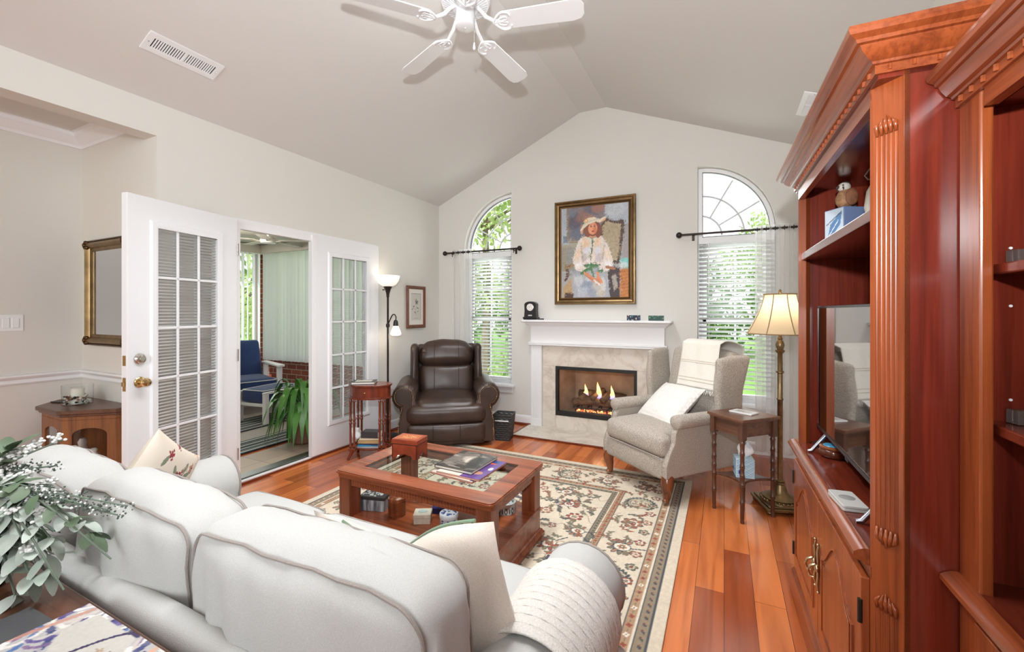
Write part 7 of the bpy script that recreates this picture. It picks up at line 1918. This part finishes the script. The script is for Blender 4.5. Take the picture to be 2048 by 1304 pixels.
# ================================================================== WALL UNIT
M_CH = wood('cherry_panel', S(124, 46, 30), S(92, 32, 22), 'Z', 0.8, rough=0.22, coat=0.35)
M_CHF = wood('cherry_frame', S(158, 78, 38), S(120, 54, 26), 'Z', 0.9, rough=0.28, coat=0.3)
M_CHY = wood('cherry_frame_long', S(150, 74, 38), S(112, 50, 26), 'Y', 0.9, rough=0.26, coat=0.3)
M_CHX = wood('cherry_panel_flat', S(118, 46, 30), S(88, 32, 22), 'Y', 0.8, rough=0.2, coat=0.4)
CAX, CAY, CAR = 0.335, 1.33, radians(1.3)
def cabw(x, y, z):
    c, s = cos(CAR), sin(CAR); return (CAX + x * c - y * s, CAY + x * s + y * c, z)
tc_ = thing('media_cabinet', 'tall reddish cherry media cabinet with a fluted corner post and carved doors', 'cabinet', (CAX, CAY, 0), CAR)
W_, D_ = 1.12, 0.50
CBZ, CTZ = 1.925, 2.02
# carcass
MB().box(0.05, D_, 0.0, 0.02, 0.12, CBZ).build('side_panel', M_CH, tc_, smooth=0)
MB().box(0.05, D_, W_ - 0.02, W_, 0.12, CBZ).build('side_panel', M_CH, tc_, smooth=0)
MB().box(D_ - 0.012, D_, 0.02, W_ - 0.02, 0.12, CBZ).build('back_panel', M_CH, tc_, smooth=0)
MB().box(0.0, D_ - 0.0, 0.0, W_, CBZ - 0.012, CBZ).build('top_panel', M_CH, tc_, smooth=0)
MB().box(0.012, D_ - 0.012, 0.06, W_ - 0.06, 1.588, 1.62).box(0.052, D_ - 0.012, 0.02, 0.0599, 1.588, 1.62).box(0.052, D_ - 0.012, W_ - 0.0599, W_ - 0.02, 1.588, 1.62).build('upper_shelf', M_CHX, tc_, smooth=0, bevel=0.003)
MB().box(0.0, 0.022, 0.055, W_ - 0.055, CBZ - 0.055, CBZ).build('top_rail', M_CHY, tc_, smooth=0)
MB().box(0.0, 0.03, 0.055, W_ - 0.055, 0.12, 0.165).box(0, 0.03, 0.055, W_ - 0.055, 0.67, 0.70).build('lower_rail', M_CHY, tc_, smooth=0)
MB().box(0.004, D_ - 0.02, 0.02, W_ - 0.02, 0.12, 0.14).build('bottom_panel', M_CHX, tc_, smooth=0)
# plinth with moulded top
MB().box(-0.022, D_, 0.0, W_ + 0.022, 0.0, 0.10).build('plinth', M_CHY, tc_, smooth=0, bevel=0.004)
pm = [(0, 0), (0.02, 0), (0.022, 0.008), (0.016, 0.016), (0.01, 0.028), (0, 0.032)]
MB().mould(pm, [(D_, W_, 0.095), (0, W_, 0.095), (0, 0, 0.095)]).build('plinth_moulding', M_CHY, tc_, smooth=30)
# canted fluted corner posts
for nm, y0, s in (('near', 0.0, 1), ('far', W_, -1)):
    a = Vector((0.0, y0 + s * 0.058)); b_ = Vector((0.05, y0)); dd = (b_ - a); Lp = dd.length; dd.normalize(); nn = Vector((dd.y, -dd.x)) * 1.0
    if nn.x > 0: nn = -nn
    pts = [a]
    k = 5; m0 = 0.012; wf = (Lp - 2 * m0) / k
    for i in range(k):
        for q in range(7):
            th = pi * q / 6; u = m0 + wf * i + wf * (0.5 - 0.5 * cos(th) * 0.86); pts.append(a + dd * u - nn * (sin(th) * wf * 0.38))
    pts += [b_, Vector((0.05, y0 + s * 0.03)), Vector((0.03, y0 + s * 0.058))]
    plain_ = [a, b_, Vector((0.05, y0 + s * 0.03)), Vector((0.03, y0 + s * 0.058))]
    P2 = lambda L: [(p.x, p.y) for p in L]
    post_ = MB()
    post_.prism(P2(plain_), 0.12, 0.20).prism(P2(pts), 0.20, 0.62).prism(P2(plain_), 0.62, 0.70)
    post_.prism(P2(plain_), 0.742, 0.80).prism(P2(pts), 0.80, 1.80).prism(P2(plain_), 1.80, CBZ).prism(P2(plain_), 0.70, 0.742)
    po = post_.build('corner_post', M_CHF, tc_, smooth=30)
    # carved leaf at the ends of the flutes
    for z, up in ((1.80, 1), (0.80, -1), (0.62, 1), (0.20, -1)):
        c_ = a + dd * (Lp / 2); cv_ = MB()
        for q in range(-2, 3):
            p0 = c_ + dd * (q * wf) + nn * 0.001
            cv_.tube([(p0.x, p0.y, z - up * 0.012), (p0.x + nn.x * .003, p0.y + nn.y * .003, z + up * 0.01), (p0.x + nn.x * .002 - dd.x * q * .004, p0.y + nn.y * .002 - dd.y * q * .004, z + up * (0.034 - 0.006 * abs(q)))], [0.003, 0.0055, 0.001], 6)
        cv_.build('carved_leaf', M_CHF, po, smooth=180)
    MB().box(0.048, 0.06, min(y0, y0 + s * 0.003), max(y0, y0 + s * 0.003), 0.12, CBZ).build('edge_strip', M_CHF, tc_, smooth=0)
# counter
MB().box(0.0, D_ - 0.012, 0.06, W_ - 0.06, 0.70, 0.742).box(0.052, D_ - 0.012, 0.02, 0.0599, 0.70, 0.742).box(0.052, D_ - 0.012, W_ - 0.0599, W_ - 0.02, 0.70, 0.742).build('counter', M_CHX, tc_, smooth=0)
cm_ = [(0, 0), (0.012, 0.0), (0.018, 0.008), (0.03, 0.012), (0.035, 0.02), (0.034, 0.03), (0.026, 0.036), (0.012, 0.042), (0, 0.042)]
MB().mould(cm_, [(0.001, W_ + 0.0, 0.70), (0.001, 0.062, 0.70)]).build('counter_edge', M_CHY, tc_, smooth=30)
# doors with arched raised panel
for k, (ya, yb) in enumerate(((0.062, 0.558), (0.562, W_ - 0.062))):
    d_ = MB().box(-0.018, 0.002, ya, yb, 0.168, 0.668).build('door', M_CHF, tc_, smooth=0, bevel=0.003)
    yc, hw_ = (ya + yb) / 2, (yb - ya) / 2 - 0.065
    def archpts(ins): 
        w2 = hw_ - ins; o_ = [(yc - w2, 0.235 + ins), (yc - w2, 0.50 - ins * .4)]
        for i in range(17):
            u = -1 + 2 * i / 16; o_.append((yc + u * w2, 0.50 + (0.095 * (cos(u * pi) * .5 + .5) ** 1.0 + 0.018 * (abs(u) < .99) * (1 - abs(u)) ) - ins * .8))
        return o_ + [(yc + w2, 0.50 - ins * .4), (yc + w2, 0.235 + ins)]
    MB().slab(archpts(0.0), [archpts(0.010)], -0.0225, -0.017, lambda a, b, q: (q, a, b)).build('panel_moulding', M_CHF, d_, smooth=20, bevel=0.002)
    MB().slab(archpts(0.028), [], -0.0215, -0.0175, lambda a, b, q: (q, a, b)).build('raised_panel', M_CHF, d_, smooth=20, bevel=0.003)
    yh = yb - 0.022 if k == 0 else ya + 0.022
    h_ = MB()
    h_.tube([(-0.02, yh, 0.345), (-0.024, yh + .004, 0.37), (-0.022, yh, 0.40), (-0.022, yh, 0.46), (-0.024, yh - .004, 0.49), (-0.02, yh, 0.515)], [0.002, 0.005, 0.004, 0.004, 0.005, 0.002], 8)
    for z in (0.345, 0.515): h_.ball((-0.022, yh, z), 0.005, 8, 6)
    h_.ball((-0.026, yh, 0.43), (0.008, 0.012, 0.014), 10, 8)
    h_.tube([(-0.03, yh, 0.445), (-0.045, yh - .004, 0.44), (-0.052, yh, 0.42), (-0.046, yh + .004, 0.40), (-0.034, yh, 0.398)], 0.0045, 8)
    h_.build('handle', M_NICKEL if 0 else metal('pale_brass%d' % k, S(206, 186, 150), 0.25), d_, smooth=60)
    yj = ya + 0.002 if k == 0 else yb - 0.002
    for z in (0.25, 0.58): MB().tube([(-0.019, yj, z - 0.03), (-0.019, yj, z + 0.03)], 0.006, 8).build('hinge', M_BRONZE, d_)
# crown with dentils
def crown_of(parent, path, z0, h, out, mat_):
    pr_ = [(0, 0), (0.008, 0.0), (0.008, h * .22), (0.014, h * .24), (0.016, h * .30), (0.024, h * .34), (out * .55, h * .50), (out * .62, h * .62), (out * .72, h * .64), (out * .76, h * .72), (out * .95, h * .80), (out, h * .90), (out * .97, h), (0, h)]
    c_ = MB().mould(pr_, [(x, y, z0) for x, y in path]).build('crown', mat_, parent, smooth=25)
    return c_
cr_ = crown_of(tc_, [(D_, W_), (0, W_), (0, 0), (D_, 0)], CBZ - 0.002, CTZ - CBZ, 0.075, M_CHY)
for k in range(27): y = 0.03 + k * (W_ - 0.06) / 26; MB().tube([(-0.0085, y, CBZ + 0.004), (-0.0085, y, CBZ + 0.017)], 0.0045, 6).build('dentil', M_CHY, cr_, smooth=40)
for k in range(11): x = 0.02 + k * 0.045; MB().tube([(x, -0.0085, CBZ + 0.004), (x, -0.0085, CBZ + 0.017)], 0.0045, 6).build('dentil', M_CHY, cr_, smooth=40)
MB().lathe([(0.001, 0.004), (0.012, 0.004), (0.014, 0), (0.0, 0)], 16, T(0.27, W_ - 0.02, 1.765) @ RX(pi / 2)).build('cable_cap', M_NICKEL, tc_)

# bookcase beside it, set further back
bc = thing('bookcase', 'cherry bookcase with open shelves, set back beside the media cabinet', 'bookcase', (CAX, CAY, 0), CAR)
bx, bd, y1, y0 = 0.145, 0.50, -0.003, -0.95
BZ0, BZ1 = 1.815, 1.90
MB().box(bx + 0.02, bd, y1 - 0.02, y1, 0.1, BZ0).build('side_panel', M_CH, bc, smooth=0)
MB().box(bx + 0.02, bd, y0, y0 + 0.02, 0.1, BZ0).build('side_panel', M_CH, bc, smooth=0)
MB().box(bd - 0.012, bd, y0, y1, 0.1, BZ0).build('back_panel', M_CH, bc, smooth=0)
for ya, yb in ((y1 - 0.085, y1), (y0, y0 + 0.085)):
    MB().slab([(ya, 0.1), (yb, 0.1), (yb, BZ0), (ya, BZ0)], [], bx, bx + 0.022, lambda a, b, q: (q, a, b)).build('stile', M_CHF, bc, smooth=0, bevel=0.004)
MB().box(bx + 0.05, bd - 0.012, y0 + 0.02, y1 - 0.02, BZ0 - 0.02, BZ0).build('top_panel', M_CH, bc, smooth=0)
MB().box(bx, bx + 0.022, y0 + 0.1, y1 - 0.1, BZ0 - 0.04, BZ0).build('top_rail', M_CHY, bc, smooth=0)
for z in (1.428, 1.09): MB().box(bx + 0.03, bd - 0.014, y0 + 0.021, y1 - 0.021, z, z + 0.022).build('shelf', M_CHX, bc, smooth=0, bevel=0.003)
pins = 0
for z in (1.487, 1.362, 1.159):
    MB().lathe([(0.003, 0), (0.003, 0.002), (0.001, 0.002)], 10, T(bx + 0.075, y1 - 0.02, z) @ RX(pi / 2)).build('shelf_pin', M_WHITE, bc)
MB().box(bx - 0.0, bd - 0.014, y0 + 0.0, y1 - 0.0, 0.715, 0.757).build('counter', M_CHX, bc, smooth=0)
MB().mould(cm_, [(bx + 0.001, y1, 0.715), (bx + 0.001, y0, 0.715)]).build('counter_edge', M_CHY, bc, smooth=30)
MB().box(bx + 0.002, bd, y0, y1, 0, 0.1).build('plinth', M_CHY, bc, smooth=0, bevel=0.003)
for ya, yb in ((y0 + 0.1, (y0 + y1) / 2 - 0.002), ((y0 + y1) / 2 + 0.002, y1 - 0.1)):
    d_ = MB().box(bx - 0.016, bx + 0.004, ya, yb, 0.11, 0.705).build('door', M_CHF, bc, smooth=0, bevel=0.003)
    yh = ya + 0.03 if ya > (y0 + y1) / 2 else yb - 0.03
    MB().tube([(bx - .02, yh, .47), (bx - .04, yh, .46), (bx - .045, yh, .43), (bx - .02, yh, .40)], .0045, 8).ball((bx - .02, yh, .47), .01, 8, 6).build('handle', M_BRASS, d_)
cr2 = crown_of(bc, [(bx + 0.001, y1 - 0.002), (bx + 0.001, y0), (bd, y0)], BZ0 - 0.002, BZ1 - BZ0, 0.06, M_CHY)
for k in range(21): y = y1 - 0.03 - k * 0.044; MB().tube([(bx - 0.0085, y, BZ0 + 0.003), (bx - 0.0085, y, BZ0 + 0.016)], 0.0045, 6).build('dentil', M_CHY, cr2, smooth=40)
# little clear glass cubes on the bookcase shelves
for z, lb in ((1.4506, 'small clear glass cube on the upper bookcase shelf'), (1.1126, 'small clear glass cube on the lower bookcase shelf')):
    q = cabw(bx + 0.078, y1 - 0.045, z)
    t = thing('glass_cube', lb, 'ornament', q, 0.3, 'glass cubes on the bookcase')
    MB().box(-.014, .014, -.014, .014, 0, .03).build('cube_body', bpy.data.materials.get('smoky_glass') or plain('smoky_glass', S(170, 150, 142), 0.1, trans=0.7), t, smooth=0, bevel=.002)

# television
q = cabw(0.07, 0.565, 0.742)
tv = thing('television', 'black flat screen television in the media cabinet', 'television', q, CAR)
TW, TH0, TH1 = 0.96, 0.085, 0.632
MB().box(0.0, 0.028, -TW / 2, TW / 2, TH0, TH1).build('housing', plain('tv_black', S(24, 24, 26), 0.35), tv, smooth=0, bevel=0.004)
MB().box(0.028, 0.075, -TW / 2 + 0.12, TW / 2 - 0.12, TH0 + 0.03, TH1 - 0.2).build('rear_housing', M_BLACK, tv, smooth=0, bevel=0.01)
m, n, l, p = new_mat('tv_screen'); p.inputs['Base Color'].default_value = S(16, 16, 18); setp(p, rough=0.04, spec=0.9, coat=1.0, coatr=0.02); M_SCR = m
MB().box(-0.0012, 0.0, -TW / 2 + 0.010, TW / 2 - 0.010, TH0 + 0.018, TH1 - 0.010).build('screen', M_SCR, tv, smooth=0)
MB().box(-0.002, 0.0, -TW / 2, TW / 2, TH0, TH0 + 0.012).build('lower_bezel', metal('tv_trim', S(92, 92, 96), 0.35), tv, smooth=0, bevel=.001)
MB().box(-0.003, 0.0, -0.02, 0.02, TH0 - 0.008, TH0 + 0.002).build('sensor', M_BLACK, tv, smooth=0)
M_FOOT = metal('tv_foot_silver', S(150, 152, 158), 0.3)
for s in (-1, 1):
    f = MB(); y = s * 0.345
    f.tube([(0.016, y, TH0 + 0.01), (-0.045, y + s * .0, 0.009), (-0.06, y, 0.006)], [0.008, 0.008, 0.006], 8).tube([(0.016, y, TH0 + 0.01), (0.085, y, 0.009), (0.10, y, 0.006)], [0.008, 0.008, 0.006], 8)
    f.build('stand_foot', M_FOOT, tv, smooth=50)
# things on the counter
def on_counter(x, y, z=0.742): return px(x, y, z=z)
q = px(1667, 914, z=0.7425); q = Vector((q.x, q.y, 0.7425))
t = thing('lidded_bowl', 'round brown glazed pot with a blue lid beside the television', 'pot', q)
MB().lathe([(.001, 0), (.042, 0), (.05, .01), (.052, .028), (.046, .036), (.001, .036)], 28).build('body', plain('brown_glaze', S(96, 46, 28), .15, noise_amt=.4, noise_scale=20), t, smooth=60)
MB().lathe([(.049, .037), (.05, .043), (.042, .048), (.0415, .047), (.001, .047)], 28).build('lid', plain('brown_glaze_lid', S(128, 74, 44), .2), t, smooth=50)
MB().lathe([(.036, .0475), (.034, .0495), (.001, .0505)], 24).build('lid_inset', plain('turquoise_enamel', S(70, 150, 184), .2), t)
q = px(1640, 892, z=0.7425); t = thing('media_player', 'small black device by the television foot', 'device', (q.x + .01, q.y, .7425), .3)
MB().prism(rrect(-.03, .03, -.02, .02, .008, 4), 0, .018).build('case', M_BLACK, t, smooth=0, bevel=.003)
q = px(1745, 1022, z=0.7425); t = thing('disc_case', 'silver case lying on the media cabinet counter', 'case', (0.350, 1.69, .7425), CAR + .1)
MB().prism(rrect(-.034, .034, -.065, .065, .008, 4), 0, .009).prism(rrect(-.034, .034, -.065, .065, .008, 4), .0095, .018).build('shell', plain('silver_case', S(196, 194, 190), .35), t, smooth=0, bevel=.002)
MB().lathe([(.022, .0182), (.02, .0186), (.001, .0186)], 20, T(0, .005, 0)).build('emblem', plain('case_emblem', S(150, 148, 146), .3), t)
# things on the top shelf of the cabinet
q = Vector((0.462, 2.27, 1.6205))
t = thing('gift_box', 'tall pale blue box on the high cabinet shelf, under the bird figure', 'box', q, CAR + .5)
MB().box(-.05, .05, -.05, .05, 0, .165).build('carton', plain('box_blue', S(120, 138, 178), .4), t, smooth=0, bevel=.002)
cv = Canvas(.096, .16, .003, (196, 208, 220)); cv.poly([(.01, .02), (.08, .09), (.09, .15), (.03, .1)], (92, 132, 176)); cv.line([(.01, .1), (.08, .14)], .004, (60, 70, 96)); cv.line([(.02, .05), (.07, .11)], .004, (230, 234, 240))
cv.mesh('printed_side', M_PRINT, lambda X, Y: (-.0506 + 0 * X, .048 - X, Y + .002), t)
t = thing('bird_figure', 'painted falcon figure perched on the pale blue box', 'figurine', (q.x, q.y, q.z + .1656), radians(200))
M_FEA = plain('feather_tan', S(176, 130, 92), .7, noise_amt=.5, noise_scale=70); M_FEW = plain('feather_white', S(226, 216, 204), .7, noise_amt=.15, noise_scale=60); M_FEG = plain('feather_dark', S(66, 56, 54), .6)
b = MB().lathe([(.001, .0), (.022, .004), (.034, .025), (.036, .045), (.029, .066), (.02, .078), (.0195, .084), (.001, .088)], 18, sy=.85).build('body', M_FEA, t, smooth=180)
MB().ball((.004, 0, .092), (.024, .021, .021), 16, 12).build('head', M_FEW, t, smooth=180)
MB().tube([(.024, 0, .093), (.034, 0, .09), (.036, 0, .083)], [.007, .005, .001], 8).build('beak', M_FEG, t)
for s in (-1, 1):
    MB().ball((.017, s * .015, .097), .004, 8, 6).build('eye', M_BLACK, t)
    MB().ball((-.008, s * .03, .045), (.026, .009, .036), 12, 8).build('wing', plain('feather_rust%d' % (s + 1), S(150, 96, 66), .7, noise_amt=.4, noise_scale=60), t, smooth=180)
    MB().tube([(.019, s * .018, .09), (.017, s * .019, .078)], [.004, .002], 6).build('cheek_stripe', M_FEG, t)
MB().ball((-.001, 0, .11), (.017, .014, .006), 10, 6).build('crown', M_FEG, t, smooth=180)
MB().tube([(-.02, 0, .02), (-.045, 0, -.0) , (-.055, 0, .001)], [.012, .01, .006], 8).build('tail', M_FEG, t)
t = thing('white_jug', 'white jug with a wire handle on the high cabinet shelf beside the bird figure', 'jug', (0.545, 1.98, 1.6208))
MB().lathe([(.001, 0), (.045, 0), (.07, .05), (.085, .11), (.078, .17), (.05, .225), (.04, .25), (.046, .265), (.04, .262), (.034, .25), (.001, .2)], 28).build('body', plain('cream_glaze', S(226, 220, 206), .25), t, smooth=60)
MB().tube([(-.05, 0, .215), (-.075, 0, .21), (-.085, 0, .225), (-.06, 0, .265), (-.02, 0, .28)], .0025, 6).build('wire_handle', M_NICKEL, t)

# ================================================================== CEILING FAN
fan = thing('ceiling_fan', 'white five-blade ceiling fan hanging from the ridge', 'ceiling fan', (-1.307, 2.06, 2.945), radians(14))
M_FAN = plain('fan_white', S(238, 238, 240), 0.35)
MB().lathe([(.001, 0), (.045, 0), (.053, .006), (.055, .02), (.055, .09), (.048, .1), (.001, .1)], 32).ball((0, 0, -.001), (.006, .006, .003), 8, 5).build('switch_housing', M_FAN, fan, smooth=40)
MB().lathe([(.001, .1), (.06, .1), (.075, .108), (.13, .128), (.14, .15), (.14, .22), (.12, .25), (.06, .28), (.03, .29), (.001, .29)], 40).build('motor_housing', M_FAN, fan, smooth=40)
vt = MB()
for k in range(40):
    a = k * 2 * pi / 40; c_, s_ = cos(a), sin(a); vt.tube([(.07 * c_, .07 * s_, .107), (.124 * c_, .124 * s_, .126)], .0022, 4)
vt.build('vent_slots', plain('slot_grey', S(150, 150, 152), .6), fan)
MB().tube([(0, 0, .28), (0, 0, .64)], .013, 14).lathe([(.001, .56), (.03, .565), (.062, .6), (.068, .645)], 24).build('downrod', M_FAN, fan, smooth=50)
for k in range(5):
    a = k * 2 * pi / 5; M = RZ(a) @ RX(radians(-11))
    out = [(.205, -.045), (.22, -.056), (.60, -.066), (.645, -.055), (.66, -.03), (.66, .03), (.645, .055), (.60, .066), (.22, .056), (.205, .045)]
    bl = MB().prism(out, .012, .018, M).build('blade', M_FAN, fan, smooth=0, bevel=.002)
    ir = MB()
    ir.tube([RZ(a) @ Vector(q) for q in ((.055, 0, .115), (.09, 0, .085), (.12, 0, .045), (.16, 0, .02), (.19, 0, .012))], [.011, .011, .011, .009, .006], 10)
    for s in (-1, 1):
        ir.tube([M @ Vector(q) for q in bez([(.165, 0, .008), (.185, s * .03, .008), (.215, s * .054, .008), (.25, s * .05, .008), (.262, s * .03, .008)], 4)], .006, 8)
        ir.tube([M @ Vector(q) for q in bez([(.18, 0, .008), (.205, s * .02, .008), (.235, s * .026, .008), (.24, s * .008, .008), (.222, s * .006, .008)], 4)], .0045, 8)
    ir.tube([M @ Vector(q) for q in ((.17, 0, .008), (.2, 0, .008), (.225, 0, .008))], .006, 8)
    ir.build('blade_iron', M_FAN, bl, smooth=60)
cd_ = Vector((.058 * cos(radians(-14 + 26 - 60)), .058 * sin(radians(-14 + 26 - 60)), 0))
ch = MB(); 
for k in range(48): ch.ball((.056, -.01, .04 - k * .0028), .0013, 5, 4)
co_ = ch.build('pull_chain', M_NICKEL, fan, smooth=180)
MB().lathe([(.001, 0), (.0065, .003), (.0075, .012), (.005, .028), (.003, .04), (.001, .042)], 14, T(.056, -.01, -.137)).build('pull_bell', M_FAN, co_)
# ceiling ridge light shadow needs nothing else

# ================================================================== CURIO CABINET IN THE DINING AREA
M_OAK = wood('curio_oak', S(142, 88, 48), S(104, 60, 32), 'Z', rough=.4)
M_OAKT = wood('curio_top', S(104, 68, 48), S(74, 46, 34), 'X', rough=.35, coat=.15)
ct = thing('curio_cabinet', 'low oak curio cabinet with arched glass doors in the corner', 'cabinet', (-4.03, AY1 - .003, 0))
def P_(pts, k=1.0): return pts
base_ = [(-.36, -.0), (-.36, -.14), (-.20, -.29), (.13, -.29), (.355, -.10), (.355, -.0)]
def inset(pts, d):
    c = Vector((sum(p[0] for p in pts) / len(pts), sum(p[1] for p in pts) / len(pts)))
    return [((p[0] - c.x) * (1 - d / .3) + c.x, (p[1] - c.y) * (1 - d / .2) + c.y if p[1] < -.001 else p[1]) for p in pts]
MB().prism([(x * 1.06, y * 1.10) for x, y in base_], .672, .70).prism([(x * 1.03, y * 1.05) for x, y in base_], .655, .672).build('top', M_OAKT, ct, smooth=0, bevel=.005)
MB().prism(base_, .0, .09).build('plinth', M_OAK, ct, smooth=0, bevel=.003)
MB().prism(base_, .63, .655).build('top_rail', M_OAK, ct, smooth=0, bevel=.003)
MB().prism([(x * .97, y * .97) for x, y in base_], .33, .338).build('glass_shelf', M_GLASS, ct, smooth=0)
MB().box(-.35, .35, -.008, 0, .09, .63).build('back_panel', M_OAK, ct, smooth=0)
for i in range(5):
    a = Vector(base_[i]); b_ = Vector(base_[i + 1]); L = (b_ - a).length; d = (b_ - a) / L; nrm = Vector((d.y, -d.x))
    if L < .16 and i in (0, 4):
        fn = lambda u, z, t_, a=a, d=d, nrm=nrm: ((a + d * u - nrm * t_).x, (a + d * u - nrm * t_).y, z)
        MB().slab([(0, .09), (L, .09), (L, .63), (0, .63)], [], 0, .015, fn).build('side_panel', M_OAK, ct, smooth=0); continue
    fn = lambda u, z, t_, a=a, d=d, nrm=nrm: ((a + d * u + nrm * t_).x, (a + d * u + nrm * t_).y, z)
    k = .05
    op = [(k, .13), (L - k, .13), (L - k, .53)] + [(L / 2 + (L / 2 - k) * cos(q), .53 + .045 * sin(q)) for q in np.linspace(0, pi, 13)[1:-1]] + [(k, .53)]
    dr = MB().slab([(0, .09), (L, .09), (L, .63), (0, .63)], [op], -.016, 0, fn).build('door', M_OAK, ct, smooth=0)
    MB().slab(op, [], -.01, -.007, fn).build('glass_pane', M_GLASS, dr, smooth=0)
for x, y, z, r_, hh, lb in ((-.02, -.14, .3385, .035, .12, 'white china figure on the glass shelf of the curio cabinet'), (.12, -.13, .3385, .03, .07, 'small pale pot on the glass shelf of the curio cabinet'), (.0, -.15, .0905, .05, .1, 'pale bowl at the bottom of the curio cabinet')):
    t = thing('china_piece', lb, 'china', (-4.03 + x, AY1 - .003 + y, z), group='china inside the curio cabinet')
    MB().lathe([(.001, 0), (r_ * .7, 0), (r_, hh * .3), (r_ * .6, hh * .6), (r_ * .75, hh * .8), (r_ * .4, hh), (.001, hh)], 18).build('glazed_body', plain('china_' + str(int(r_ * 1000)), S(206, 202, 196), .25), t, smooth=60)
# on top: glass bowl of shells round a candle, a bottle, a coaster
t = thing('glass_bowl', 'clear glass bowl of shells around a candle on the curio cabinet', 'bowl', (-4.075, 1.37, .7005))
MB().lathe([(.001, 0), (.078, 0), (.082, .006), (.084, .135), (.081, .135), (.079, .008), (.001, .006)], 32).build('glass_wall', glass('bowl_glass', (.97, .98, .98, 1), 0, 1.6), t, smooth=60)
MB().lathe([(.001, .007), (.036, .007), (.036, .11), (.03, .113), (.001, .108)], 24).build('candle', plain('candle_wax', S(232, 228, 216), .5, sss=.1), t, smooth=50)
rr = random.Random(6)
for k in range(60):
    a = rr.uniform(0, 6.3); r_ = rr.uniform(.044, .068); z = .015 + rr.uniform(0, .045)
    MB().ball((r_ * cos(a), r_ * sin(a), z), (rr.uniform(.007, .013), rr.uniform(.006, .01), rr.uniform(.005, .009)), 7, 5).build('shell', [M_SHELL, M_CAP, M_FEA, M_BRONZE][k % 4], t, smooth=180)
t = thing('small_bottle', 'small glass bottle of shells behind the glass bowl', 'bottle', (-4.215, 1.41, .7005))
MB().lathe([(.001, 0), (.025, 0), (.028, .01), (.028, .05), (.012, .065), (.012, .08), (.001, .08)], 18).build('glass_body', bpy.data.materials['bowl_glass'], t, smooth=50)
MB().lathe([(.001, .002), (.022, .002), (.022, .035), (.001, .04)], 12).build('contents', M_FEA, t, smooth=180)
t = MB().prism(rrect(-.045, .045, -.03, .03, .004), 0, .008).build('dark_coaster', M_BLACK, smooth=0, bevel=.002, loc=(-4.27, 1.34, .7006), rot=(0, 0, .2)); tag(t, 'flat dark coaster left of the glass bowl on the curio cabinet', 'coaster')
